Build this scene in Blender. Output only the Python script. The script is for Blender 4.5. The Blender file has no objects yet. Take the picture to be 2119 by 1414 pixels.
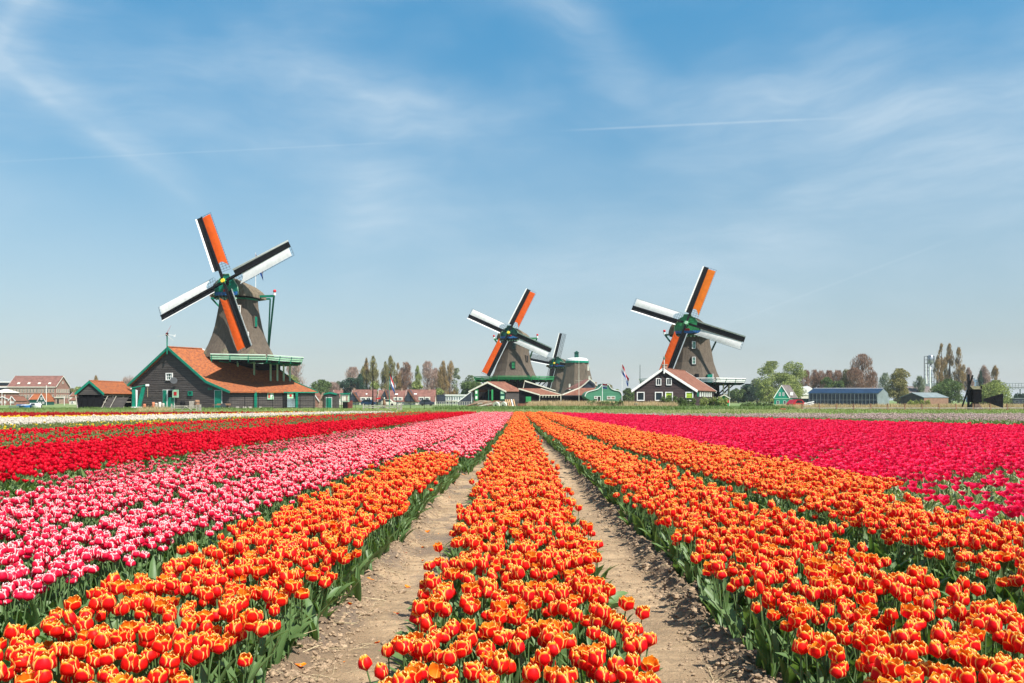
import bpy, math, random
import numpy as np
from mathutils import Vector, Matrix
random.seed(5); np.random.seed(5)
R = math.radians
sc = bpy.context.scene
# ------------------------------------------------------------ camera, sky, sun, exposure
F = 1650.0; VX = 1073.0; HY = 828.0; CZ = 1.4      # focal length, vanishing point (photo pixels), eye height
cd = bpy.data.cameras.new('camera'); cam = bpy.data.objects.new('camera', cd); sc.collection.objects.link(cam)
sc.camera = cam
cam.location = (0, 0, CZ); cam.rotation_euler = (R(90), 0, 0)
cd.lens = F/2119*36; cd.sensor_width = 36
cd.shift_x = -(VX-1059.5)/2119; cd.shift_y = (HY-707)/2119
cd.clip_start = .05; cd.clip_end = 9000
SUN_AZ, SUN_EL = R(46), R(54)                       # azimuth to the right of straight behind the camera
sun_dir = Vector((math.sin(SUN_AZ)*math.cos(SUN_EL), -math.cos(SUN_AZ)*math.cos(SUN_EL), math.sin(SUN_EL)))
sd = bpy.data.lights.new('sun', 'SUN'); sun = bpy.data.objects.new('sun', sd); sc.collection.objects.link(sun)
sd.energy = 4.6; sd.angle = R(.5); sd.color = (1, .955, .88)
sun.rotation_euler = sun_dir.to_track_quat('Z', 'Y').to_euler()
sc.view_settings.view_transform = 'Standard'; sc.view_settings.look = 'None'
sc.view_settings.exposure = 0.90; sc.view_settings.gamma = 1; sc.view_settings.use_curve_mapping = False
sc.cycles.max_bounces = 6; sc.cycles.transparent_max_bounces = 8; sc.cycles.use_denoising = True

class NT:
    """small node-tree helper"""
    def __init__(s, nt): s.nt = nt; s.N = nt.nodes; s.L = nt.links
    def n(s, t, **k):
        o = s.N.new(t)
        for a, b in k.items(): setattr(o, a, b)
        return o
    def put(s, sock, v):
        if isinstance(v, bpy.types.NodeSocket): s.L.new(v, sock)
        elif v is not None:
            if isinstance(v, (tuple, list)) and len(v) == 3 and sock.type == 'RGBA': v = (*v, 1)
            sock.default_value = v
    def math(s, op, a, b=None, c=None, clamp=False):
        o = s.n('ShaderNodeMath', operation=op, use_clamp=clamp)
        for i, v in enumerate((a, b, c)):
            if v is not None: s.put(o.inputs[i], v)
        return o.outputs[0]
    def vm(s, op, a, b=None):
        o = s.n('ShaderNodeVectorMath', operation=op); s.put(o.inputs[0], a)
        if b is not None: s.put(o.inputs[1], b)
        return o.outputs[1] if op in ('DOT_PRODUCT', 'LENGTH') else o.outputs[0]
    def mix(s, f, a, b, mode='MIX'):
        o = s.n('ShaderNodeMix', data_type='RGBA', blend_type=mode)
        s.put(o.inputs[0], f); s.put(o.inputs[6], a); s.put(o.inputs[7], b); return o.outputs[2]
    def rng(s, v, a, b, c=0., d=1., smooth=True):
        o = s.n('ShaderNodeMapRange', interpolation_type='SMOOTHSTEP' if smooth else 'LINEAR')
        for i, x in enumerate((v, a, b, c, d)): s.put(o.inputs[i], x)
        return o.outputs[0]
    def noise(s, vec, scale, detail=4, rough=.55, dist=0., dim='3D'):
        o = s.n('ShaderNodeTexNoise', noise_dimensions=dim); s.put(o.inputs['Vector'], vec)
        o.inputs['Scale'].default_value = scale; o.inputs['Detail'].default_value = detail
        o.inputs['Roughness'].default_value = rough; o.inputs['Distortion'].default_value = dist
        return o.outputs[0]
    def mapping(s, vec, loc=(0, 0, 0), rot=(0, 0, 0), scale=(1, 1, 1)):
        o = s.n('ShaderNodeMapping'); s.put(o.inputs[0], vec)
        o.inputs[1].default_value = loc; o.inputs[2].default_value = rot; o.inputs[3].default_value = scale
        return o.outputs[0]
    def comb(s, x, y, z=0.):
        o = s.n('ShaderNodeCombineXYZ')
        for i, v in enumerate((x, y, z)): s.put(o.inputs[i], v)
        return o.outputs[0]
    def sep(s, v):
        o = s.n('ShaderNodeSeparateXYZ'); s.put(o.inputs[0], v); return o.outputs

w = bpy.data.worlds.new('World'); sc.world = w; w.use_nodes = True
T = NT(w.node_tree); T.N.clear()
wo = T.n('ShaderNodeOutputWorld'); bg = T.n('ShaderNodeBackground'); T.L.new(bg.outputs[0], wo.inputs[0])
bg.inputs[1].default_value = 0.071
sky = T.n('ShaderNodeTexSky', sky_type='NISHITA', sun_disc=False)
sky.sun_elevation = SUN_EL; sky.sun_rotation = math.pi - SUN_AZ
sky.air_density = 1.0; sky.dust_density = .6; sky.ozone_density = 2.2; sky.altitude = 0
geo = T.n('ShaderNodeNewGeometry'); tc = T.n('ShaderNodeTexCoord')
d = tc.outputs['Generated']
dx, dy, dz = T.sep(d)
az = T.math('ARCTAN2', dx, dy); P = T.comb(T.math('MULTIPLY', az, 1.0), T.math('MULTIPLY', dz, 1.35))     # azimuth and height of the view direction
wp = T.noise(P, 2.6, 4)
wq = T.noise(T.vm('ADD', P, (7, 3, 0)), 2.6, 4)
P2 = T.vm('ADD', P, T.comb(T.math('MULTIPLY', T.math('SUBTRACT', wp, .5), .16), T.math('MULTIPLY', T.math('SUBTRACT', wq, .5), .16)))
big = T.rng(T.noise(T.mapping(P2, (1.3, 4.1, 0), (0, 0, R(-20)), (1.5, 2.6, 1)), 1.6, 4, .5), .38, .66)
str1 = T.rng(T.noise(T.mapping(P2, (0, 0, 0), (0, 0, R(-32)), (1.2, 4.4, 1)), 2.6, 10, .60), .34, .78)
str2 = T.rng(T.noise(T.mapping(P2, (3, 9, 0), (0, 0, R(14)), (1.0, 6.5, 1)), 2.6, 10, .66), .38, .82)
soft = T.noise(T.mapping(P2, scale=(1, 1.6, 1)), 5.0, 9, .62)
cl = T.math('MULTIPLY', big, T.math('ADD', T.math('MULTIPLY', str1, .42), T.math('ADD', T.math('MULTIPLY', str2, .30), T.math('MULTIPLY', soft, .42))))
cl = T.math('ADD', cl, T.math('MULTIPLY', T.rng(soft, .3, .8), .05))
# long plumes and contrails: bands along great circles through two sky directions
def pixdir(x, y): return Vector(((x-VX)/F, 1, (HY-y)/F)).normalized()
def band(p0, p1, width, amp, breakup=None, fade=.12):
    a, b = pixdir(*p0), pixdir(*p1)
    n = a.cross(b).normalized(); m = (a+b).normalized(); t = (b-a).normalized()
    half = (b-a).length/2
    off = T.vm('DOT_PRODUCT', d, tuple(n))
    if breakup: off = T.math('ADD', off, T.math('MULTIPLY', T.math('SUBTRACT', wp, .5), breakup*.45))
    s_ = T.rng(T.math('ABSOLUTE', off), 0., width, 1., 0.)
    al = T.rng(T.math('ABSOLUTE', T.vm('DOT_PRODUCT', d, tuple(t))), half*(1-fade), half*(1+fade), 1., 0.)
    fr = T.math('GREATER_THAN', T.vm('DOT_PRODUCT', d, tuple(m)), .3)
    return T.math('MULTIPLY', T.math('MULTIPLY', s_, al), T.math('MULTIPLY', fr, amp))
tex = T.math('ADD', .35, T.math('MULTIPLY', str1, 1.1))
pl = T.math('ADD', band((-120, 210), (110, -110), .045, 1.0, .04, .3), band((10, 90), (400, 430), .040, .55, .10, .35))
pl = T.math('ADD', pl, band((640, 160), (1180, 330), .07, .50, .35, .5))
pl = T.math('ADD', pl, band((1000, -120), (1350, 230), .06, .45, .25, .5))
pl = T.math('ADD', pl, band((1450, 250), (2250, 190), .07, .40, .25, .5))
pl = T.math('ADD', pl, band((820, 300), (700, 620), .07, .30, .3, .6))
pl = T.math('ADD', pl, band((1500, 600), (2260, 250), .09, .30, .30, .5))
cl = T.math('ADD', cl, T.math('MULTIPLY', pl, tex))
cl = T.math('ADD', cl, T.math('MULTIPLY', T.math('ADD', band((-15, 100), (70, -40), .012, .5, .02, .3), T.math('ADD', band((-10, 110), (150, 250), .011, .26, .03, .3), band((150, 240), (405, 425), .011, .24, .04, .3))), tex))
cl = T.math('ADD', cl, T.math('ADD', band((1200, 269), (1700, 246), .0022, .34, .004, .35), band((-60, 338), (800, 296), .0014, .22, .003, .4)))
cl = T.math('ADD', cl, band((1480, 680), (1960, 500), .0022, .16, .004, .5))
hz = T.rng(dz, -.02, .42, 1., 0.)
# grading of the clear sky: deeper blue overhead, pale veil near the horizon
skc = T.n('ShaderNodeHueSaturation'); T.L.new(sky.outputs[0], skc.inputs['Color'])
T.put(skc.inputs['Saturation'], T.rng(dz, 0., .45, .95, 1.30)); skc.inputs['Hue'].default_value = .490; skc.inputs['Value'].default_value = 1.0
grade = T.mix(T.rng(dz, .06, .46, smooth=False), (.80, .77, .77), (1.45, 1.58, 1.40))
base = T.mix(1.0, skc.outputs[0], grade, 'MULTIPLY')
veil = T.math('MULTIPLY', T.math('POWER', hz, 1.6), .40)
c1 = T.mix(veil, base, (4.1, 5.0, 5.5))
c2 = T.mix(T.math('MULTIPLY', T.math('MINIMUM', cl, 1.0), .54), c1, (5.3, 6.2, 6.9))
T.L.new(c2, bg.inputs[0])

# ------------------------------------------------------------ helpers
def link(o): sc.collection.objects.link(o); return o
def tag(o, label=None, cat=None, group=None, kind=None):
    if label: o['label'] = label
    if cat: o['category'] = cat
    if group: o['group'] = group
    if kind: o['kind'] = kind
    return o
def thing(name, label, cat, loc=(0, 0, 0), rz=0, group=None):
    o = link(bpy.data.objects.new(name, None)); o.location = loc; o.rotation_euler = (0, 0, rz); o.empty_display_size = .5
    return tag(o, label, cat, group)
def W(px, py, dd): return Vector(((px-VX)/F*dd, dd, CZ-(py-HY)/F*dd))
def WX(px, dd): return (px-VX)/F*dd
def WZ(py, dd): return CZ-(py-HY)/F*dd
def G(px, dd, z=0.): return Vector(((px-VX)/F*dd, dd, z))

class MB:
    def __init__(s): s.v = []; s.f = []; s.m = []
    def add(s, vs, fs, mi=0):
        b = len(s.v); s.v += [tuple(x) for x in vs]; s.f += [tuple(b+i for i in f) for f in fs]; s.m += [mi]*len(fs); return s
    def box(s, a, b, mi=0):
        x0, x1 = sorted((a[0], b[0])); y0, y1 = sorted((a[1], b[1])); z0, z1 = sorted((a[2], b[2]))
        return s.add([(x0, y0, z0), (x1, y0, z0), (x1, y1, z0), (x0, y1, z0), (x0, y0, z1), (x1, y0, z1), (x1, y1, z1), (x0, y1, z1)],
                     [(0, 3, 2, 1), (4, 5, 6, 7), (0, 1, 5, 4), (1, 2, 6, 5), (2, 3, 7, 6), (3, 0, 4, 7)], mi)
    def beam(s, a, b, w=.1, h=None, up=(0, 0, 1), mi=0, w2=None):
        a, b = Vector(a), Vector(b); h = h or w; d = (b-a).normalized(); up = Vector(up)
        if abs(d.dot(up)) > .98: up = Vector((1, 0, 0)) if abs(d.x) < .9 else Vector((0, 1, 0))
        x = d.cross(up).normalized(); y = x.cross(d).normalized(); k = 1 if w2 is None else w2/w
        vs = [a-x*w/2-y*h/2, a+x*w/2-y*h/2, a+x*w/2+y*h/2, a-x*w/2+y*h/2]
        vs += [b-(x*w/2+y*h/2)*k, b+(x*w/2-y*h/2)*k, b+(x*w/2+y*h/2)*k, b-(x*w/2-y*h/2)*k]
        return s.add(vs, [(3, 2, 1, 0), (4, 5, 6, 7), (0, 1, 5, 4), (1, 2, 6, 5), (2, 3, 7, 6), (3, 0, 4, 7)], mi)
    def tube(s, pts, rs, n=8, mi=0, cap=True):
        pts = [Vector(p) for p in pts]; b = len(s.v)
        for i, p in enumerate(pts):
            t = (pts[min(i+1, len(pts)-1)]-pts[max(i-1, 0)]).normalized()
            u = t.cross(Vector((0, 0, 1)) if abs(t.z) < .95 else Vector((1, 0, 0))).normalized(); v = t.cross(u)
            r = rs[i] if isinstance(rs, (list, tuple)) else rs
            for k in range(n):
                a = 2*math.pi*k/n; s.v.append(tuple(p+u*math.cos(a)*r+v*math.sin(a)*r))
        for i in range(len(pts)-1):
            for k in range(n):
                s.f.append((b+i*n+k, b+i*n+(k+1) % n, b+(i+1)*n+(k+1) % n, b+(i+1)*n+k)); s.m.append(mi)
        if cap:
            s.f.append(tuple(b+k for k in range(n))[::-1]); s.m.append(mi)
            e = b+(len(pts)-1)*n; s.f.append(tuple(e+k for k in range(n))); s.m.append(mi)
        return s
    def prism(s, poly, d, mi=0):
        """poly: list of 3D points, extruded by vector d"""
        n = len(poly); d = Vector(d); vs = [Vector(p) for p in poly]+[Vector(p)+d for p in poly]
        nr = Vector((0, 0, 0))
        for i in range(n): nr += Vector(vs[i]).cross(Vector(vs[(i+1) % n]))
        fs = [tuple(range(n)), tuple(range(2*n-1, n-1, -1))]+[(i, i+n, (i+1) % n+n, (i+1) % n) for i in range(n)]
        if nr.dot(d) > 0: fs = [f[::-1] for f in fs]
        return s.add(vs, fs, mi)
    def lathe(s, prof, c=(0, 0, 0), n=12, mi=0, rot=0., sx=1., sy=1.):
        b = len(s.v); c = Vector(c)
        for (z, r) in prof:
            for k in range(n):
                a = rot+2*math.pi*k/n; s.v.append((c.x+r*sx*math.cos(a), c.y+r*sy*math.sin(a), c.z+z))
        for i in range(len(prof)-1):
            for k in range(n):
                s.f.append((b+i*n+k, b+i*n+(k+1) % n, b+(i+1)*n+(k+1) % n, b+(i+1)*n+k)); s.m.append(mi)
        s.f.append(tuple(b+k for k in range(n))[::-1]); s.m.append(mi)
        e = b+(len(prof)-1)*n; s.f.append(tuple(e+k for k in range(n))); s.m.append(mi)
        return s
    def mesh(s, name, mats, smooth=False):
        me = bpy.data.meshes.new(name); me.from_pydata(s.v, [], s.f)
        for m in (mats if isinstance(mats, (list, tuple)) else [mats]): me.materials.append(m)
        if any(s.m): me.polygons.foreach_set('material_index', s.m)
        if smooth: me.polygons.foreach_set('use_smooth', [True]*len(s.f))
        me.update(); return me
    def build(s, name, mats, parent=None, smooth=False):
        o = link(bpy.data.objects.new(name, s.mesh(name, mats, smooth))); o.parent = parent; return o

def mat(name, col, rough=.8, var=.25, vs=3., stretch=(1, 1, 1), bump=0., bs=20., col2=None, spot=None, metallic=0., spec=.3, grid=None, translucent=0.):
    m = bpy.data.materials.new(name); m.use_nodes = True; t = NT(m.node_tree); t.N.clear()
    out = t.n('ShaderNodeOutputMaterial'); b = t.n('ShaderNodeBsdfPrincipled')
    b.inputs['Roughness'].default_value = rough; b.inputs['Metallic'].default_value = metallic
    b.inputs['Specular IOR Level'].default_value = spec
    co = t.mapping(t.n('ShaderNodeTexCoord').outputs['Object'], scale=stretch)
    rnd = t.n('ShaderNodeObjectInfo').outputs['Random']
    co = t.vm('ADD', co, t.comb(t.math('MULTIPLY', rnd, 37.), t.math('MULTIPLY', rnd, 11.), t.math('MULTIPLY', rnd, 5.)))
    n1 = t.noise(co, vs, 5, .6)
    c2 = col2 or tuple(x*(1-var*1.6) for x in col); hi = tuple(min(1, x*(1+var*.8)) for x in col)
    c = t.mix(t.rng(n1, .3, .7), c2, hi)
    c = t.mix(t.math('MULTIPLY', t.math('SUBTRACT', rnd, .3), var*.8), c, tuple(x*.6 for x in col))
    if spot:
        c = t.mix(t.rng(t.noise(co, spot[1], 3, .5), spot[2], spot[2]+.08, 0., spot[3]), c, spot[0])
    if grid:   # regular courses, (scale_along, strength): adds fine darker joint lines along z and x
        wv = t.n('ShaderNodeTexWave', wave_type='BANDS', bands_direction=grid[2]); t.put(wv.inputs[0], co)
        wv.inputs['Scale'].default_value = grid[0]; wv.inputs['Distortion'].default_value = .4
        c = t.mix(t.math('MULTIPLY', t.rng(wv.outputs[1], .0, .45, 1., 0.), grid[1]), c, tuple(x*.4 for x in col))
    t.put(b.inputs['Base Color'], c)
    if bump:
        bn = t.n('ShaderNodeBump'); bn.inputs['Strength'].default_value = bump; bn.inputs['Distance'].default_value = .05
        t.put(bn.inputs['Height'], t.noise(co, bs, 5, .65)); t.put(b.inputs['Normal'], bn.outputs[0])
    sh = b.outputs[0]
    if translucent:
        tr = t.n('ShaderNodeBsdfTranslucent'); t.put(tr.inputs[0], c)
        mx = t.n('ShaderNodeMixShader'); mx.inputs[0].default_value = translucent
        t.L.new(sh, mx.inputs[1]); t.L.new(tr.outputs[0], mx.inputs[2]); sh = mx.outputs[0]
    t.L.new(sh, out.inputs[0]); return m
# ------------------------------------------------------------ ground
def vnoise(x, y, seed=0):
    x = np.asarray(x, float); y = np.asarray(y, float)
    xi = np.floor(x).astype(np.int64); yi = np.floor(y).astype(np.int64); fx = x-xi; fy = y-yi
    def h(a, b):
        n = (a*374761393+b*668265263+seed*1442695041) & 0xffffffff
        n = ((n ^ (n >> 13))*1274126177) & 0xffffffff
        return ((n ^ (n >> 16)) & 0xffff)/65535.
    sx = fx*fx*(3-2*fx); sy = fy*fy*(3-2*fy)
    return (h(xi, yi)*(1-sx)+h(xi+1, yi)*sx)*(1-sy)+(h(xi, yi+1)*(1-sx)+h(xi+1, yi+1)*sx)*sy
def fbm(x, y, f, o=4, seed=0, g=.55):
    s = 0; a = 1; t = 0
    for i in range(o): s = s+a*vnoise(x*f+i*17.3, y*f+i*9.1, seed+i); t += a; a *= g; f *= 2.03
    return s/t
def grid_mesh(name, xs, ys, zf, m, smooth=True):
    X, Y = np.meshgrid(xs, ys); Z = zf(X, Y); nx, ny = len(xs), len(ys)
    co = np.stack([X, Y, Z], -1).reshape(-1, 3)
    i = np.arange((ny-1)*(nx-1)); r = i//(nx-1); c = i % (nx-1); a = r*nx+c
    fc = np.stack([a, a+1, a+nx+1, a+nx], -1)
    me = bpy.data.meshes.new(name); me.vertices.add(len(co)); me.vertices.foreach_set('co', co.ravel())
    me.loops.add(fc.size); me.loops.foreach_set('vertex_index', fc.ravel().astype(np.int32))
    me.polygons.add(len(fc)); me.polygons.foreach_set('loop_start', np.arange(len(fc), dtype=np.int32)*4)
    me.polygons.foreach_set('use_smooth', np.full(len(fc), smooth)); me.materials.append(m); me.update(calc_edges=True); me.validate()
    return link(bpy.data.objects.new(name, me))
def soil_material(name, dry, damp, crumb=1., banks=False):
    m = bpy.data.materials.new(name); m.use_nodes = True; t = NT(m.node_tree); t.N.clear()
    out = t.n('ShaderNodeOutputMaterial'); b = t.n('ShaderNodeBsdfPrincipled'); t.L.new(b.outputs[0], out.inputs[0])
    co = t.n('ShaderNodeTexCoord').outputs['Object']
    st = t.mapping(co, scale=(.45, 2.8, 1))
    n1 = t.noise(co, 1.1, 5, .6); n2 = t.noise(st, 5.5, 6, .65); n3 = t.noise(co, 60, 4, .7)
    c = t.mix(t.rng(n1, .36, .62), damp, dry)
    c = t.mix(t.math('MULTIPLY', t.rng(n2, .44, .62), .8), c, tuple(x*.56 for x in dry))
    c = t.mix(t.math('MULTIPLY', t.rng(n3, .52, .7), .35*crumb), c, tuple(x*.45 for x in dry))
    c = t.mix(t.math('MULTIPLY', t.rng(t.noise(co, 23, 4, .6), .58, .7), .30), c, tuple(min(1, x*1.35) for x in dry))
    rough = t.rng(n1, .3, .5, .62, .95)
    if banks:      # loose darker earth thrown up along the bed edges, damp hollows in the left path
        x_, y_, _ = t.sep(co)
        bx = t.math('ADD', t.math('ABSOLUTE', x_), t.math('MULTIPLY', t.math('SUBTRACT', t.noise(co, 5, 5, .65), .5), .42))
        c = t.mix(t.math('MULTIPLY', t.rng(bx, .86, 1.02), .82), c, (.17, .12, .08))
        wet = t.math('MULTIPLY', t.rng(t.noise(t.mapping(co, (3, 1, 0), scale=(1.2, .8, 1)), 2.3, 4, .6), .50, .62), t.rng(x_, -.2, -.5))
        c = t.mix(t.math('MULTIPLY', wet, .6), c, (.16, .12, .09)); rough = t.math('SUBTRACT', rough, t.math('MULTIPLY', wet, .35))
    t.put(b.inputs['Base Color'], c); t.put(b.inputs['Roughness'], rough)
    b.inputs['Specular IOR Level'].default_value = .25
    bn = t.n('ShaderNodeBump'); bn.inputs['Strength'].default_value = 1.; bn.inputs['Distance'].default_value = .022
    t.put(bn.inputs['Height'], t.math('ADD', t.noise(co, 38, 7, .72), t.math('MULTIPLY', n2, .8)))
    t.put(b.inputs['Normal'], bn.outputs[0]); return m
M_dirt = soil_material('dirt', (.46, .325, .195), (.29, .20, .118), 1.3, True)
M_soil = soil_material('dark soil', (.20, .14, .09), (.12, .085, .055), 1.6)
M_grassland = mat('grassland', (.13, .20, .055), .95, .35, .35, (1, 1, 1), .4, 9, col2=(.09, .13, .04), spot=((.26, .24, .12), .12, .5, .45))
g = MB(); g.add([(-4000, -150, 0), (4000, -150, 0), (4000, 7000, 0), (-4000, 7000, 0)], [(0, 1, 2, 3)])
tag(g.build('ground', M_grassland), kind='structure')
# bed edges (x): centre -.5..+.5, left bed -2.05..-.95, right bed .98..2.2
FZ = .12      # the field lies a little above the land behind it
def ground_h(X, Y):
    base = .02+.05*fbm(X, Y, 9, 4, 3)+.035*(fbm(X, Y, 32, 3, 8)-.5)
    A = np.abs(X)+.07*(fbm(X*0+np.sign(X)*3, Y, 1.1, 3, 4)-.5)*2+.05*(fbm(X, Y, 7, 3, 14)-.5)
    t = np.clip(np.maximum((A-.86)/.30, (.56-A)/.14), 0, 1); p = t*t*(3-2*t)
    ripple = .022*(fbm(X*.5, Y*2.1, 5, 4, 21)-.5)+.03*(fbm(X, Y, 2.2, 3, 31)-.5)+.026*(fbm(X, Y, 24, 4, 41, .7)-.5)
    bank = .085*np.exp(-((p-.6)/.4)**2)*np.maximum(0, fbm(X, Y, 11, 5, 51, .7)-.22)*2
    return FZ+.012+(1-p)*(-.004+ripple)+p*base+bank*np.clip(p*4, 0, 1)*np.clip((1-p)*4+.2, 0, 1)
ysn = np.concatenate([np.arange(1.1, 7, .022), np.arange(7, 16, .05), np.arange(16, 60.01, .35)])
def path_grid(name, x0, x1, m, kind='structure'):
    xs = np.arange(x0, x1+.001, .022); o = grid_mesh(name, xs, ysn, ground_h, m); return tag(o, kind=kind)
path_grid('dirt_path', -1.24, -.36, M_dirt); path_grid('dirt_path', .36, 1.32, M_dirt)
path_grid('soil', -.36, .36, M_soil); path_grid('soil', -2.3, -1.24, M_soil); path_grid('soil', 1.32, 2.5, M_soil)
g = MB()
g.box((-62, .6, -.2), (-2.3, 59.5, FZ+.012)); g.box((2.5, .6, -.2), (62, 59.5, FZ+.012)); g.box((-2.3, .6, -.2), (2.5, 59.5, FZ-.06))
tag(g.build('soil', M_soil), kind='structure')

# ------------------------------------------------------------ plant materials
def leaf_material(name, a, b_, pale=None, tr=.25):
    m = bpy.data.materials.new(name); m.use_nodes = True; t = NT(m.node_tree); t.N.clear()
    out = t.n('ShaderNodeOutputMaterial'); b = t.n('ShaderNodeBsdfPrincipled')
    rnd = t.n('ShaderNodeObjectInfo').outputs['Random']
    u, v, _ = t.sep(t.n('ShaderNodeUVMap').outputs[0])
    co = t.n('ShaderNodeTexCoord').outputs['Object']
    st = t.noise(t.comb(t.math('MULTIPLY', u, 9.), t.math('MULTIPLY', v, .8), rnd), 3, 3)
    c = t.mix(rnd, a, b_); c = t.mix(t.math('MULTIPLY', t.rng(st, .4, .6), .4), c, tuple(x*1.5 for x in b_))
    if pale: c = t.mix(t.rng(t.math('ABSOLUTE', t.math('SUBTRACT', u, .5)), .22, .36), c, pale)
    t.put(b.inputs['Base Color'], c); b.inputs['Roughness'].default_value = .48; b.inputs['Specular IOR Level'].default_value = .4
    tr_ = t.n('ShaderNodeBsdfTranslucent'); t.put(tr_.inputs[0], t.mix(1., c, (1.2, 1.3, .5), 'MULTIPLY'))
    mx = t.n('ShaderNodeMixShader'); mx.inputs[0].default_value = tr
    t.L.new(b.outputs[0], mx.inputs[1]); t.L.new(tr_.outputs[0], mx.inputs[2]); t.L.new(mx.outputs[0], out.inputs[0]); return m
M_leaf = leaf_material('tulip leaf', (.080, .150, .045), (.125, .205, .075), tr=.32)
M_leaf_pale = leaf_material('variegated leaf', (.10, .17, .06), (.13, .20, .08), (.42, .45, .25))
M_leaf_soft = leaf_material('soft leaf', (.12, .19, .06), (.16, .22, .07))
def petal_material(name, body, body2, edge, rim, we=(.10, .42), topw=1.0, inner=None, tr=.34):
    """u across the petal, v from base to tip; body colour runs into the edge colour, thin pale rim"""
    m = bpy.data.materials.new(name); m.use_nodes = True; t = NT(m.node_tree); t.N.clear()
    out = t.n('ShaderNodeOutputMaterial'); b = t.n('ShaderNodeBsdfPrincipled')
    rnd = t.n('ShaderNodeObjectInfo').outputs['Random']
    u, v, _ = t.sep(t.n('ShaderNodeUVMap').outputs[0])
    e = t.math('SUBTRACT', 1., t.math('MULTIPLY', t.math('ABSOLUTE', t.math('SUBTRACT', u, .5)), 2.))   # 1 on the midrib, 0 at the edge
    ev = t.math('MULTIPLY', t.math('SUBTRACT', 1., v), 2.2)
    e = t.math('MINIMUM', e, ev)
    nz = t.noise(t.comb(t.math('MULTIPLY', u, 14.), v, t.math('MULTIPLY', rnd, 31.)), 2.2, 3)
    e2 = t.math('ADD', e, t.math('MULTIPLY', t.math('SUBTRACT', nz, .5), .28))
    wide = t.math('MULTIPLY', t.math('ADD', .28, t.math('MULTIPLY', t.math('POWER', v, 3.0), 1.4*topw)), t.math('ADD', .8, t.math('MULTIPLY', rnd, .45)))
    k = t.rng(t.math('DIVIDE', e2, wide), we[0], we[1], 1., 0.)
    c = t.mix(rnd, body, body2)
    c = t.mix(t.math('MULTIPLY', t.rng(nz, .35, .65), .25), c, tuple(x*.6 for x in body))
    c = t.mix(k, c, edge)
    c = t.mix(t.rng(t.math('DIVIDE', e, t.math('ADD', .7, v)), .04, .11, .85, 0.), c, rim)
    if inner:
        bf = t.n('ShaderNodeNewGeometry').outputs['Backfacing']
        c = t.mix(t.math('MULTIPLY', bf, .55), c, inner)
    t.put(b.inputs['Base Color'], c); b.inputs['Roughness'].default_value = .5; b.inputs['Specular IOR Level'].default_value = .2
    tr_ = t.n('ShaderNodeBsdfTranslucent'); t.put(tr_.inputs[0], c)
    mx = t.n('ShaderNodeMixShader'); mx.inputs[0].default_value = tr
    t.L.new(b.outputs[0], mx.inputs[1]); t.L.new(tr_.outputs[0], mx.inputs[2]); t.L.new(mx.outputs[0], out.inputs[0]); return m
M_orange = petal_material('red and yellow petal', (.86, .012, .005), (.78, .006, .014), (.99, .44, .022), (.99, .70, .26), (.05, .48), .95, (.98, .40, .015))
M_pink = petal_material('pink and white petal', (.80, .008, .055), (.74, .006, .045), (.94, .50, .48), (.97, .86, .82), (.06, .42), .95, (.90, .50, .48))
M_pink_dk = petal_material('deep pink petal with white rim', (.66, .010, .045), (.60, .008, .035), (.84, .36, .36), (.94, .78, .74), (.04, .26), .55, (.72, .22, .28))
M_red = petal_material('red petal', (.76, .0008, .016), (.70, .0008, .022), (.80, .002, .03), (.82, .008, .04), (.05, .2))
M_rose = petal_material('rose red petal', (.95, .004, .085), (.90, .003, .07), (.97, .025, .12), (.98, .12, .24), (.05, .35))
M_yellow = petal_material('yellow petal', (.88, .58, .02), (.90, .62, .02), (.90, .66, .04), (.9, .7, .1))
M_white = petal_material('white petal', (.80, .71, .60), (.76, .66, .58), (.82, .74, .62), (.82, .74, .62))
M_dark = petal_material('dark red petal', (.42, .008, .012), (.46, .01, .015), (.5, .02, .02), (.5, .02, .02))
M_lilac = petal_material('pale lilac petal', (.62, .42, .40), (.58, .44, .36), (.68, .54, .48), (.68, .56, .5))
M_dry = mat('withered petal', (.30, .03, .04), .8, .3, 30)

# ------------------------------------------------------------ tulip geometry
def petal_geo(th, Rm, H, opn, w0, nu=4, nv=5, lean=0., tip=0., seed=0):
    """one cupped petal round the z axis at angle th; returns verts, faces, uvs (per vertex)"""
    rs = random.Random(seed); vs = []; uv = []; fs = []
    jr = rs.uniform(-.05, .05); jt = rs.uniform(-.06, .06); notch = rs.uniform(.0, .05)
    for j in range(nv+1):
        v = math.sin(j/nv*math.pi/2)**.9 if j < nv else 1.
        if v < .42: r = Rm*(.12+.88*math.sqrt(max(0, 1-(1-v/.42)**2)))
        else: r = Rm*(1+(opn+jr)*((v-.42)/.58)**1.9)
        wv = w0*(.30+.70*math.sin(min(1, v/.5)*math.pi/2)) if v < .5 else w0*math.sqrt(max(.0, 1-((v-.5)/.5)**3.6))
        wv = max(wv, .16)
        for i in range(nu+1):
            u = -1+2*i/nu
            a = th+u*wv+jt*v
            rr = r*(1-.07*u*u*(1 if v > .3 else 0)+lean)
            z = H*(v**.95)*(1-.10*u*u*v*v)+tip*v*v-(notch*H*(1-abs(u)) if j == nv else 0)*.5
            vs.append((rr*math.cos(a), rr*math.sin(a), z)); uv.append((i/nu, v))
    for j in range(nv):
        for i in range(nu):
            a = j*(nu+1)+i; fs.append((a, a+1, a+nu+2, a+nu+1))
    return vs, fs, uv
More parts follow.
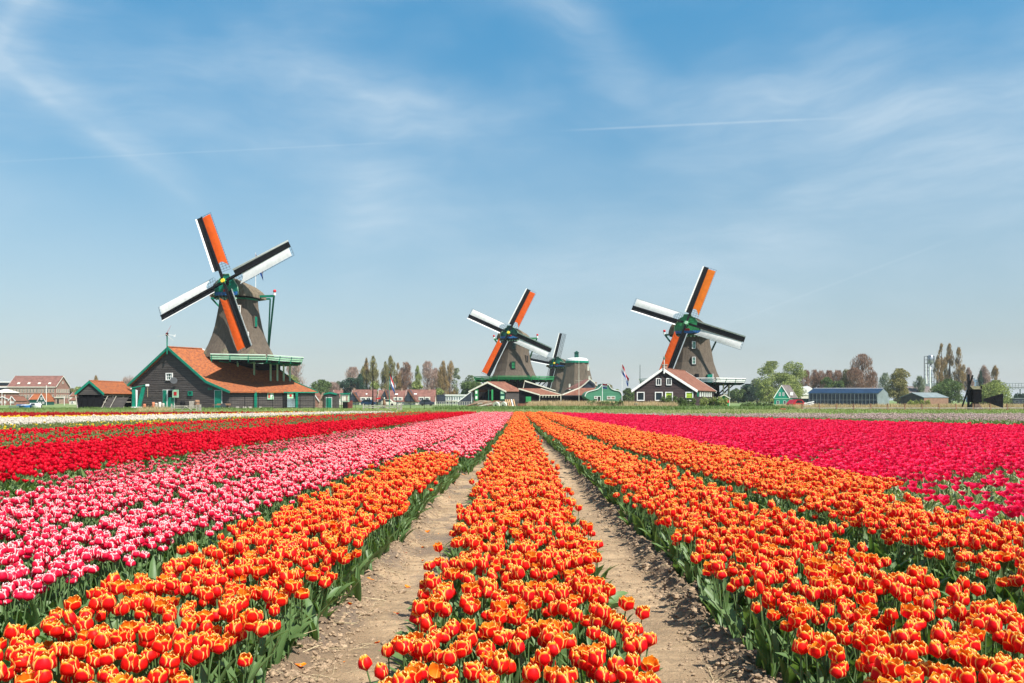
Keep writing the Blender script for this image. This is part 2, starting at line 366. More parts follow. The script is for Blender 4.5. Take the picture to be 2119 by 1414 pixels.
def leaf_geo(th, L, wd, up, droop, n=6, twist=0., base=(0, 0, 0), seed=0):
    vs = []; fs = []; uv = []; rs = random.Random(seed); ph = rs.uniform(0, 6)
    x = 0.; z = 0.; el = up; ca, sa = math.cos(th), math.sin(th)
    for j in range(n+1):
        v = j/n; w_ = wd*(math.sin(math.pi*min(1, (v*.93+.07)**.8))**.75)*.5+.001
        if j == n: w_ = .0008
        tw = twist*v+.25*math.sin(v*5+ph)
        for i in (-1, 0, 1):
            lx = 0.; ly = i*w_*math.cos(tw); lz = (abs(i)*w_*.45)+i*w_*math.sin(tw)
            X = x-lz*math.sin(el); Z = z+lz*math.cos(el)
            vs.append((base[0]+X*ca-ly*sa, base[1]+X*sa+ly*ca, base[2]+Z)); uv.append(((i+1)/2, v))
        x += L/n*math.cos(el); z += L/n*math.sin(el); el -= droop/n*(1+v)
    for j in range(n):
        for i in range(2):
            a = j*3+i; fs.append((a, a+1, a+4, a+3))
    return vs, fs, uv
def stem_geo(h, lean, r=.0032, n=5):
    mb = MB(); mb.tube([(0, 0, 0), (lean[0]*.3, lean[1]*.3, h*.5), (lean[0], lean[1], h)], [r*1.2, r, r], n, cap=False)
    return mb.v, mb.f, [(0.5, .5)]*len(mb.v)
def uv_mesh(name, pieces, mats):
    """pieces: list of (verts, faces, uvs, material index)"""
    me = bpy.data.meshes.new(name); V = []; Fc = []; U = []; Mi = []
    for vs, fs, uv, mi in pieces:
        b = len(V); V += [tuple(v) for v in vs]; U += uv
        for f in fs: Fc.append(tuple(b+i for i in f)); Mi.append(mi)
    me.from_pydata(V, [], Fc)
    lay = me.uv_layers.new(name='UVMap'); li = np.empty(len(me.loops), dtype=np.int32); me.loops.foreach_get('vertex_index', li)
    lay.data.foreach_set('uv', np.array(U, dtype=np.float32)[li].ravel())
    for m in mats: me.materials.append(m)
    me.polygons.foreach_set('material_index', Mi); me.polygons.foreach_set('use_smooth', [True]*len(Fc)); me.update(); return me
ZF = .315     # height of the base of a flower
FORMS = [(.038, .060, .02, .80), (.029, .066, -.62, 1.05), (.036, .066, -.38, .95), (.037, .063, -.28, .90), (.034, .070, -.48, 1.0), (.038, .058, -.06, .82), (.032, .060, -.58, 1.05), (.036, .066, -.34, .92)]
def tulip_parts(k, nleaf=2, hi=True, ht=ZF, form=None, leafL=.25, sc_=1.0):
    rs = random.Random(100+k); Rm, H, opn, w0 = form or FORMS[(k*3+2) % 8]; Rm *= sc_; H *= sc_
    lean = (rs.uniform(-.02, .02), rs.uniform(-.02, .02)); nu, nv = (4, 6) if hi else (2, 3)
    pet = []
    for i in range(6):
        outer = i % 2 == 0
        th = i*math.pi/3+rs.uniform(-.16, .16)
        vs, fs, uv = petal_geo(th, Rm*(1.0 if outer else .90), H*(1. if outer else 1.05)*rs.uniform(.93, 1.05), (opn+rs.uniform(-.10, .10))*(1 if outer else 1.1), w0*(1. if outer else .85), nu, nv, 0, rs.uniform(-.004, .004), k*10+i)
        pet.append(([(x+lean[0], y+lean[1], z+ht) for x, y, z in vs], fs, uv))
    st = stem_geo(ht+.003, lean, n=5 if hi else 3)
    lv = []
    for i in range(nleaf):
        th = rs.uniform(0, 6.28) if i else rs.uniform(0, 6.28)
        lv.append(leaf_geo(th, leafL*rs.uniform(.8, 1.15), rs.uniform(.034, .058), R(rs.uniform(70, 87)), R(rs.uniform(10, 50)), 6 if hi else 4, rs.uniform(-.5, .5), seed=k*7+i))
    return pet, st, lv
def source(name, me, coll):
    o = bpy.data.objects.new(name, me); coll.objects.link(o); return o
def tulip_set(name, petal, leaf, hi, n=6, **kw):
    """collection (kept out of the scene) of whole-plant meshes to instance"""
    c = bpy.data.collections.new(name)
    for k in range(n):
        pet, st, lv = tulip_parts(k, hi=hi, **kw)
        me = uv_mesh('plant', [(a, b, u, 0) for a, b, u in pet]+[(*st, 1)]+[(a, b, u, 1) for a, b, u in lv], [petal, leaf])
        source('%s_%02d' % (name, k), me, c)
    return c
def leaf_set(name, leaf, n=6, nl=5, L=.25, wd=.05, el=(45, 85), dr=(20, 90), r=.04, seed=0):
    c = bpy.data.collections.new(name)
    for k in range(n):
        rs = random.Random(seed+k); ps = []
        for i in range(nl):
            ps.append((*leaf_geo(rs.uniform(0, 6.28), L*rs.uniform(.6, 1.15), wd*rs.uniform(.6, 1.2), R(rs.uniform(*el)), R(rs.uniform(*dr)), 6, rs.uniform(-.7, .7), (rs.uniform(-r, r), rs.uniform(-r, r), 0), seed*31+k*9+i), 0))
        source('%s_%02d' % (name, k), uv_mesh('leaves', ps, [leaf]), c)
    return c

_gn = {}
def scatter_group(coll):
    if coll.name in _gn: return _gn[coll.name]
    g = bpy.data.node_groups.new('scatter '+coll.name, 'GeometryNodeTree')
    g.interface.new_socket('Geometry', in_out='INPUT', socket_type='NodeSocketGeometry')
    g.interface.new_socket('Geometry', in_out='OUTPUT', socket_type='NodeSocketGeometry')
    N, L = g.nodes, g.links
    gi, go = N.new('NodeGroupInput'), N.new('NodeGroupOutput')
    ci = N.new('GeometryNodeCollectionInfo'); ci.inputs['Collection'].default_value = coll
    ci.inputs['Separate Children'].default_value = True; ci.inputs['Reset Children'].default_value = True
    ip = N.new('GeometryNodeInstanceOnPoints'); ip.inputs['Pick Instance'].default_value = True
    def attr(name, typ):
        a = N.new('GeometryNodeInputNamedAttribute'); a.data_type = typ; a.inputs['Name'].default_value = name
        return [o for o in a.outputs if o.enabled and o.name == 'Attribute'][0]
    L.new(gi.outputs[0], ip.inputs['Points']); L.new(ci.outputs[0], ip.inputs['Instance'])
    L.new(attr('pick', 'INT'), ip.inputs['Instance Index']); L.new(attr('rot', 'FLOAT_VECTOR'), ip.inputs['Rotation']); L.new(attr('scl', 'FLOAT_VECTOR'), ip.inputs['Scale'])
    L.new(ip.outputs[0], go.inputs[0]); _gn[coll.name] = g; return g
def scatter(name, coll, pts, rot, scl, label=None, cat=None):
    n = len(pts)
    me = bpy.data.meshes.new(name); me.vertices.add(n); me.vertices.foreach_set('co', np.asarray(pts, dtype=np.float32).ravel())
    a = me.attributes.new('pick', 'INT', 'POINT'); a.data.foreach_set('value', np.random.randint(0, len(coll.objects), n).astype(np.int32))
    a = me.attributes.new('rot', 'FLOAT_VECTOR', 'POINT'); a.data.foreach_set('vector', np.asarray(rot, dtype=np.float32).ravel())
    a = me.attributes.new('scl', 'FLOAT_VECTOR', 'POINT'); a.data.foreach_set('vector', np.asarray(scl, dtype=np.float32).ravel())
    o = link(bpy.data.objects.new(name, me)); md = o.modifiers.new('scatter', 'NODES'); md.node_group = scatter_group(coll)
    return tag(o, label, cat, None, 'stuff')
def T(x, y): return ((x-VX)/(y-HY)*.9, 1485./(y-HY))     # photo pixel -> point of the flower-top plane
def inpoly(px, py, poly):
    ins = np.zeros(len(px), bool); n = len(poly)
    for i in range(n):
        x1, y1 = poly[i]; x2, y2 = poly[(i+1) % n]
        if y1 == y2: continue
        c = ((y1 > py) != (y2 > py)) & (px < (x2-x1)*(py-y1)/(y2-y1)+x1); ins ^= c
    return ins
def fill(poly, step, edge=.07, seed=1, keep=None, jit=.42):
    rs = np.random.RandomState(seed)
    xs = [p[0] for p in poly]; ys = [p[1] for p in poly]
    X, Y = np.meshgrid(np.arange(min(xs)-.2, max(xs)+.2, step), np.arange(min(ys), max(ys), step))
    X = X+((np.arange(X.shape[0]) % 2)*step/2)[:, None]; X = X.ravel(); Y = Y.ravel()
    X = X+rs.uniform(-1, 1, len(X))*step*jit; Y = Y+rs.uniform(-1, 1, len(X))*step*jit
    ex = X+edge*(fbm(X, Y, 1.6, 3, seed+3)-.5)*2+edge*.8*rs.normal(0, .5, len(X))
    m = inpoly(ex, Y, poly); m &= (np.abs(X) < .76*Y+1.2)
    X, Y = X[m], Y[m]
    if keep is not None:
        q = keep(X, Y, rs); X, Y = X[q], Y[q]
    return X, Y
def gaps(f, thr, soft=.08, seed=7, sx=1., sy=1., mn=.0):
    def k(X, Y, rs):
        v = fbm(X*sx, Y*sy, f, 3, seed); return rs.uniform(0, 1, len(X)) < np.clip((v-thr)/soft, mn, 1)
    return k
def plant(name, coll, XY, z=.02, # z: above the field soil
           zj=.045, tilt=.24, s=(.86, 1.16), label=None, cat=None, seed=2, xyj=.1):
    X, Y = XY; n = len(X); rs = np.random.RandomState(seed)
    pts = np.stack([X, Y, FZ+z+rs.uniform(-.02, .01, n)], -1)
    rot = np.stack([rs.normal(0, tilt*.5, n), rs.normal(0, tilt*.5, n), rs.uniform(0, 6.283, n)], -1)
    sz = rs.uniform(*s, n); hz = 1+rs.normal(0, zj/.45, n)
    w_ = sz*(1+rs.uniform(-xyj, xyj, n)); scl = np.stack([w_, w_, hz], -1)
    return scatter(name, coll, pts, rot, scl, label, cat), (pts, rot, scl)

# ------------------------------------------------------------ tulip beds
S_orange = tulip_set('orange_tulip_plants', M_orange, M_leaf, True, 12, sc_=.88)
PF = (.035, .055, -.50, 1.0)
S_pink = tulip_set('pink_tulip_plants', M_pink, M_leaf, True, 8, sc_=.92, form=PF)
S_pinkdk = tulip_set('deep_pink_tulip_plants', M_pink_dk, M_leaf, False, 6, sc_=.88, ht=.26, form=PF)
S_red = tulip_set('red_tulip_plants', M_red, M_leaf, False, 6, sc_=1.0)
S_rose = tulip_set('rose_tulip_plants', M_rose, M_leaf_pale, False, 6, form=(.042, .055, .25, .80), leafL=.28)
S_yellow = tulip_set('yellow_tulip_plants', M_yellow, M_leaf_soft, False, 4)
S_white = tulip_set('white_tulip_plants', M_white, M_leaf_soft, False, 4, sc_=1.1)
S_dark = tulip_set('dark_red_tulip_plants', M_dark, M_leaf, False, 4, sc_=1.1)
S_lilac = tulip_set('lilac_flower_plants', M_lilac, M_leaf_soft, False, 4)
M_bud = petal_material('green bud petal', (.16, .20, .06), (.13, .18, .05), (.22, .24, .08), (.25, .26, .1))
S_bud = tulip_set('budding_plants', M_bud, M_leaf_soft, False, 4, form=(.02, .05, -.5, .9), leafL=.33, nleaf=4)
S_leaf = leaf_set('leaf_tufts', M_leaf, 6, 6, seed=3)
S_edge = leaf_set('edge_leaf_tufts', M_leaf, 6, 6, .21, .055, (62, 86), (30, 95), .035, seed=11)
S_leafpale = leaf_set('pale_leaf_tufts', M_leaf_pale, 6, 8, .28, .045, (45, 85), (10, 70), .07, seed=23)
S_leafsoft = leaf_set('soft_leaf_tufts', M_leaf_soft, 4, 8, .31, .06, (50, 85), (10, 60), .1, seed=37)

st = .079
cen = fill([(-.46, 1.75), (.46, 1.75), (.45, 9), (.42, 16), (.39, 32), (.32, 59), (-.26, 59), (-.35, 25), (-.41, 14)], st, .06, 1, gaps(1.3, .20, .06, 5))
lef = fill([(-2.04, 1.75), (-1.08, 1.75), (-.98, 13.0), (-1.70, 13.8), (-1.92, 9)], st, .06, 2, gaps(1.5, .20, .06, 6))
rig = fill([(1.12, 1.75), (2.10, 1.75), (2.15, 6), (1.98, 8.6), (1.74, 14.4), (1.60, 17.7), (1.40, 24.9), (1.06, 58), (.48, 58), (.74, 32), (1.0, 16), (1.09, 10)], st, .06, 3, gaps(1.2, .18, .06, 7))
rg2 = fill([(2.64, 1.75), (3.62, 1.75), (3.45, 9), (3.15, 20), (2.6, 32), (1.95, 59), (1.30, 59), (1.84, 24.9), (2.06, 17.7), (2.20, 14.4), (2.50, 8.6), (2.62, 5.9)], st, .08, 4, gaps(1.2, .22, .06, 8))
rg3 = fill([(3.6, 8.2), (4.15, 8.7), (3.85, 16), (3.53, 25.7), (3.27, 30.7), (2.28, 59), (1.97, 59), (2.62, 32), (3.18, 20), (3.5, 9)], st, .08, 5, gaps(.9, .3, .08, 9))
pk1 = fill([(-1.72, 14.4), (-.84, 13.6), (-.70, 19), (-.62, 27.5), (-.44, 58), (-.98, 58), (-1.50, 22.7), (-1.56, 17.7)], .08, .05, 11)
pk2 = fill([(-3.38, 1.8), (-2.42, 1.8), (-2.02, 14), (-1.74, 20), (-1.12, 58), (-1.9, 58), (-2.35, 29.6), (-2.9, 16)], .079, .06, 12, gaps(1.4, .16, .06, 12))
pk3 = fill([(-4.85, 2.5), (-3.64, 2.5), (-3.12, 16), (-2.52, 29.6), (-2.05, 58), (-2.6, 59), (-4.05, 14.1), (-4.66, 7.2)], .079, .08, 13, gaps(1.1, .24, .06, 13))
pk4 = fill([(-6.2, 4), (-4.8, 4), (-4.70, 7.2), (-4.12, 14.1), (-2.66, 59), (-3.05, 51), (-5.45, 19.3), (-6.05, 9.3)], .105, .1, 14, gaps(1.5, .38, .12, 14, 1, .6))
beds = {'centre': cen, 'left': lef, 'right': rig, 'outer': rg2}
for (nm, XY) in (('center_row', cen),): pass
WHERE = {'centre': 'red and yellow tulip in the middle row', 'left': 'red and yellow tulip in the bed left of the paths',
         'right': 'red and yellow tulip in the bed right of the paths', 'outer': 'red and yellow tulip in the outer right bed'}
ONES = 'zeroth first second third fourth fifth sixth seventh eighth ninth tenth eleventh twelfth thirteenth fourteenth fifteenth sixteenth seventeenth eighteenth nineteenth'.split()
def nth(n):
    if n < 20: return ONES[n]
    t = ['twent', 'thirt', 'fort', 'fift', 'sixt', 'sevent', 'eight', 'ninet'][n//10-2]
    return t+'ieth' if n % 10 == 0 else t+'y-'+ONES[n % 10]
def rank_labels(XY, base, step=.16):
    if not len(XY[0]): return []
    X, Y = XY; r = np.floor((Y-Y.min())/step).astype(int); u = sorted(set(r)); out = [None]*len(X)
    for q, k in enumerate(u):
        idx = [i for i in range(len(X)) if r[i] == k]; idx.sort(key=lambda i: X[i]/Y[i])
        for j, i in enumerate(idx): out[i] = '%s, %s rank, %s from left' % (base, nth(q+1), nth(j+1))
    return out
GRP = {'centre': 'tulips of the middle row', 'left': 'tulips of the left orange bed', 'right': 'tulips of the right orange bed', 'outer': 'tulips of the outer orange bed'}
def in_view(X, Y, z, m=.01):
    px = VX+F*X/Y; py = HY-F*(z-CZ)/Y
    return (px > -10) & (px < 2129) & (py < 1424)
# the nearest plants stand as single things with petals, stem and leaves of their own
def near_split(sets, n):
    al = np.concatenate([np.where(in_view(XY[0], XY[1], .5), XY[1], 1e9) for XY in sets.values()])
    return np.sort(al)[n-1]
cut_o = near_split(beds, 300)
near = {}
for k_, XY in beds.items():
    m = in_view(XY[0], XY[1], .5) & (XY[1] <= cut_o); near[k_] = (XY[0][m], XY[1][m]); beds[k_] = (XY[0][~m], XY[1][~m])
plant('orange_tulips', S_orange, beds['centre'], label='long middle row of red and yellow tulips running to the horizon', cat='tulips', seed=21)
plant('orange_tulips', S_orange, beds['left'], label='short bed of red and yellow tulips left of the left path', cat='tulips', seed=22)
plant('orange_tulips', S_orange, beds['right'], label='long bed of red and yellow tulips right of the right path', cat='tulips', seed=23)
plant('orange_tulips', S_orange, beds['outer'], label='second long bed of red and yellow tulips on the right', cat='tulips', seed=24)
plant('orange_tulips', S_orange, rg3, zj=.03, label='narrow outermost strip of orange tulips next to the rose red field', cat='tulips', seed=25)
pset = {'a': pk1, 'b': pk2, 'c': pk3}
cut_p = near_split(pset, 300); npk = {}
for k_, XY in pset.items():
    m = in_view(XY[0], XY[1], .5) & (XY[1] <= cut_p); npk[k_] = (XY[0][m], XY[1][m]); pset[k_] = (XY[0][~m], XY[1][~m])
plant('pink_tulips', S_pink, pset['a'], label='pink and white tulips behind the short orange bed', cat='tulips', seed=31)
plant('pink_tulips', S_pink, pset['b'], label='first bed of pink and white tulips left of the orange bed', cat='tulips', seed=32)
plant('pink_tulips', S_pink, pset['c'], label='second bed of pink and white tulips on the left', cat='tulips', seed=33)
plant('pink_tulips', S_pinkdk, pk4, label='sparse strip of smaller deep pink tulips beside the red field', cat='tulips', seed=34)

FL, FR = -.80, .80
def strip(a, b): return a+b[::-1]
b_pr = [(-6.15, 6), (-6.07, 9.3), (-5.5, 19.3), (-3.25, 50), (-3.1, 59)]
b_rt = [(-9.9, 10), (-9.66, 14.85), (-8.19, 28.6), (-5.8, 49.5), (-4.6, 59)]
b_sp = [(-13.9, 16), (-13.4, 20.6), (-11.2, 39), (-7.4, 55), (-6.5, 59)]
b_rs = [(-15.5, 18), (-14.9, 22.8), (-11.8, 41), (-6.9, 58), (-6.7, 59)]
b_ye = [(-19.9, 24), (-18.9, 29.1), (-13.5, 47), (-10.4, 55), (-8.8, 59)]
b_wh = [(-27, 33), (-25, 38.6), (-13.1, 58), (-12.6, 59)]
b_yl = [(-30.5, 37), (-27.6, 42.4), (-19.5, 50), (-14.6, 58.4), (-14., 59)]
b_dk = [(-42, 50), (-35.8, 55), (-20.6, 57), (-16, 59)]
def pl_(name, S, a, b, step, seed, lab, keep=None, **kw):
    XY = fill(strip(a, b), step, .12, seed, keep); plant(name, S, XY, label=lab, cat='tulips', seed=seed, **kw)
pl_('red_tulips', S_red, b_pr, b_rt, .098, 41, 'broad dense band of scarlet red tulips on the left', gaps(1.4, .22, .1, 41, 1, .5, .1))
pl_('red_tulips', S_red, b_rt, b_sp, .12, 42, 'sparse green and red band of tulips behind the scarlet band', gaps(1.2, .52, .2, 42, 1, .4, .10), s=(.8, 1.))
pl_('red_tulips', S_red, b_sp, b_rs, .11, 43, 'narrow red tulip strip in front of the yellow flecked band', gaps(1.2, .2, .1, 43))
pl_('budding_tulips', S_bud, b_rs, b_ye, .15, 48, 'green budding tulips of the yellow flecked band', s=(1., 1.3))
pl_('budding_tulips', S_bud, b_rt, b_sp, .15, 49, 'green budding tulips of the sparse red band', s=(1., 1.25))
pl_('yellow_tulips', S_yellow, b_rs, b_ye, .34, 44, 'green band of budding tulips flecked with yellow flowers', gaps(.8, .45, .2, 44, 1, 1, .15), s=(1., 1.3))
pl_('white_tulips', S_white, b_ye, b_wh, .10, 45, 'white tulip band across the far left of the field')
pl_('yellow_tulips', S_yellow, b_wh, b_yl, .13, 46, 'thin bright yellow tulip line behind the white band', s=(1.1, 1.4))
pl_('dark_red_tulips', S_dark, b_yl, b_dk, .14, 47, 'dark red tulip band along the far left edge of the field', s=(1.1, 1.4))
r_in = [(3.72, 3.5), (3.62, 7.), (4.25, 8.8), (3.95, 16), (3.60, 25.7), (3.34, 30.7), (2.4, 59)]
r_out = [(22.5, 19), (18.1, 28.6), (2.5, 58.5)]
def red_keep(X, Y, rs):
    v = fbm(X, Y*.7, 1.7, 4, 71)*.6+fbm(X, Y, .45, 2, 77)*.4; far = np.clip((Y-8-(X-4)*.7)/9, 0, 1)
    thr = .45-.24*far
    seam = np.abs(X-(9.0-(Y-13)*.02)) < .13
    p = np.clip((v-thr)/.10, .12, 1)
    return (rs.uniform(0, 1, len(X)) < p) & ~(seam & (rs.uniform(0, 1, len(X)) < .85))
XY = fill(strip(r_in, r_out), .098, .15, 51, red_keep); plant('rose_tulips', S_rose, XY, z=.0, zj=.04, s=(.85, 1.1), label='huge field of rose red tulips filling the right side', cat='tulips', seed=51)
XY = fill(strip([(3.7, 58), (18.3, 28.9), (22.7, 19.3)][::-1], [(48, 19.3), (48, 59), (3.7, 59)][::-1]), .2, .15, 52, gaps(.35, .36, .2, 52, 1, 1, .35)); plant('lilac_flowers', S_lilac, XY, z=-.08, s=(1.1, 1.5), label='pale lilac flower band behind the rose red field', cat='flowers', seed=52)
# foliage under and beside the flowers
def leaves(XY, S, nm, lab, s=(.8, 1.2), z=.01, seed=5, zj=.05, tilt=.25): plant(nm, S, XY, z=z, zj=zj, tilt=tilt, s=s, label=lab, cat='leaves', seed=seed)
leaves(fill([(-.42, 1.5), (.42, 1.5), (.44, 30), (-.44, 30)], .12, .05, 61), S_leaf, 'tulip_leaves', 'green tulip leaves under the middle row', seed=61)
leaves(fill([(-2.3, 1.5), (-1.32, 1.5), (-1.22, 14), (-2.3, 14)], .12, .05, 62), S_leaf, 'tulip_leaves', 'green tulip leaves under the left orange bed', seed=62)
leaves(fill([(1.42, 1.5), (3.75, 1.5), (3.6, 30), (1.2, 30)], .13, .05, 63), S_leaf, 'tulip_leaves', 'green tulip leaves under the right orange beds', seed=63)
leaves(fill([(-1.38, 1.5), (-1.25, 1.5), (-1.14, 16), (-.72, 59), (-.85, 59), (-1.27, 16)], .075, .06, 64), S_edge, 'edge_leaves', 'broad drooping leaves along the left path', (.8, 1.25), seed=64)
leaves(fill([(1.30, 1.5), (1.42, 1.5), (1.32, 16), (.90, 59), (.80, 59), (1.20, 16)], .075, .06, 65), S_edge, 'edge_leaves', 'broad drooping leaves along the right path', (.8, 1.25), seed=65)
leaves(fill([(-.47, 1.5), (-.40, 1.5), (-.30, 59), (-.36, 59)], .12, .04, 66), S_leaf, 'edge_leaves', 'leaves along the left edge of the middle row', (.7, 1.), seed=66)
leaves(fill([(.40, 1.5), (.47, 1.5), (.40, 59), (.34, 59)], .12, .04, 67), S_leaf, 'edge_leaves', 'leaves along the right edge of the middle row', (.7, 1.), seed=67)
leaves(fill([(-6.3, 1.5), (-2.1, 1.5), (-1.1, 14), (-.9, 30), (-6, 30)], .14, .05, 68), S_leaf, 'tulip_leaves', 'green tulip leaves under the pink beds', (.85, 1.2), seed=68)
leaves(fill(strip([(3.5, 1.5), (3.5, 9), (4, 20), (2.6, 55)], [(26, 1.5), (22, 22), (14, 36), (7, 45)]), .15, .1, 69), S_leafpale, 'tulip_leaves', 'pale edged leaves between the rose red tulips', (.8, 1.2), seed=69, tilt=.4)
leaves(fill(strip([(-5.9, 5), (-5.5, 19), (-3.2, 50)], [(-20, 20), (-19.6, 30), (-9.2, 59)]), .17, .1, 70), S_leafsoft, 'tulip_leaves', 'light green leaves under the far left tulip bands', (1.15, 1.5), seed=70)
leaves(fill([(-10, 57), (-28, 34), (-42, 45), (-16, 59)], .4, .1, 72), S_leafsoft, 'tulip_leaves', 'light green leaves at the far left field corner', (.7, .9), seed=72)
leaves(fill(strip([(3.7, 58), (18.3, 28.9), (22.7, 19.3)][::-1], [(48, 19.3), (48, 59), (3.7, 59)][::-1]), .3, .1, 73), S_leafsoft, 'flower_leaves', 'light green leaves of the pale lilac band', (.8, 1.1), seed=73, z=-.03)

# individual near tulips
def tulip_proto(k, petal_m, sc_, label, group):
    pet, st_, lv = tulip_parts(k, 2, True, sc_=sc_)
    root = tag(bpy.data.objects.new('tulip', None), label, 'tulip', group); kids = []
    for p in pet: kids.append(('petal', uv_mesh('petal', [(*p, 0)], [petal_m])))
    kids.append(('stem', uv_mesh('stem', [(*st_, 0)], [M_leaf])))
    for l in lv: kids.append(('leaf', uv_mesh('leaf', [(*l, 0)], [M_leaf])))
    return [(n, bpy.data.objects.new(n, me)) for n, me in kids]
def tulip_whole(k, petal_m, sc_):
    pet, st_, lv = tulip_parts(k, 2, True, sc_=sc_, form=PF)
    return [('flower', bpy.data.objects.new('flower', uv_mesh('flower', [(*p, 0) for p in pet], [petal_m]))),
            ('stem', bpy.data.objects.new('stem', uv_mesh('stem', [(*st_, 0)], [M_leaf])))]+[('leaf', bpy.data.objects.new('leaf', uv_mesh('leaf', [(*l, 0)], [M_leaf]))) for l in lv]
def place_tulips(protos, XY, label, group, seed, name):
    rs = random.Random(seed)
    labs = rank_labels(XY, label)
    for x, y, lb in zip(*XY, labs):
        o = thing(name, lb, 'tulip', (x, y, FZ+.015), rs.uniform(0, 6.28), group)
        o.rotation_euler = (rs.gauss(0, .11), rs.gauss(0, .11), rs.uniform(0, 6.28))
        s_ = rs.uniform(.9, 1.12); o.scale = (s_, s_, 1+rs.gauss(0, .07))
        for nm, p in rs.choice(protos):
            c = p.copy(); c.name = nm; sc.collection.objects.link(c); c.parent = o
po = [tulip_proto(k, M_orange, .88, '', '') for k in range(12)]
pp = [tulip_whole(k, M_pink, .92) for k in range(8)]
for i, k_ in enumerate(near): place_tulips(po, near[k_], WHERE[k_], GRP[k_], 80+i, 'orange_tulip')
place_tulips(pp, npk['b'], 'pink and white tulip in the first pink bed', 'near tulips of the first pink bed', 91, 'pink_tulip')
place_tulips(pp, npk['c'], 'pink and white tulip in the second pink bed', 'near tulips of the second pink bed', 92, 'pink_tulip')

# crumbs, clods and straw along the paths, withered petals under the flowers
M_clod = mat('dry clod', (.33, .235, .15), .95, .35, 2.)
c_ = bpy.data.collections.new('clods')
for k in range(5):
    mb = MB(); rs = random.Random(k)
    mb.lathe([(-.5, .3), (-.1, .9), (.3, .75), (.62, .2)], n=6)
    mb.v = [(x*rs.uniform(.7, 1.3), y*rs.uniform(.7, 1.3), z*rs.uniform(.6, 1.2)) for x, y, z in mb.v]
    source('clod_%d' % k, mb.mesh('clod', M_clod), c_)
c2_ = bpy.data.collections.new('straw'); M_straw = mat('straw', (.46, .37, .22), .8, .3, 20)
for k in range(4):
    mb = MB(); rs = random.Random(k); mb.tube([(-.5, 0, 0), (-.1, rs.uniform(-.1, .1), .03), (.5, rs.uniform(-.15, .15), 0)], .012, 3)
    source('straw_%d' % k, mb.mesh('straw', M_straw), c2_)
def strew(name, coll, n, xr, lab, cat, seed, size, flat=False):
    rs = np.random.RandomState(seed); xs = []; 
    for (c, s_, wgt) in xr: xs.append(rs.normal(c, s_, int(n*wgt)))
    X = np.concatenate(xs); Y = 1.6+rs.exponential(4.0, len(X)); X = X[Y < 14]; Y = Y[Y < 14]
    Z = ground_h(X, Y)+.002; s_ = np.exp(rs.normal(0, .5, len(X)))*size
    rot = np.stack([rs.uniform(-.2, .2, len(X)), rs.uniform(-.3, .3, len(X)), rs.uniform(0, 6.28, len(X))], -1)
    scatter(name, coll, np.stack([X, Y, Z], -1), rot, np.stack([s_]*3, -1), lab, cat)
strew('soil_crumbs', c_, 8500, [(-1.0, .09, .38), (-.53, .045, .1), (.52, .045, .1), (1.02, .09, .38), (-.80, .2, .05), (.82, .22, .05)], 'dry clods of earth crumbling along the path edges', 'soil crumbs', 7, .0085)
strew('straw_bits', c2_, 2200, [(-1.0, .1, .45), (1.04, .1, .45), (.77, .2, .05), (-.77, .2, .05)], 'thin straw bits and dead stalks on the path edges', 'straw', 8, .06)

c3_ = bpy.data.collections.new('fallen_petals')
for k in range(4):
    vs, fs, uv = petal_geo(0, .034, .06, -.1, .6, 3, 4, seed=k); mt = Matrix.Rotation(R(80), 4, 'Y'); vs = [tuple(mt @ Vector(v)) for v in vs]
    source('petal_%d' % k, uv_mesh('petal', [(vs, fs, uv, 0)], [M_orange]), c3_)
def strew_petals(n, xr, seed):
    rs = np.random.RandomState(seed); X = rs.uniform(*xr, n); Y = 1.8+rs.exponential(4.5, n); Z = ground_h(X, Y)+.01
    scatter('fallen_petals', c3_, np.stack([X, Y, Z], -1), np.stack([rs.uniform(-.5, .5, n), rs.uniform(-.5, .5, n), rs.uniform(0, 6.28, n)], -1), np.stack([rs.uniform(.6, 1., n)]*3, -1), 'few fallen red and orange petals on the ground between the beds', 'petals')
strew_petals(60, (-1.25, -.5), 3)
# ------------------------------------------------------------ building materials
M_thatch = mat('thatch', (.098, .076, .056), .95, .45, 1.6, (2.2, 2.2, .35), 1., 14, col2=(.078, .060, .046), spot=((.14, .11, .08), 9, .5, .5))
M_thatch_dk = mat('mossy thatch', (.13, .11, .075), .95, .35, 3, (1.6, 1.6, .5), .8, 14, col2=(.085, .08, .045))
M_thatch_cap = mat('cap thatch', (.17, .13, .09), .95, .35, 3, (1.6, 1.6, .6), .8, 14, col2=(.10, .08, .05))
M_tarred = mat('tarred planks', (.066, .056, .050), .75, .35, 1.2, (.35, .35, 6), .5, 8, col2=(.040, .034, .032), spot=((.11, .095, .085), 3, .5, .4))  # tar colour; the timber barn gable borrows it as painted shade
M_brownblack = mat('dark brown planks', (.042, .022, .020), .6, .35, 1.2, (.35, .35, 6), .4, 8, col2=(.025, .014, .014))
M_black = mat('black paint', (.009, .009, .010), .7, .3, 3, spec=.12)
M_blacktar = mat('black tar wood', (.009, .0085, .010), .95, .3, 3, (1, 1, 3), .4, 8, spec=.08)
M_green = mat('teal green paint', (.004, .20, .125), .5, .14, 2)
M_green2 = mat('leaf green paint', (.03, .27, .085), .5, .14, 2)
M_green_dk = mat('dark green paint', (.004, .075, .055), .5, .2, 2)
M_hall = mat('weathered green boards', (.085, .27, .165), .7, .15, 1.5, (.4, .4, 5))
M_mint = mat('pale mint paint', (.36, .58, .39), .6, .1, 2)
M_white_p = mat('white paint', (.76, .75, .72), .55, .08, 2)
M_cream = mat('cream paint', (.64, .60, .50), .6, .1, 2)
M_grey_wood = mat('weathered grey wood', (.40, .36, .30), .85, .25, 5, (1, 1, 1), .3, 20)
M_red_p = mat('red paint', (.55, .015, .02), .5, .1, 3)
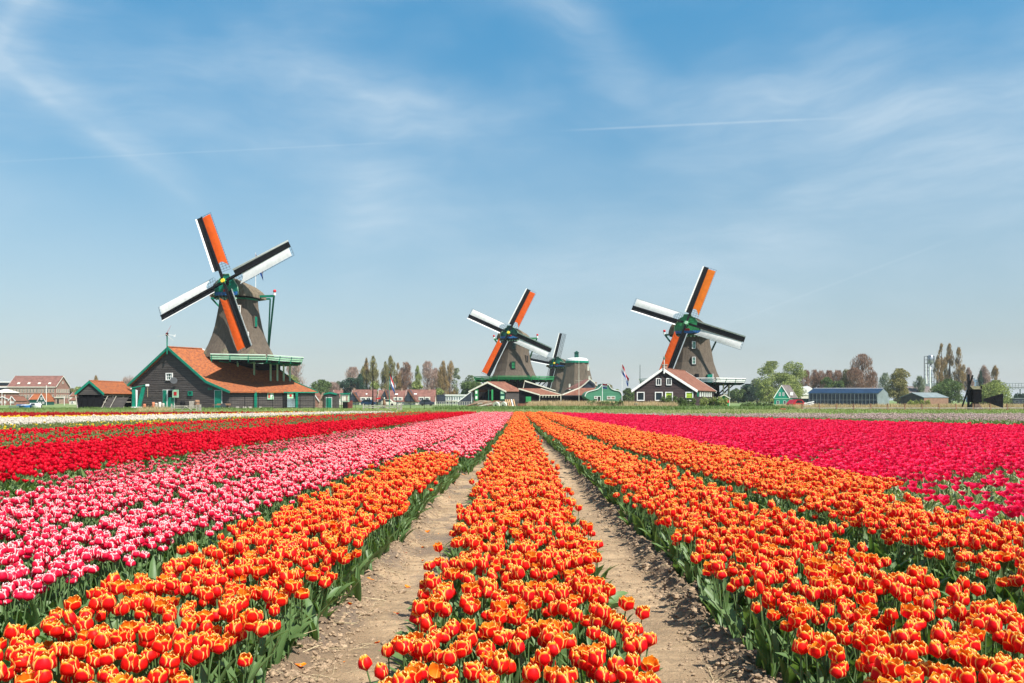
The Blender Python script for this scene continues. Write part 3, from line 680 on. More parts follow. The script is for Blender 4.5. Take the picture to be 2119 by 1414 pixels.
M_blue_p = mat('blue paint', (.03, .16, .42), .5, .1, 3)
M_yellow_p = mat('yellow paint', (.80, .55, .03), .5, .1, 3)
M_tile = mat('orange pantiles', (.33, .102, .030), .85, .3, 2.6, (1, 1, 1.6), .8, 12, col2=(.20, .058, .028), spot=((.08, .05, .038), 4.2, .585, .85), grid=(1.3, .35, 'Z'))
M_tile2 = mat('russet pantiles', (.185, .078, .048), .85, .25, 1.2, (1, 1, 1), .5, 12, col2=(.15, .055, .035), spot=((.30, .14, .085), 4, .56, .6), grid=(1.3, .3, 'Z'))
M_tile_br = mat('brown roof tiles', (.21, .095, .075), .85, .2, 1.2, (1, 1, 1), .3, 12, grid=(1.0, .25, 'Z'))
M_tile_gr = mat('grey roof tiles', (.16, .13, .12), .85, .2, 1.2, (1, 1, 1), .3, 12, grid=(1.0, .25, 'Z'))
M_slate = mat('dark slate cladding', (.035, .045, .065), .6, .2, 1.2, grid=(1.5, .3, 'Z'))
M_brick = mat('red brown brick', (.30, .155, .115), .9, .2, 2, (1, 1, 1), .2, 20, grid=(2.2, .25, 'Z'))
M_brick2 = mat('pale brick', (.38, .26, .19), .9, .2, 2)
M_plaster = mat('pale plaster', (.62, .57, .48), .8, .1, .8)
M_glass = mat('window glass', (.014, .024, .032), .15, .3, .6, spec=.4)
M_glass_lt = mat('glass with painted reflection', (.22, .28, .30), .15, .3, .6, spec=.6)  # pale blue-grey base colour paints a sky reflection on the glass
M_navy_pane = mat('navy glazing', (.010, .018, .030), .55, .3, .6, spec=.15)
M_navy_post = mat('blue grey posts', (.11, .135, .15), .6, .1, .6)
M_shade_in = mat('painted interior shade', (.010, .009, .009), .9, .3, 1)  # near-black colour paints the shade inside openings
M_bluemetal = mat('blue steel roof', (.012, .032, .070), .4, .12, .6, (1, 1, 1), metallic=.1, grid=(1.4, .3, 'X'))
M_greymetal = mat('pale grey cladding', (.17, .20, .20), .6, .1, .6)
M_steel = mat('steel', (.42, .42, .43), .35, .2, .8, metallic=.7)
M_darkmetal = mat('dark steel', (.05, .055, .06), .5, .2, 1)
M_sail_or = mat('orange sailcloth', (.88, .115, .005), .75, .08, 1.2, (1, 1, 1), .2, 6, translucent=.35)
M_sail_am = mat('amber sailcloth', (.92, .20, .005), .75, .08, 1.2, (1, 1, 1), .2, 6, translucent=.35)
M_sail_wh = mat('white sailcloth', (.84, .81, .79), .75, .06, 1.5, (1, 1, 1), .2, 6, translucent=.25)
M_timber = mat('fresh sawn timber', (.52, .32, .16), .8, .25, 3)
M_earth = mat('earth', (.19, .14, .09), .95, .3, 1.5, bump=.5)
M_flag_r = mat('red flag cloth', (.62, .03, .04), .7, .1, 2, translucent=.3); M_flag_w = mat('white flag cloth', (.8, .8, .8), .7, .05, 2, translucent=.3); M_flag_b = mat('blue flag cloth', (.02, .08, .36), .7, .1, 2, translucent=.3)
M_terra = mat('terracotta', (.52, .18, .09), .8, .15, 4); M_barrel = mat('barrel wood', (.27, .15, .085), .8, .3, 4, (1, 1, .3))
M_carred = mat('red car paint', (.42, .012, .02), .25, .05, 1, spec=.6); M_tyre = mat('rubber', (.02, .02, .02), .9, .1, 5)

def clip_strip(poly, z0, z1):
    """clip a polygon of (s, z) pairs to z0..z1"""
    def cut(P, z, keep_above):
        out = []
        for i in range(len(P)):
            a, b = P[i], P[(i+1) % len(P)]
            ia = (a[1] >= z) == keep_above or a[1] == z; ib = (b[1] >= z) == keep_above or b[1] == z
            if ia: out.append(a)
            if ia != ib:
                t = (z-a[1])/(b[1]-a[1]); out.append((a[0]+(b[0]-a[0])*t, z))
        return out
    P = cut(poly, z0, True)
    return cut(P, z1, False) if len(P) > 2 else []
def planks(parent, poly, O, u, n, h, m, name='plank', rs=None):
    """weatherboards over polygon poly of (s, z): O origin, u along the wall, n outward"""
    O, u, n = Vector(O), Vector(u).normalized(), Vector(n).normalized(); rs = rs or random.Random(3)
    z = min(p[1] for p in poly); top = max(p[1] for p in poly)
    while z < top-.04:
        P = clip_strip(poly, z+.012, min(z+h-.012, top-.001))
        if len(P) > 2 and max(p[0] for p in P)-min(p[0] for p in P) > .15:
            off = rs.uniform(.0, .015)
            pts = [O+u*s_+Vector((0, 0, zz))+n*(off+.05*(1-(zz-z)/h)+.01) for s_, zz in P]
            mb = MB(); mb.prism(pts, -n*.05); mb.build(name, m, parent)
        z += h
def window(root, c, w, h, u, n, fm, pm=None, bars=(1, 1), fw=.09, name='window', sill=None):
    """c centre of the opening on the wall face, u horizontal, n outward"""
    c, u, n = Vector(c), Vector(u).normalized(), Vector(n).normalized(); z = Vector((0, 0, 1)); mb = MB()
    for s_ in (-1, 1):
        mb.beam(c+u*s_*(w/2-fw/2)-z*h/2+n*.06, c+u*s_*(w/2-fw/2)+z*h/2+n*.06, fw, .14, up=n)
        mb.beam(c+z*s_*(h/2-fw/2)-u*(w/2-fw)+n*.058, c+z*s_*(h/2-fw/2)+u*(w/2-fw)+n*.058, .136, fw)
    for i in range(1, bars[0]+1):
        x = -w/2+w*i/(bars[0]+1); mb.beam(c+u*x-z*(h/2-fw)+n*.045, c+u*x+z*(h/2-fw)+n*.045, fw*.5, .06, up=n)
    for i in range(1, bars[1]+1):
        y = -h/2+h*i/(bars[1]+1); mb.beam(c+z*y-u*(w/2-fw)+n*.043, c+z*y+u*(w/2-fw)+n*.043, .05, fw*.5)
    f = mb.build(name, fm, root); p = MB()
    p.prism([c-u*(w/2-fw*.6)-z*(h/2-fw*.6)+n*.02, c+u*(w/2-fw*.6)-z*(h/2-fw*.6)+n*.02, c+u*(w/2-fw*.6)+z*(h/2-fw*.6)+n*.02, c-u*(w/2-fw*.6)+z*(h/2-fw*.6)+n*.02], -n*.015)
    p.build('pane', pm or M_glass, f)
    if sill: s2 = MB(); s2.beam(c-u*(w/2+.05)-z*(h/2+.06)+n*.08, c+u*(w/2+.05)-z*(h/2+.06)+n*.08, .2, .12); s2.build('sill', sill, f)
    return f
X1, Y1, Z1 = Vector((1, 0, 0)), Vector((0, 1, 0)), Vector((0, 0, 1))
def gable(root, Wd, L, eave, ridge, wallm, roofm, trim, apex=.5, axis='y', over=.35, rt=.16, board=.26, eave2=None, front_planks=None, side_planks=None, verge_w=.26, back_verge=False, z0=0., basis=None, walls=True, cap=True):
    """gabled box in local coordinates; axis y: gable faces the viewer; axis x: long side faces the viewer, gable at right/left"""
    if basis: BU, BV = Vector((*basis[0], 0)), Vector((*basis[1], 0))
    elif axis == 'y': BU, BV = X1, Y1
    else: BU, BV = Y1, X1
    def m(s_, t, z): return BU*s_+BV*t+Z1*z
    e2 = eave if eave2 is None else eave2; ax = Wd*apex
    prof = [(0, z0), (Wd, z0), (Wd, e2), (ax, ridge), (0, eave)]
    if walls: w_ = MB(); w_.prism([m(s_, 0, z) for s_, z in prof], m(0, L, 0)); w_.build('wall', wallm, root)
    for (sa, za, sb, zb) in ((0, eave, ax, ridge), (Wd, e2, ax, ridge)):
        d = Vector((sb-sa, zb-za)); dn = d.normalized(); sa2, za2 = sa-dn.x*over, za-dn.y*over
        nn = Vector((-dn.y, dn.x)); nn = nn if nn.y > 0 else -nn
        q = [m(sa2, -over, za2), m(sb, -over, zb), m(sb+nn.x*rt, -over, zb+nn.y*rt+rt*.35), m(sa2+nn.x*rt, -over, za2+nn.y*rt)]
        o = MB(); o.prism(q, m(0, L+2*over, 0)); o.build('roof', roofm, root)
        for t in ((-over-.06,) if not back_verge else (-over-.06, L+over+.001)):
            v = MB(); v.prism([m(sa2-nn.x*.04, t, za2-verge_w*.6), m(sb, t, zb-verge_w*.6), m(sb, t, zb+rt*1.7), m(sa2+nn.x*rt*1.15, t, za2+nn.y*rt*1.3)], m(0, .06, 0)); v.build('verge_board', trim, root)
    rc = MB(); rc.tube([m(ax, -over, ridge+rt*1.35), m(ax, L+over, ridge+rt*1.35)], .11, 6); rc.build('ridge_cap', roofm, root)
    if front_planks: planks(root, prof, (0, 0, 0), BU, Vector((BU.y, -BU.x, 0)), board, front_planks)
    if side_planks: planks(root, [(0, z0), (L, z0), (L, e2-.05), (0, e2-.05)], BU*Wd, BV, Vector((BV.y, -BV.x, 0)), board, side_planks)
    return prof

# ------------------------------------------------------------ windmills
def flag(name, label, base, height, fw, fh, u, droop=.6, pole_m=None, pr=.06, stripes=None, parent=None):
    pole_m = pole_m or M_white_p; base = Vector(base); u = Vector(u).normalized()
    if parent is None: r = thing(name, label, 'flag', base, 0); off = Vector((0, 0, 0))
    else: r = parent; off = base
    p = MB(); p.tube([off, off+Vector((0, 0, height))], [pr, pr*.6], 8); p.build('pole', pole_m, r)
    stripes = stripes or (M_flag_r, M_flag_w, M_flag_b); n = 8; side = u.cross(Z1)
    for k, m_ in enumerate(stripes):
        mb = MB(); vs = []; fs = []
        for i in range(n+1):
            for j in range(2):
                t = i/n; zz = -(k+j)*fh/3
                p_ = off+Vector((0, 0, height-.1+zz))+u*(fw*t*(1-droop*.55))-Z1*(fw*t*droop)+side*(.10*fw*math.sin(t*7+zz))
                vs.append(p_)
        for i in range(n): a = i*2; fs.append((a, a+1, a+3, a+2))
        mb.add(vs, fs); mb.build('stripe', m_, r, True)
    return r
def sail(root, H, e, c, n, L, cloth, lattice_only=False, r_in=.17, wc=1.55, wb=.80, ww=.22, big=1.):
    def pt(r, s_, h=0.): return H+e*r+c*s_+n*h
    tw = lambda r: .16*(1-r/L)
    st_ = MB(); st_.beam(pt(.0, 0, .1), pt(L*.5, 0, .08), .36, .36, up=n, w2=.30); st_.beam(pt(L*.5, 0, .08), pt(L, 0, .05), .30, .30, up=n, w2=.20)
    sroot = st_.build('sail', M_black, root)
    bd = MB(); r0 = L*r_in; segs = 7
    for i in range(segs):
        a, b = r0+(L-r0)*i/segs, r0+(L-r0)*(i+1)/segs
        bd.add([pt(a, -wb, .12+tw(a)), pt(b, -wb, .12+tw(b)), pt(b, -.10, .0), pt(a, -.10, .0), pt(a, -wb, .07+tw(a)), pt(b, -wb, .07+tw(b)), pt(b, -.10, -.05), pt(a, -.10, -.05)],
               [(0, 1, 2, 3), (7, 6, 5, 4), (0, 4, 5, 1), (3, 2, 6, 7)])
    bd.build('leading_board', M_black, sroot)
    wb_ = MB()
    wb_.add([pt(r0, -wb-ww, .30+tw(r0)), pt(L, -wb-ww, .22), pt(L, -wb, .12), pt(r0, -wb, .12+tw(r0)), pt(r0, -wb-ww, .25+tw(r0)), pt(L, -wb-ww, .17), pt(L, -wb, .07), pt(r0, -wb, .07+tw(r0))],
            [(0, 1, 2, 3), (7, 6, 5, 4), (0, 4, 5, 1), (3, 2, 6, 7), (0, 3, 7, 4), (1, 5, 6, 2)]); wb_.build('edge_board', M_white_p, sroot)
    lt = MB(); nb = 24; rr = L*.13
    for i in range(nb+1):
        r = rr+(L-rr)*i/nb; lt.beam(pt(r, .05, -.02), pt(r, wc+.06, -.10-tw(r)*2),   .036*big)
    for s_ in (.35, .68, 1.0):
        lt.beam(pt(rr, wc*s_+.03, -.12), pt(L, wc*s_+.03, -.10*s_), .036*big)
    lt.build('lattice', M_darkmetal if not lattice_only else M_black, sroot)
    if cloth:
        mb = MB(); nr, ns = 48, 6; vs = []; fs = []; ra, rb = L*.25, L*.975
        for i in range(nr+1):
            for j in range(ns+1):
                v = j/ns; a = ra-L*.015*v-L*.055*v*v+.35*math.sin(v*math.pi)
                r = a+(rb-a)*i/nr; s_ = .10+(wc*.99-.10)*v
                bul = .10*math.sin(v*math.pi)*(.6+.4*math.sin(i/nr*math.pi))+.018*math.sin(i*math.pi)*0+.022*abs(math.sin(i*math.pi/4))*(.4+.6*v)
                vs.append(pt(r, s_, .0-tw(r)*v*1.2+bul+.05))
        for i in range(nr):
            for j in range(ns): a = i*(ns+1)+j; fs.append((a, a+1, a+ns+2, a+ns+1))
        mb.add(vs, fs); mb.build('sailcloth', cloth, sroot, True)
    return sroot
def windmill(name, label, ax, ay, prof, hub, psi, tau, ang, L, cloths, stage=None, cap=None, rot8=0., body=M_thatch, board=M_green, trimc=M_green, base_m=M_black, hubm=M_yellow_p, wins=(), lattice=False, band=M_green, tail=True, big=1., cap_m=None, front=None, skip=(), base_r=None):
    root = thing(name, label, 'windmill', (ax, ay, 0)); O = Vector((ax, ay, 0))
    psi, tau, ang = R(psi), R(tau), R(ang)
    nh = Vector((-math.sin(psi), -math.cos(psi), 0)); n = (nh*math.cos(tau)+Z1*math.sin(tau)).normalized()
    u = Vector((math.cos(psi), -math.sin(psi), 0)); v = n.cross(u); v = v if v.z > 0 else -v
    H = Vector(hub)-O
    # tower: eight thatched faces with a little curve on each
    zb = prof[0][0]
    def tower(p0, p1, m_, nm, off=0.):
        pr = [(z, r+off) for z, r in prof if p0-1e-6 <= z <= p1+1e-6]
        mb = MB(); ns = 8; sub = 4; vs = []
        for z, r in pr:
            for k_ in range(ns):
                a0, a1 = rot8+R(22.5)+k_*R(45), rot8+R(22.5)+(k_+1)*R(45); Rr = r/math.cos(R(22.5))
                for q in range(sub):
                    t = q/sub; p = Vector((math.cos(a0), math.sin(a0), 0)).lerp(Vector((math.cos(a1), math.sin(a1), 0)), t)*Rr
                    bl = 1+.035*math.sin(math.pi*t); vs.append((p.x*bl, p.y*bl, z))
        m = ns*sub; fs = []
        for i in range(len(pr)-1):
            for k_ in range(m): fs.append((i*m+k_, i*m+(k_+1) % m, (i+1)*m+(k_+1) % m, (i+1)*m+k_))
        mb.add(vs, fs); mb.add(vs[:m], [tuple(range(m))[::-1]]); mb.add(vs[-m:], [tuple(range(m))])
        return mb.build(nm, m_, root)
    top = prof[-1][0]
    def rad(z):
        for (a, ra), (b, rb) in zip(prof, prof[1:]):
            if a <= z <= b: return ra+(rb-ra)*(z-a)/(b-a)
        return prof[-1][1]
    tower(zb, top, body, 'tower')
    if stage: 
        bs = MB(); bs.lathe([(0, (base_r or rad(zb)*.99)/math.cos(R(22.5))), (zb-.02, (base_r or rad(zb)*.96)/math.cos(R(22.5)))], n=8, rot=rot8+R(22.5)); bs.build('base', base_m, root)
    rb = MB(); rt_ = prof[-1][1]; rb.lathe([(top+.0, rt_*1.04), (top+.28, rt_*1.06)], n=24); rb.build('cap_ring', band, root)
    # cap: thatched hood, high at the front
    ctop, cback = cap; zc = top+.42
    fr, bk = rt_*1.10, rt_*1.45; ns_ = 9
    secs = []; yt = [0, .12, .3, .5, .7, .85, .95, 1.]
    for t in yt:
        y = -fr+(fr+bk)*t
        w_ = rt_*1.16*(1-(2*t-.85)**4*.10)*(1 if t < .9 else math.sqrt(max(.02, 1-((t-.7)/.31)**2)))
        hgt = (ctop-zc)*(1-.02*t*0)+((cback-ctop)*t**1.2); hgt *= (1 if t < .75 else math.sqrt(max(.03, 1-((t-.75)/.27)**2)))
        secs.append((y, w_, max(hgt, .1)))
    mb = MB(); vs = []; npn = 12
    for y, w_, hgt in secs:
        for k_ in range(npn+1):
            a = math.pi*k_/npn; cx = math.cos(a); sx = math.sin(a)
            lx = w_*math.copysign(abs(cx)**.8, cx); lz = zc+hgt*(sx**1.15)
            vs.append(u*lx-nh*(y)+Z1*lz+Vector((0, 0, 0)))
    m = npn+1; fs = [(i*m+k_, i*m+k_+1, (i+1)*m+k_+1, (i+1)*m+k_) for i in range(len(secs)-1) for k_ in range(npn)]
    fs.append(tuple(range(m))[::-1]); e_ = (len(secs)-1)*m; fs.append(tuple(range(e_, e_+m)))
    fs.append(tuple([i*m for i in range(len(secs))]+[i*m+npn for i in reversed(range(len(secs)))]))
    mb.add(vs, fs); capo = mb.build('cap', cap_m or M_thatch_cap, root)
    kl = MB(); kl.prism([u*rt_*1.22*math.cos(a)-nh*(-fr*.1)+nh*rt_*0+Z1*(zc-.16)-nh*rt_*1.3*math.sin(a) for a in [2*math.pi*i/16 for i in range(16)]], Z1*.14); kl.build('cap_skirt', M_blacktar, root)
    # painted board at the front of the cap
    fw_, fb = rt_*.80, zc-.35
    bp = [(-fw_*.62, fb), (fw_*.62, fb), (fw_*.95, fb+.5), (fw_*.9, fb+(ctop-fb)*.55), (fw_*.50, ctop-.2), (fw_*.30, ctop+.05), (fw_*.25, ctop+.45), (-fw_*.25, ctop+.45), (-fw_*.30, ctop+.05), (-fw_*.50, ctop-.2), (-fw_*.9, fb+(ctop-fb)*.55), (-fw_*.95, fb+.5)]
    f = fr+.10
    b_ = MB(); b_.prism([u*x+Z1*z+nh*f for x, z in bp], nh*.12); bo = b_.build('cap_board', board, root)
    tr_ = MB()
    for i in range(2, 11): p, q = bp[i], bp[(i+1) % 12]; tr_.beam(u*p[0]+Z1*p[1]+nh*(f+.16), u*q[0]+Z1*q[1]+nh*(f+.16), .09)
    tr_.build('trim', M_mint, bo)
    bb = MB(); bb.prism([u*x+Z1*z+nh*(f+.13) for x, z in ((-fw_*.9, fb+.45), (fw_*.9, fb+.45), (fw_*.92, fb+.95), (-fw_*.92, fb+.95))], nh*.06); bb.build('blue_panel', M_blue_p, bo)
    bb = MB(); bb.prism([u*x+Z1*z+nh*(f+.21) for x, z in ((-.45, fb+.95), (.45, fb+.95), (.38, fb+1.35), (-.38, fb+1.35))], nh*.05); bb.build('red_panel', M_red_p, bo)
    sc_ = MB()
    for i in range(7): x = -fw_*.75+i*fw_*.25; sc_.tube([u*x+Z1*(fb-.12)+nh*(f+.1), u*x+Z1*(fb-.12)+nh*(f+.2)], .17, 8)
    sc_.build('scroll_trim', M_mint, bo)
    # shaft, hub and star
    hb = MB(); hb.beam(H-n*3.2, H+n*.25, .62, .62); hb.build('windshaft', M_black, root)
    sr = MB()
    for k_ in range(16):
        a0 = k_*math.pi/8; r_ = .62 if k_ % 2 == 0 else .40
        a1 = (k_+1)*math.pi/8; r2 = .62 if k_ % 2 == 1 else .40
        sr.prism([H+n*.32, H+n*.28+u*r_*math.cos(a0)+v*r_*math.sin(a0), H+n*.28+u*r2*math.cos(a1)+v*r2*math.sin(a1)], n*.08)
    so = sr.build('hub_star', M_green2, root)
    hc = MB(); hc.tube([H+n*.38, H+n*.5], [.36, .30], 10); hc.build('hub_cap', hubm, so)
    for k_ in range(4):
        b = ang+k_*math.pi/2; e = u*math.cos(b)+v*math.sin(b); c = u*math.sin(b)-v*math.cos(b)
        sail(root, H+n*(.14 if k_ % 2 else -.14), e, c, n, L, cloths[k_] if cloths else None, lattice, big=big)
    if stage:
        zs, Rs, railm, railtop, nposts, postm, postfeet, overh = stage
        dk = MB(); r8 = 1/math.cos(R(22.5))
        ring = lambda r, z: [Vector((r*r8*math.cos(rot8+R(22.5)+k_*R(45)), r*r8*math.sin(rot8+R(22.5)+k_*R(45)), z)) for k_ in range(8)]
        ri, ro, r2i, r2o = ring(rad(zb)*.9, zs), ring(Rs, zs), ring(rad(zb)*.9, zs-.16), ring(Rs, zs-.16)
        for k_ in range(8):
            if k_ in skip: continue
            j = (k_+1) % 8; dk.add([ri[k_], ri[j], ro[j], ro[k_], r2i[k_], r2i[j], r2o[j], r2o[k_]], [(0, 3, 2, 1), (4, 5, 6, 7), (3, 7, 6, 2), (0, 1, 5, 4)])
        dk.build('stage_deck', M_blacktar, root)
        jo = MB()
        for k_ in range(24):
            a = 2*math.pi*k_/24+.05
            if any(((a-(rot8+R(45)*(q_+1)))+math.pi) % (2*math.pi)-math.pi < R(22.5) and ((a-(rot8+R(45)*(q_+1)))+math.pi) % (2*math.pi)-math.pi > -R(22.5) for q_ in skip): continue
            rr2 = Rs/max(math.cos((a-rot8+R(22.5)) % R(45)-R(22.5)), .5)*.98
            jo.beam(Vector((rad(zb)*math.cos(a), rad(zb)*math.sin(a), zs-.24)), Vector((rr2*math.cos(a), rr2*math.sin(a), zs-.24)), .12, .14)
        jo.build('stage_joists', trimc, root)
        for k_ in range(8):
            if k_ in skip: continue
            a, b = ro[k_], ro[(k_+1) % 8]
            outw = ((a+b)/2-Vector((0, 0, zs))).normalized()*.35
            rb_ = MB(); rb_.beam(a+Z1*.74+outw, b+Z1*.74+outw, .12, .10); rb_.beam(a+Z1*.45+outw*.6, b+Z1*.45+outw*.6, .06, .16 if not overh else .26)
            if overh: rb_.beam(a+Z1*.17+outw*.3, b+Z1*.17+outw*.3, .05, .22)
            rb_.build('rail', railm, root)
            tp = MB(); tp.beam(a+Z1*.82+outw, b+Z1*.82+outw, .14, .05); tp.build('rail_cap', railtop, root)
            for t in (.02, .35, .68):
                p = a.lerp(b, t); q = MB(); q.beam(p-Z1*.3, p+Z1*.76+outw, .10, .10); q.build('rail_post', trimc, root)
        for fx, fy, fz in postfeet:
            q = MB(); q.beam((fx-ax, fy-ay, fz), (fx-ax, fy-ay, zs-.15), .22); q.build('stage_post', postm, root)
        for k_ in range(nposts):
            a = rot8+2*math.pi*k_/nposts+R(11); q = MB(); cs, sn = math.cos(a), math.sin(a)
            q.beam((cs*rad(zb), sn*rad(zb), zs-2.6), (cs*Rs*.86, sn*Rs*.86, zs-.25), .2); q.build('stage_brace', base_m, root)
    if tail:
        zt = top+.75; B0 = -nh*rt_*.35; half = L*.475
        tb = MB(); tb.beam(B0-u*half+Z1*zt, B0+u*half+Z1*zt, .32, .34); tb.build('cross_beam', trimc, root)
        B1 = -nh*rt_*1.45; h2 = half*.55
        tb = MB(); tb.beam(B1-u*h2+Z1*zt, B1+u*h2+Z1*zt, .28); tb.build('rear_beam', trimc, root)
        foot = -nh*(stage[1]*.9 if stage else rt_*3)+Z1*(stage[0]+1.2 if stage else 1.)
        for s_ in (-1, 1):
            q = MB(); q.beam(B0+u*s_*half+Z1*zt, foot, .26, .22); q.build('tail_brace', trimc, root)
            q = MB(); q.beam(B1+u*s_*h2+Z1*zt, foot, .22, .2); q.build('tail_brace', trimc, root)
            q = MB(); c0 = B0+u*s_*half+Z1*zt; q.tube([c0+Z1*.1+u*s_*.1, c0+Z1*.5+u*s_*.12], .2, 8); q.build('finial_base', M_white_p, root)
            q = MB(); q.lathe([(0, .1), (.1, .24), (.3, .27), (.48, .12)], c0+Z1*.52+u*s_*.12, 8); q.build('finial_ball', M_red_p, root)
        q = MB(); q.beam(-nh*rt_*1.3+Z1*zt, foot-Z1*.6, .36, .36); q.build('tail_pole', trimc, root)
    for (wx, z, w_, h, fm, pm, sl) in wins:   # windows set into the viewer's side of the tower
        # wx: sideways offset; the face is found from the octagon
        a = math.atan2(-rad(z), wx); kf = round((a-rot8)/R(45))*R(45)+rot8; nn = Vector((math.cos(kf), math.sin(kf), 0)); uu = Vector((-nn.y, nn.x, 0))
        c_ = nn*(rad(z-h/2)+.10)+Z1*z; c_ += uu*((wx-c_.x)/uu.x if abs(uu.x) > .3 else 0)
        slope = (rad(z+.8)-rad(z-.8))/1.6
        q = MB(); q.beam(c_-Z1*(h/2+.08)-nn*.28, c_+Z1*(h/2+.14)-nn*.28, w_+.34, .9, up=nn); q.build('window_hood', body, root)
        window(root, c_+nn*.17, w_, h, uu, nn, fm, pm, (1, 1), .10)
    return root

def prof8(pairs): return pairs
# --- left mill
A1 = Vector((WX(494, 125), 125, 0))
# barn planes (used for the feet of the stage posts too)
Bc = G(475, 115); s_dir = Vector((.65, .76, 0)).normalized(); g_dir = Vector((-.953, .302, 0)).normalized()
def barn_pt(px_, py_):
    """point of the gable plane seen at a photo position"""
    r = Vector(((px_-VX)/F, 1, (HY-py_)/F)); nrm = Vector((g_dir.y, -g_dir.x, 0)); t = nrm.dot(Bc)/nrm.dot(r); return r*t+Vector((0, 0, CZ))
gA, gK, gB, gE = barn_pt(352, 721), barn_pt(430, 790), barn_pt(475, 809.6), barn_pt(272, 796)
def roof_hit(px_, py_, P0, P1):
    nrm = (P1-P0).cross(s_dir); r = Vector(((px_-VX)/F, 1, (HY-py_)/F)); t = nrm.dot(P0-Vector((0, 0, CZ)))/nrm.dot(r); return r*t+Vector((0, 0, CZ))
feet = [tuple(roof_hit(x_, y_, gA, gK)) for x_, y_ in ((492, 760), (526, 778), (560, 790), (574, 790), (587, 790), (600, 790))]
windmill('smock_windmill', 'largest thatched windmill behind the grey barn, pale green stage, orange and white sails', A1.x, A1.y,
         [(7.95, 5.25), (8.9, 4.85), (9.9, 4.35), (11.4, 3.80), (12.8, 3.42), (14.2, 3.16), (15.9, 2.86), (16.9, 2.78)],
         (-44.66, 121, 19.4), 14, 10, 26, 11.75, [M_sail_wh, M_sail_or, M_sail_wh, M_sail_or],
         stage=(7.25, 9.2, M_mint, M_white_p, 0, M_mint, feet, True), cap=(20.2, 19.2), rot8=R(-71),
         skip=(5, 6), base_r=1.4, wins=((1.05, 15.0, .62, 1.7, M_white_p, M_glass_lt, 1), (3.1, 13.5, .34, 1.5, M_green, M_green, 1), (2.45, 11.2, .70, 1.15, M_white_p, M_glass_lt, 1)), board=M_green)
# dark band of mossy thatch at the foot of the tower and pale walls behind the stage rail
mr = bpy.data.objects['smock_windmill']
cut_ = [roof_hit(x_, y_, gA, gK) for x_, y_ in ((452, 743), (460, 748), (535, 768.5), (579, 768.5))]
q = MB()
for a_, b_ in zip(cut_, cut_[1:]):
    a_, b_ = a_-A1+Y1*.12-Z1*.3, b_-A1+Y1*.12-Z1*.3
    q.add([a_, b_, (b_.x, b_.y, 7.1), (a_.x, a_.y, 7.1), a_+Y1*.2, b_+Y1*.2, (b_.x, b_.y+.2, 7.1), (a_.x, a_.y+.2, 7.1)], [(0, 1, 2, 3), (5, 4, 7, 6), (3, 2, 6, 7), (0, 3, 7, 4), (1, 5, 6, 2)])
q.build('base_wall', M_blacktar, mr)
q = MB(); q.lathe([(7.6, 5.40), (8.1, 5.50), (8.35, 5.62), (9.15, 5.15)], n=8, rot=R(-71+22.5)); q.build('thatch_foot', M_thatch_dk, mr)
q = MB(); q.lathe([(7.36, 5.3), (8.0, 5.3)], n=8, rot=R(-71+22.5)); q.build('stage_wall', M_mint, mr)
flag('smock_windmill_flag', None, Vector((WX(529, 128)-A1.x, 3, 17)), WZ(523, 128)-17, 2.7, 1.6, (1, .1, 0), 1.05, parent=mr)
q = MB(); zc_ = WZ(588, 124)
# --- middle mill
windmill('smock_windmill', 'middle thatched windmill with green stage, standing left of the two small background mills', WX(1064, 187), 187,
         [(6.55, 5.15), (8, 4.5), (9.8, 3.90), (11.2, 3.60), (12.6, 3.36), (14.65, 3.08), (15.1, 3.02)],
         (-2.218, 183, 16.8), 16, 10, -25, 11.0, [M_sail_wh, M_sail_or, M_sail_wh, M_sail_or],
         stage=(5.95, 8.9, M_green2, M_green2, 8, M_black, [], True), cap=(18.1, 17.2), rot8=R(-90),
         wins=((-.15, 9.4, .8, 1.6, M_green_dk, M_green2, 1), (2.9, 11.0, .5, 1.3, M_tarred, M_glass, 1), (0.0, 13.8, .7, 1.3, M_green_dk, M_glass, 1)), board=M_green_dk, trimc=M_green2)
# --- right mill
windmill('smock_windmill', 'right thatched windmill behind the dark brown house with white gable boards', WX(1430, 152), 152,
         [(5.15, 5.30), (6.6, 4.65), (8.5, 4.05), (10.3, 3.75), (12.0, 3.45), (13.3, 3.30)],
         (31.2, 148, 15.66), 22, 8, -20, 11.0, [M_sail_wh, M_sail_am, M_sail_wh, M_sail_or],
         stage=(4.55, 9.4, M_white_p, M_white_p, 8, M_cream, [(WX(x_, 146), 146+i*1.3, 0) for i, x_ in enumerate((1497, 1512.5, 1516, 1519, 1523))], True), cap=(16.9, 15.6), rot8=R(-101),
         wins=((-.3, 11.6, .65, 1.35, M_white_p, M_green, 1), (-.4, 8.7, .65, 1.35, M_white_p, M_green, 1)), board=M_green2, trimc=M_green_dk, hubm=M_mint)
mr3 = bpy.data.objects['smock_windmill.002']
q = MB(); q.box((1.75, -5.95, 4.6), (2.65, -4.9, 6.1)); q.build('door', M_green, mr3)
q = MB(); q.box((2.67, -5.97, 4.6), (2.8, -4.9, 6.2)); q.build('door_frame', M_white_p, mr3)
q = MB(); q.box((-.4, -6.2, 5.6), (.1, -5.0, 6.2)); q.build('hatch', M_black, mr3)
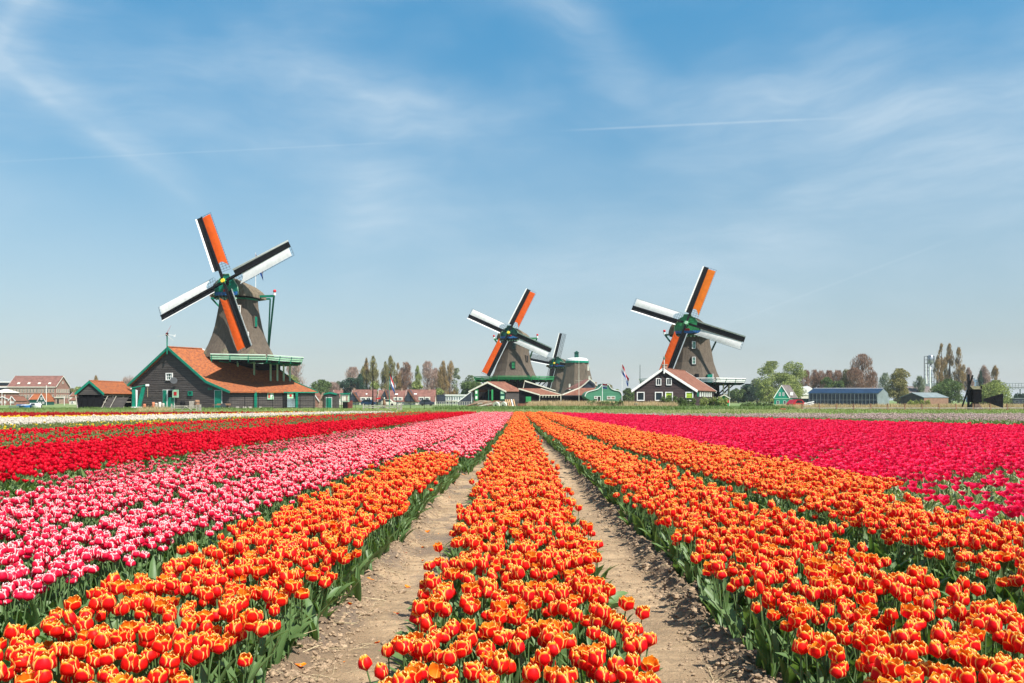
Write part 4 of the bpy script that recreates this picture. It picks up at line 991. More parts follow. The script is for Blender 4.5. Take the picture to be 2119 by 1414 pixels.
# --- small mill with bare lattice sails and the capless mill
windmill('smock_windmill', 'small distant windmill with bare lattice sails between two thatched towers', WX(1161, 280), 280,
         [(1.5, 5.2), (5.5, 4.9), (9.5, 4.1), (12.5, 3.7)], (WX(1147.5, 275), 275, WZ(752, 275)), 22, 8, -12, 10.6, None,
         stage=None, cap=(15.9, 14.6), rot8=R(-90), wins=((.2, 6.3, .9, 1.7, M_green2, M_green2, 1),), board=M_green, trimc=M_green_dk, lattice=True, big=2.2)
t5 = thing('windmill_tower', 'capless thatched mill tower with white domed top and green chimney', 'tower', (WX(1194, 235), 235, 0))
q = MB(); rr = lambda r: r/math.cos(R(22.5))
q.lathe([(0, rr(6.6)), (3.3, rr(5.35)), (5, rr(4.75)), (8, rr(4.0)), (11.1, rr(3.35)), (12.3, rr(3.15))], n=8, rot=R(-90+22.5+8)); q.build('tower', M_thatch, t5)
q = MB(); q.lathe([(12.28, 3.5), (12.85, 3.5)], n=24); q.build('green_band', M_green, t5)
q = MB(); q.lathe([(12.86, 3.3), (13.35, 3.2), (13.7, 2.4), (13.85, 1.0)], n=24); q.build('roof', M_white_p, t5)
q = MB(); q.box((-.75, -.5, 13.6), (.45, .5, 15.3)); q.prism([(-.95, -.7, 15.3), (.65, -.7, 15.3), (-.15, -.7, 15.85)], (0, 1.4, 0)); q.build('chimney', M_green_dk, t5)
for (x_, z_) in ((3.1, 10.8), (3.4, 7.5), (-2.5, 5.2)):
    window(t5, (x_*.98, -3.6 if z_ > 6 else -4.6, z_), .45, 1.7, X1, -Y1, M_white_p, M_cream, (0, 1), .08)
# ------------------------------------------------------------ the grey barn below the left mill
barn = thing('barn', 'big grey weatherboarded barn with orange pantile roof and green verges under the largest mill', 'barn', Bc)
gn = Vector((-.302, -.953, 0)); sn = Vector((s_dir.y, -s_dir.x, 0))
def L_(p): return Vector(p)-Bc
def gs(p): return (p-Bc).dot(g_dir)
def side_pt(px_, py_):
    r = Vector(((px_-VX)/F, 1, (HY-py_)/F)); t = sn.dot(Bc)/sn.dot(r); return r*t+Vector((0, 0, CZ))
gpoly = [(0, 0), (gs(gE), 0), (gs(gE), gE.z), (gs(gA), gA.z), (gs(gK), gK.z), (0, gB.z)]
SL = 14.6
q = MB(); q.prism([g_dir*s_+Z1*z for s_, z in gpoly], -gn*.3); q.build('wall', M_tarred, barn)
q = MB(); q.prism([Vector((0, 0, 0)), s_dir*SL, s_dir*SL+Z1*gB.z, Z1*gB.z], -sn*.3); q.build('wall', M_tarred, barn)
q = MB(); q.prism([g_dir*gs(gE), g_dir*gs(gE)+s_dir*10, g_dir*gs(gE)+s_dir*10+Z1*gE.z, g_dir*gs(gE)+Z1*gE.z], sn*.3); q.build('wall', M_tarred, barn)
planks(barn, gpoly, (0, 0, 0), g_dir, gn, .27, M_tarred)
planks(barn, [(0, 0), (SL, 0), (SL, gB.z-.1), (0, gB.z-.1)], (0, 0, 0), s_dir, sn, .27, M_tarred)
fo = gn*.45
rp1 = [gA+fo, gK+fo, roof_hit(609, 792.5, gA, gK), roof_hit(579, 768, gA, gK), roof_hit(535, 768.5, gA, gK), roof_hit(460, 748, gA, gK), roof_hit(418, 724.5, gA, gK)]
q = MB(); q.prism([L_(p)+Z1*.12 for p in rp1], Z1*-.2); q.build('roof', M_tile, barn)
kfar = roof_hit(609, 792.5, gA, gK); dirB = (gB-gK); efar = kfar+dirB
over = dirB.normalized()*.45
q = MB(); q.prism([L_(p)+Z1*.12 for p in (gK+fo, gB+fo+over, efar+over, kfar)], Z1*-.2); q.build('roof', M_tile, barn)
q = MB(); A_b = gA+s_dir*4.5; q.prism([L_(p)+Z1*.12 for p in (gA+fo, A_b, gE+s_dir*9, gE+fo+g_dir*.3-Z1*.2)], Z1*-.2); q.build('roof', M_tile, barn)
def verge(p, p2, m_, h=.34, w_=.10, nm='verge_board'):
    q = MB(); q.beam(L_(p), L_(p2), w_, h); q.build(nm, m_, barn)
fv = gn*.50
verge(gA+fv+Z1*.02, gK+fv+Z1*.02, M_green, .34); verge(gK+fv, gB+fv+over, M_green, .34); verge(gA+fv+Z1*.02, gE+fv+g_dir*.3-Z1*.2, M_green, .34)
verge(gB+over+Z1*.0, efar+over+s_dir*.2, M_green, .16, .14, 'gutter')
verge(efar+over+s_dir*.1+Z1*.1, kfar+s_dir*.1+Z1*.1, M_green, .26); verge(kfar+s_dir*.1+Z1*.1, roof_hit(579, 768, gA, gK)+s_dir*.1+Z1*.1, M_green, .26)
verge(roof_hit(418, 724.5, gA, gK)+Z1*.2, roof_hit(460, 748, gA, gK)+Z1*.2, M_white_p, .16)
q = MB(); q.tube([L_(gA)+fo+Z1*.18, L_(roof_hit(418, 724.5, gA, gK))+Z1*.18], .13, 6); q.build('ridge_cap', M_tile, barn)
for x_ in (526.5, 611.5):
    p = L_(side_pt(x_, 830)); p.z = 0; q = MB(); q.beam(p+sn*.35, p+sn*.35+Z1*(gB.z-.05), .34, .3); q.build('corner_post', M_green, barn)
def gw(px0, py0, px1, py1, fm, pm, bars=(1, 1), fw=.1, nm='window'):
    a, b = L_(barn_pt(px0, py1)), L_(barn_pt(px1, py0)); c_ = (a+b)/2
    return window(barn, c_+gn*.07, abs((b-a).dot(g_dir)), abs(b.z-a.z), -g_dir, gn, fm, pm, bars, fw, nm)
gw(344.5, 772, 358.5, 787.5, M_white_p, M_green_dk, (2, 1), .14)
gw(390.2, 810, 399.2, 819.3, M_green, M_green_dk, (1, 0), .14); gw(432, 802.6, 440, 807.2, M_green, M_green_dk, (1, 0), .12)
def panel(a, b, m_, nm, off=.10, plane='g', th=.06, parent=None):
    f_ = barn_pt if plane == 'g' else side_pt; n_ = gn if plane == 'g' else sn
    p = [L_(f_(a[0], b[1])), L_(f_(b[0], b[1])), L_(f_(b[0], a[1])), L_(f_(a[0], a[1]))]
    q = MB(); q.prism([v+n_*(off+.0) for v in p], -n_*th); return q.build(nm, m_, parent or barn)
df = panel((337.4, 806.6), (362, 848), M_white_p, 'door_frame', .09); panel((338.4, 807.6), (345.6, 848), M_green, 'door', .14)
panel((348.6, 807.9), (360.4, 822.3), M_shade_in, 'opening_shade', .12); panel((348.6, 822.6), (361, 848), M_green, 'door', .14)  # near-black panel paints the shade of the open upper door
sh = panel((359.8, 806.8), (372.6, 823), M_mint, 'shutter', .34); panel((363.2, 811.2), (369, 818.6), M_red_p, 'red_square', .37, parent=sh, th=.02)
panel((444.2, 807.6), (460.2, 848), M_white_p, 'door_frame', .09); panel((445.4, 808.4), (459.2, 848), M_green, 'door', .14)
po_ = panel((552.2, 812), (565, 827), M_mint, 'notice_board', .16, 's'); panel((554, 815), (557, 824), M_red_p, 'notice', .18, 's', .02, po_); panel((559, 813.5), (562.5, 822), M_white_p, 'notice', .18, 's', .02, po_)
panel((584.5, 812), (593, 846), M_shade_in, 'opening_shade', .12, 's'); po_ = panel((593, 812), (605.4, 825), M_mint, 'door', .2, 's'); panel((597.5, 816), (602, 821.5), M_red_p, 'red_square', .22, 's', .02, po_)  # near-black slab paints interior shade onto the solid side wall
panel((593, 825.6), (609, 843), M_glass_lt, 'counter', .2, 's')
q = MB(); c_ = L_(barn_pt(366.5, 788))+gn*.7; q.lathe([(-.1, .05), (0, .42), (.04, .5)], (0, 0, 0), 12)
mt_ = Matrix.Rotation(R(75), 4, 'X') @ Matrix.Rotation(R(25), 4, 'Y'); q.v = [tuple((mt_ @ Vector(v))+c_) for v in q.v]; q.build('satellite_dish', M_darkmetal, barn)
# dark lower wall of the mill seen between roof and stage
vane = thing('wind_turbine', 'tiny three bladed wind turbine on a green pole above the grey barn gable', 'wind turbine', gA+gn*.62)
q = MB(); q.beam((0, 0, -.9), (0, 0, 1.75), .16, .12); q.build('pole', M_green, vane)
q = MB(); q.lathe([(1.75, .10), (1.8, .2), (2.2, .2), (2.28, .08)], n=8); q.build('hub', M_black, vane)
for a in (62, 196, 318):
    q = MB(); c0 = Vector((0, -.25, 2.0)); q.beam(c0, c0+Vector((math.cos(R(a)), 0, math.sin(R(a))))*1.5, .10, .03, w2=.03); q.build('blade', M_cream if a != 62 else M_red_p, vane)
q = MB(); q.beam((0, 0, 2.0), (1.05, .1, 1.85), .06); q.prism([(.85, .1, 1.7), (1.15, .1, 1.66), (1.2, .1, 2.05)], (0, .03, 0)); q.build('tail', M_white_p, vane)

# ------------------------------------------------------------ generic small builders
def R0(px, dd, z=0.): return (WX(px, dd), dd, z)
def front_windows(root, xs, z, w_, h, fm, pm=None, y=0., bars=(0, 1), fw=.08, nm='window'):
    for x in xs: window(root, (x, y, z), w_, h, X1, -Y1, fm, pm, bars, fw, nm)
def chimney(root, x, y, z0, z1, w_=.6, m_=None):
    q = MB(); q.box((x-w_/2, y-w_/2, z0), (x+w_/2, y+w_/2, z1)); q.box((x-w_*.6, y-w_*.6, z1+.001), (x+w_*.6, y+w_*.6, z1+.14)); q.build('chimney', m_ or M_brick2, root)

# open shed with orange roof left of the barn
d_ = 112; s_ = d_/F
sh = thing('shed', 'small open shed with orange tile roof and green verges left of the grey barn', 'shed', R0(159, d_))
gable(sh, 3.75, 9.2, 2.35, 3.95, M_tarred, M_tile, M_green, rt=.12, board=.24, front_planks=M_tarred, z0=2.15, over=.2, back_verge=True, verge_w=.3)
for x, y in ((.1, .1), (3.55, .1), (3.55, 3), (3.55, 6), (3.55, 9), (.1, 9)):
    q = MB(); q.beam((x, y, 0), (x, y, 2.3), .18); q.build('post', M_grey_wood if y > .5 else M_tarred, sh)
q = MB(); q.box((0, 9.0, 0), (3.7, 9.15, 2.3)); q.box((-.02, .5, 0), (.08, 9, 2.2)); q.build('back_wall', M_blacktar, sh)
for z in (1.1, 1.6, 2.0):
    q = MB(); q.beam((3.5, .2, z), (3.5, 9, z), .05, .12); q.build('rail', M_grey_wood, sh)
for i, (px0, w_, ln, tone) in enumerate(((163, 1.5, -.5, M_blacktar), (173, 1.3, -.35, M_blacktar), (184, 1.3, -.2, M_blacktar), (192, 1.2, .15, M_blacktar), (211, 1.6, .75, M_tarred), (228, 1.6, .8, M_tarred))):
    r_ = thing('leaning_board', ['leftmost black board leaning outward under the small shed gable', 'second black board leaning under the small shed gable', 'third black board leaning under the small shed gable', 'fourth black board leaning beside the shed corner post', 'grey leaning board with pale edge strut right of the shed corner', 'rightmost grey leaning board with pale edge strut beside the shed'][i], 'board', R0(px0, 110.6-.08*i))
    q = MB(); q.prism([(-.0, 0, .15), (w_, 0, .15), (w_+ln, .35, 1.75), (ln, .35, 1.75)], (0, .08, 0)); q.build('panel', tone, r_)
    q = MB(); q.beam((-.1, -.1, .1), (ln-.1, .28, 1.95), .09); q.build('strut', M_grey_wood if i > 3 or i == 0 else M_blacktar, r_)
# green hoist frame
h_ = thing('hoist', 'green and white slanted wooden hoist frame at the left end of the grey barn', 'hoist', R0(273, 108))
z_ = lambda y: WZ(y, 108); x_ = lambda x: (x-273)*108/F
q = MB(); q.box((x_(273), 0, .5), (x_(279.5), .3, z_(803))); q.build('post', M_green, h_)
q = MB(); q.prism([(x_(281), .05, .5), (x_(283), .05, .5), (x_(284), .05, z_(808)), (x_(280), .05, z_(806))], (0, .1, 0)); q.build('white_panel', M_white_p, h_)
q = MB(); q.prism([(x_(283), 0, .5), (x_(290.5), 0, .5), (x_(301), 0, z_(798)), (x_(293), 0, z_(801))], (0, .25, 0)); q.build('slanted_post', M_green, h_)
q = MB(); q.prism([(x_(272), -.1, z_(804.5)), (x_(303), -.1, z_(797.5)), (x_(303), -.1, z_(796)), (x_(272), -.1, z_(802.5))], (0, .3, 0)); q.build('top_beam', M_green, h_)
q = MB(); q.box((x_(302), -.14, z_(799.5)), (x_(307), .24, z_(795.2))); q.box((x_(271.3), -.14, z_(805.5)), (x_(273.2), .24, z_(802.8))); q.build('white_end', M_white_p, h_)
q = MB(); q.box((x_(272), -.2, .28), (x_(290), .5, .48)); q.build('base', M_white_p, h_)
q = MB(); q.tube([(x_(305.4), 0, z_(799)), (x_(305.4), 0, z_(822))], .03, 4); q.build('rope', M_straw, h_)
# barrels, pots and boxes along the wall
def barrel(px, dd, h, r, m_, lab, cat='barrel', nm='barrel', z=0.25):
    b = thing(nm, lab, cat, R0(px, dd, z)); q = MB(); q.lathe([(0, r*.8), (h*.3, r), (h*.7, r), (h, r*.8)], n=12); q.build('body', m_, b, True)
    q = MB(); [q.lathe([(zz, r*1.0+.01), (zz+.06, r*1.0+.01)], n=12) for zz in (h*.28, h*.68)]; q.build('hoop', M_darkmetal if m_ is M_barrel else m_, b)
barrel(408, 112, 1.15, .36, M_barrel, 'tall wooden barrel standing against the grey barn left of the second door')
barrel(378, 112, 1.0, .34, M_black, 'dark barrel between the open shutter and the wooden crate')
for i, (p_, hh, m_) in enumerate(((299, .35, M_terra), (317.5, .6, M_terra), (323.5, .5, M_grey_wood), (331, .6, M_cream), (337.5, .45, M_grey_wood))):
    barrel(p_, 111.5, hh+.25, .2, m_, ['terracotta pot lying right of the green hoist', 'tall terracotta pot left of the green barn door', 'grey wooden tub next to the tall terracotta pot', 'pale milk can standing left of the green barn door', 'low grey tub directly left of the green barn door'][i], 'pot', 'garden_pot')
cr_ = thing('crate', 'upright pale wooden crate between dark barrel and tall barrel', 'crate', R0(391.5, 112, .2)); q = MB(); q.box((0, 0, 0), (.75, .5, 1.05)); q.build('body', M_grey_wood, cr_)
for i in range(4): q = MB(); q.box((.02+i*.185, -.03, .02), (.17+i*.185, 0, 1.03)); q.build('slat', M_grey_wood, cr_)
cr_ = thing('cart', 'dark wooden handcart with two wheels in front of the barn door', 'cart', R0(446, 111, .1)); q = MB(); q.box((.2, 0, .55), (1.9, .8, .8)); q.beam((-.6, .2, .6), (.3, .2, .62), .07); q.beam((-.6, .7, .6), (.3, .7, .62), .07); q.build('body', M_barrel, cr_)
for y in (-.06, .86): q = MB(); q.tube([(1.1, y, .42), (1.1, y+.06, .42)], .42, 14); q.build('wheel', M_darkmetal, cr_)
for i, p_ in enumerate((470, 491, 506, 517, 538)):
    barrel(p_, 112.5, .4, .28, M_grey_wood, ['cut log end at the front corner of the grey barn', 'grey stump left of the first green corner post', 'second grey stump along the barn side wall', 'third grey stump next to the first green post', 'grey stump just right of the first green post'][i], 'stump', 'tree_stump', .05)

# ------------------------------------------------------------ far left town
d_ = 300
wh = thing('brick_warehouse', 'long red brick warehouse with brown hipped roof and rows of narrow windows', 'building', R0(17, d_))
gable(wh, 9.4, 17.8, 6.4, 10.4, M_brick, M_tile_br, M_cream, axis='x', over=.3, back_verge=True, rt=.12, verge_w=.2)
q = MB(); q.box((-.1, -.32, 6.1), (17.9, -.02, 6.4)); q.build('cornice', M_cream, wh)
front_windows(wh, [1.05+i*1.06 for i in range(16)], 4.85, .62, 1.45, M_cream, M_glass, 0, (0, 1), .09)
front_windows(wh, [1.05+i*1.06 for i in range(16)], 2.75, .62, 1.35, M_cream, M_glass, 0, (0, 1), .09)
for z, h in ((4.85, 1.45), (2.75, 1.35)):
    for i in range(6): window(wh, (17.8, 1.0+i*1.5, z), .8, h, Y1, X1, M_cream, M_glass, (0, 1), .09)
window(wh, (17.8, 4.7, 8.0), .8, .9, Y1, X1, M_cream, M_glass, (0, 0), .09)
q = MB(); q.box((8.5, -1.8, 0), (17.85, 0, 1.3)); q.prism([(8.4, -2.0, 1.3), (17.9, -2.0, 1.3), (17.9, -.35, 2.4), (8.4, -.35, 2.4)], (0, .3, 0)); q.build('lean_to', M_tile_br, wh)
for i in range(4): q = MB(); x = 2.9+i*3.9; q.prism([(x, .68, 7.28), (x+.9, .68, 7.28), (x+.9, 1.3, 7.9), (x, 1.3, 7.9)], (0, -.12, .14)); q.build('skylight', M_cream, wh)
ap = thing('apartment_block', 'white flat roofed apartment block behind the left edge of the brick warehouse', 'building', R0(-30, 380))
q = MB(); q.box((0, 0, 0), (12.8, 12, 9.6)); q.build('wall', M_brick2, ap)
for z in (9.7, 7.3, 4.9): q = MB(); q.box((-.3, -.3, z), (13.1, 12, z+.5)); q.build('white_band', M_white_p, ap); q = MB(); q.box((.3, -.06, z-1.5), (12.5, -.01, z-.2)); q.build('window_band', M_glass, ap)
pv = thing('pavilion', 'small brick pavilion with pale pyramid roof at the far left edge', 'building', R0(-14, 240)); q = MB(); q.box((0, 0, 0), (4.6, 5, 3.6)); q.build('wall', M_brick, pv)
q = MB(); q.add([(-.3, -.3, 3.6), (4.9, -.3, 3.6), (4.9, 5.3, 3.6), (-.3, 5.3, 3.6), (1.7, 2.5, 4.7), (2.9, 2.5, 4.7)], [(0, 1, 5, 4), (1, 2, 5), (2, 3, 4, 5), (3, 0, 4), (0, 3, 2, 1)]); q.build('roof', M_cream, pv)
front_windows(pv, (1.2, 3.1), 1.8, .7, 1.3, M_white_p)
for i, (px_, dd, W_, e_, r_, lab) in enumerate(((-10, 215, 4.0, 1.4, 2.3, 'low red tiled row house at the left edge'), (18, 214, 1.8, 1.2, 2.3, 'tiny brick gable with white verge beside the moored boats'))):
    o = thing('small_house', lab, 'house', R0(px_, dd)); gable(o, W_, 5, e_, r_, M_brick, M_tile2, M_white_p, over=.15, rt=.08, verge_w=.12); front_windows(o, (W_*.35, W_*.68), .8, .45, .6, M_white_p)
gh = thing('green_house', 'small green gabled house with orange roof in front of the brick warehouse', 'house', R0(61, 225))
gable(gh, 4.2, 4.5, 1.5, 3.0, M_green_dk, M_tile, M_white_p, axis='x', over=.1, rt=.08)
gable(gh, 2.4, 4.0, 1.2, 3.2, M_green_dk, M_tile, M_white_p, over=.15, rt=.08, basis=((1, 0), (.1, 1)), verge_w=.18) if 0 else None
g2 = thing('green_gable', 'dark green gable with white verges and two windows beside the orange roof', 'house', R0(77.5, 223.5)); gable(g2, 2.3, 4, 1.0, 3.1, M_green_dk, M_tile, M_white_p, over=.12, rt=.08, verge_w=.16); front_windows(g2, (.6, 1.6), .6, .55, .6, M_white_p); front_windows(g2, (1.15,), 1.8, .4, .8, M_white_p)
q = MB(); q.box((-1.9, -.8, 1.1), (0, 0, 1.2)); q.build('balcony_floor', M_green_dk, gh)
for x in (-1.9, -1.3, -.7, -.1): q = MB(); q.beam((x, -.8, 1.2), (x, -.8, 1.9), .06); q.build('balcony_post', M_green, gh)
q = MB(); q.beam((-1.9, -.8, 1.9), (0, -.8, 1.9), .08); q.build('balcony_rail', M_green, gh)
pt_ = thing('porch', 'cream porch with flat roof at the foot of the brick warehouse', 'porch', R0(115, 292)); q = MB(); q.box((0, 0, 0), (1.8, 2, 2.2)); q.build('wall', M_brick2, pt_); q = MB(); q.box((-.3, -.3, 2.2), (2.1, 2, 2.55)); q.build('roof', M_cream, pt_); q = MB(); q.box((.6, -.05, 0), (1.2, 0, 1.8)); q.build('door', M_black, pt_)
for i, (px_, top) in enumerate(((4, 814), (10, 818), (22, 822), (133, 822), (96, 799))):
    o = thing('mast', ['white mast at the left edge, tallest of the near poles', 'white mast just right of the leftmost mast', 'thin white mast beside the tiny brick gable', 'white lamp post in front of the warehouse gable', 'slim white pole in front of the warehouse roof end'][i], 'mast', R0(px_, 205)); q = MB(); q.tube([(0, 0, 0), (0, 0, WZ(top, 205))], .06, 6); q.build('pole', M_white_p, o)
    q = MB(); q.lathe([(0, .12), (.12, .12)], (0, 0, WZ(top, 205)), 6); q.build('cap', M_white_p, o)
hs = thing('small_house', 'low white wall house with red roof right of the brick warehouse', 'house', R0(144, 290)); gable(hs, 5, 5.5, 2.6, 4.0, M_plaster, M_tile2, M_white_p, axis='x', over=.1); front_windows(hs, (1.2, 2.8, 4.4), 1.6, .8, .9, M_white_p)
hs = thing('small_house', 'pale low house with red strip roof behind the leaning boards', 'house', R0(143, 240)); gable(hs, 4, 4, 1.2, 1.9, M_plaster, M_tile2, M_white_p, axis='x', over=.1); front_windows(hs, (1., 2.6), .7, .6, .6, M_white_p)
def boat(px, dd, L, lab, hullm, cabin, cm):
    b = thing('boat', lab, 'boat', R0(px, dd, .15)); b.scale = (1, 1, .55); mb = MB(); n = 9; vs = []
    for i in range(n+1):
        t = i/n; w_ = .9*math.sqrt(max(.02, 1-(max(0, t-.5)/.5)**2))*(.8+.2*min(1, t*4))
        for (yy, zz) in ((-w_, .75+.2*t*t), (-w_*.75, .1), (0, -.2), (w_*.75, .1), (w_, .75+.2*t*t)): vs.append((t*L, yy, zz))
    fs = [(i*5+k, i*5+k+1, (i+1)*5+k+1, (i+1)*5+k) for i in range(n) for k in range(4)]+[(0, 1, 2, 3, 4)[::-1]]+[(i*5, (i+1)*5, (i+1)*5+4, i*5+4) for i in range(n)]
    mb.add(vs, fs); mb.build('hull', hullm, b)
    for (a, c_, z0, z1) in cabin:
        q = MB(); q.prism([(L*a, -.6, z0), (L*c_, -.6, z0), (L*c_-.2, -.6, z1), (L*a+.1, -.6, z1)], (0, 1.2, 0)); q.build('cabin', cm, b)
        q = MB(); q.prism([(L*a+.25, -.63, z0+.1), (L*c_-.3, -.63, z0+.1), (L*c_-.4, -.63, z1-.12), (L*a+.3, -.63, z1-.12)], (0, .03, 0)); q.build('cabin_window', M_glass, b)
boat(24, 118, 2.6, 'long white boat with blue cover moored in front of the brick pavilion', M_white_p, [(.4, .8, .8, 1.05)], M_blue_p)
boat(45, 117, 1.3, 'small blue hulled boat right beside the long white boat', M_blue_p, [(.2, .7, .8, 1.)], M_white_p)
boat(62, 118.5, 1.7, 'white cabin cruiser moored below the dark green gable', M_white_p, [(.15, .85, .8, 1.45)], M_white_p)

# ------------------------------------------------------------ houses between the barn and the middle mill
hut = thing('hut', 'grey hut with green roof edge and green door right of the grey barn', 'hut', R0(671, 128))
gable(hut, 1.95, 2, 2.35, 2.55, M_tarred, M_tarred, M_green, over=.12, rt=.08, front_planks=M_tarred, board=.3, verge_w=.2)
q = MB(); q.box((.35, -.15, .1), (1.2, -.08, 1.75)); q.build('door', M_green, hut); q = MB(); q.box((.28, -.1, .1), (1.28, -.07, 1.83)); q.build('door_frame', M_white_p, hut)
q = MB(); q.prism([(-1.2, .3, 0), (-.1, .3, 0), (-.1, .3, 2.6), (-.45, .3, 2.6)], (0, .5, 0)); q.build('brick_flank', M_brick2, hut)
hh = thing('small_house', 'red tiled gable with white verge directly behind the right end of the barn', 'house', R0(645, 150)); gable(hh, 1.9, 4, .6, 2.9, M_brick, M_tile2, M_white_p, apex=.1, over=.1, rt=.08, verge_w=.14, eave2=.5)
ki = thing('kiosk', 'mint framed notice kiosk with cream panel standing on a dark base', 'kiosk', R0(704, 118)); x_ = lambda x: (x-704)*118/F; z_ = lambda y: WZ(y, 118)
q = MB(); q.box((x_(709), 0, 0), (x_(718), .6, z_(832))); q.build('base', M_black, ki); q = MB(); q.box((x_(704.8), -.05, z_(832)), (x_(721.4), .5, z_(816.5))); q.build('frame', M_mint, ki)
q = MB(); q.box((x_(706), -.08, z_(830.8)), (x_(720.4), -.052, z_(818))); q.build('panel', M_cream, ki); q = MB(); q.box((x_(703.6), -.2, z_(816.4)), (x_(722.6), .6, z_(813.8))); q.build('roof', M_green, ki); q = MB(); q.box((x_(717), -.11, z_(830)), (x_(719.4), -.082, z_(819))); q.build('notice', M_barrel, ki)
bx = thing('brown_box', 'rust brown cupboard beside the mint framed kiosk', 'cupboard', R0(718, 119)); q = MB(); q.box((0, 0, 0), (.72, .6, z_(829))); q.build('body', mat('rust brown boards', (.20, .06, .045), .8), bx)
for i in range(3): q = MB(); q.box((.03+i*.23, -.03, .02), (.24+i*.23, 0, z_(829)-.03)); q.build('plank', bpy.data.materials['rust brown boards'], bx)
def townhouse(px0, px1, ridge_y, eave_y, lab, slate, chims, sky_=(), dorm=None, dd=230, bottom_win=5, slate_h=None):
    s_ = dd/F; o = thing('town_house', lab, 'house', R0(px0, dd)); w_ = (px1-px0)*s_; zr = WZ(ridge_y, dd); ze = max(WZ(eave_y, dd), .95)
    gable(o, 5, w_, ze, zr, M_plaster, M_tile_br, M_cream, axis='x', over=.2, rt=.15)
    front_windows(o, [w_*(i+.5)/bottom_win for i in range(bottom_win)], ze*.5, w_/bottom_win*.55, .62, M_white_p, M_glass, 0, (1, 0), .12)
    for c_ in chims: chimney(o, (c_-px0)*s_, 2.5, zr-.6, zr+.6, .5)
    for c_ in sky_:
        x = (c_-px0)*s_; fy = .55; zz = ze+(zr-ze)*fy+.2; q = MB(); q.prism([(x, 5/2*fy-.1, zz), (x+.45, 5/2*fy-.1, zz), (x+.45, 7.5/2*fy+.5, zz+.85), (x, 7.5/2*fy+.5, zz+.85)], (0, -.1, .1)); q.build('skylight', M_white_p, o)
    if dorm:
        a, b = (dorm[0]-px0)*s_, (dorm[1]-px0)*s_; z1 = WZ(dorm[2], dd); q = MB(); q.box((a, .1, ze), (b, 3, z1)); q.build('dormer', M_plaster, o)
        front_windows(o, (a+(b-a)*.27, a+(b-a)*.74), (ze+z1)/2+.1, (b-a)*.36, (z1-ze)*.6, M_white_p, M_glass, .1, (1, 0), .12, 'dormer_window')
    if slate:
        a, b = (slate[0]-px0)*s_, (slate[1]-px0)*s_; zt = WZ(slate[2], dd); q = MB(); t_ = slate[3] if len(slate) > 3 else .5
        q.prism([(a, -.8, ze), (b, -.8, ze), (a+(b-a)*t_+.3, -.8, zt), (a+(b-a)*t_-.3, -.8, zt)], (0, 3.2, 0)); q.build('slate_gable', M_slate, o)
        q = MB(); q.beam((b, -.95, ze), (a+(b-a)*t_, -.95, zt), .1, .5); q.build('verge_board', M_tile2, o)
    return o
townhouse(688, 705, 809, 823, 'partly hidden brown roofed house between the grey hut and the mint kiosk', None, (702.5,), (), None, 235, 2)
townhouse(727, 776, 808, 834, 'brown roofed house with two chimneys and cream dormer, first right of the kiosk', (722, 746, 812, .45), (729.5, 767.5), (755,), (745, 769, 822))
townhouse(782, 840, 809, 834, 'brown roofed house with dark slate left half and three roof windows', (783, 806, 808.5, .7), (790.5, 829), (815, 818.5), (814, 833, 822))
townhouse(840, 899, 808, 835, 'brown roofed house with black triangular gable, rightmost of the brown roofed houses', (840, 862, 808, .3), (887,), (855.5, 858), (866, 890, 821.5))
ds = thing('dark_shed', 'flat dark blue grey shed right of the brown roofed houses', 'shed', R0(899, 300)); q = MB(); q.box((0, 0, 0), (4.4, 5, WZ(817.3, 300))); q.build('wall', M_slate, ds); q = MB(); q.box((-.1, -.1, WZ(817.3, 300)), (4.5, 5.1, WZ(816.6, 300))); q.build('roof', M_darkmetal, ds)
bh = thing('glass_pavilion', 'long white glazed pavilion with flat roof left of the middle mill', 'building', R0(922, 250)); s_ = 250/F
q = MB(); q.box((0, .1, 0), (52*s_, 6, WZ(819, 250))); q.build('wall', M_white_p, bh); q = MB(); q.box((-.2, -.2, WZ(819, 250)), (52.5*s_, 6.2, WZ(816.8, 250))); q.build('roof', M_white_p, bh)
front_windows(bh, [.5+i*.78 for i in range(10)], 1.9, .62, 1.1, M_white_p, M_glass_lt, .1, (0, 0), .07); front_windows(bh, [.6+i*1.1 for i in range(7)], .55, .8, .8, M_white_p, M_glass, .1, (0, 0), .07)
q = MB(); q.box((-.1, -.45, 1.08), (52*s_, 0, 1.2)); q.build('balcony', M_cream, bh)
lh = thing('small_house', 'dark house with white verge peeking out left of the open sawmill shed', 'house', R0(948, 215)); gable(lh, 3.6, 5, .9, 3.6, M_slate, M_slate, M_white_p, apex=.98, over=.1, rt=.1, verge_w=.14)
rl = thing('railing', 'white railing in front of the glazed pavilion', 'railing', R0(900, 175))
for i in range(17): q = MB(); q.beam((i*.5, 0, 0), (i*.5, 0, 1.0), .07); q.build('post', M_cream, rl)
for z in (.5, .98): q = MB(); q.beam((0, 0, z), (8, 0, z), .05); q.build('rail', M_cream, rl)
flag('flagpole', 'green flagpole with drooping red white and blue flag among the brown roofed houses', R0(806, 150), WZ(769, 150), 2.6, 1.6, (1, 0, 0), 1.1, M_green, .07)
fp = thing('flagpole', 'short pole with small red and white pennant left of the tall green flagpole', 'flag', R0(789, 148)); q = MB(); q.tube([(0, 0, 0), (0, 0, WZ(821, 148))], .05, 6); q.build('pole', M_darkmetal, fp)
q = MB(); q.prism([(-.1, 0, WZ(826, 148)), (-1.0, 0, WZ(826.5, 148)), (-1.0, 0, WZ(824.5, 148)), (-.1, 0, WZ(822.5, 148))], (0, .03, 0)); q.build('pennant', M_red_p, fp)
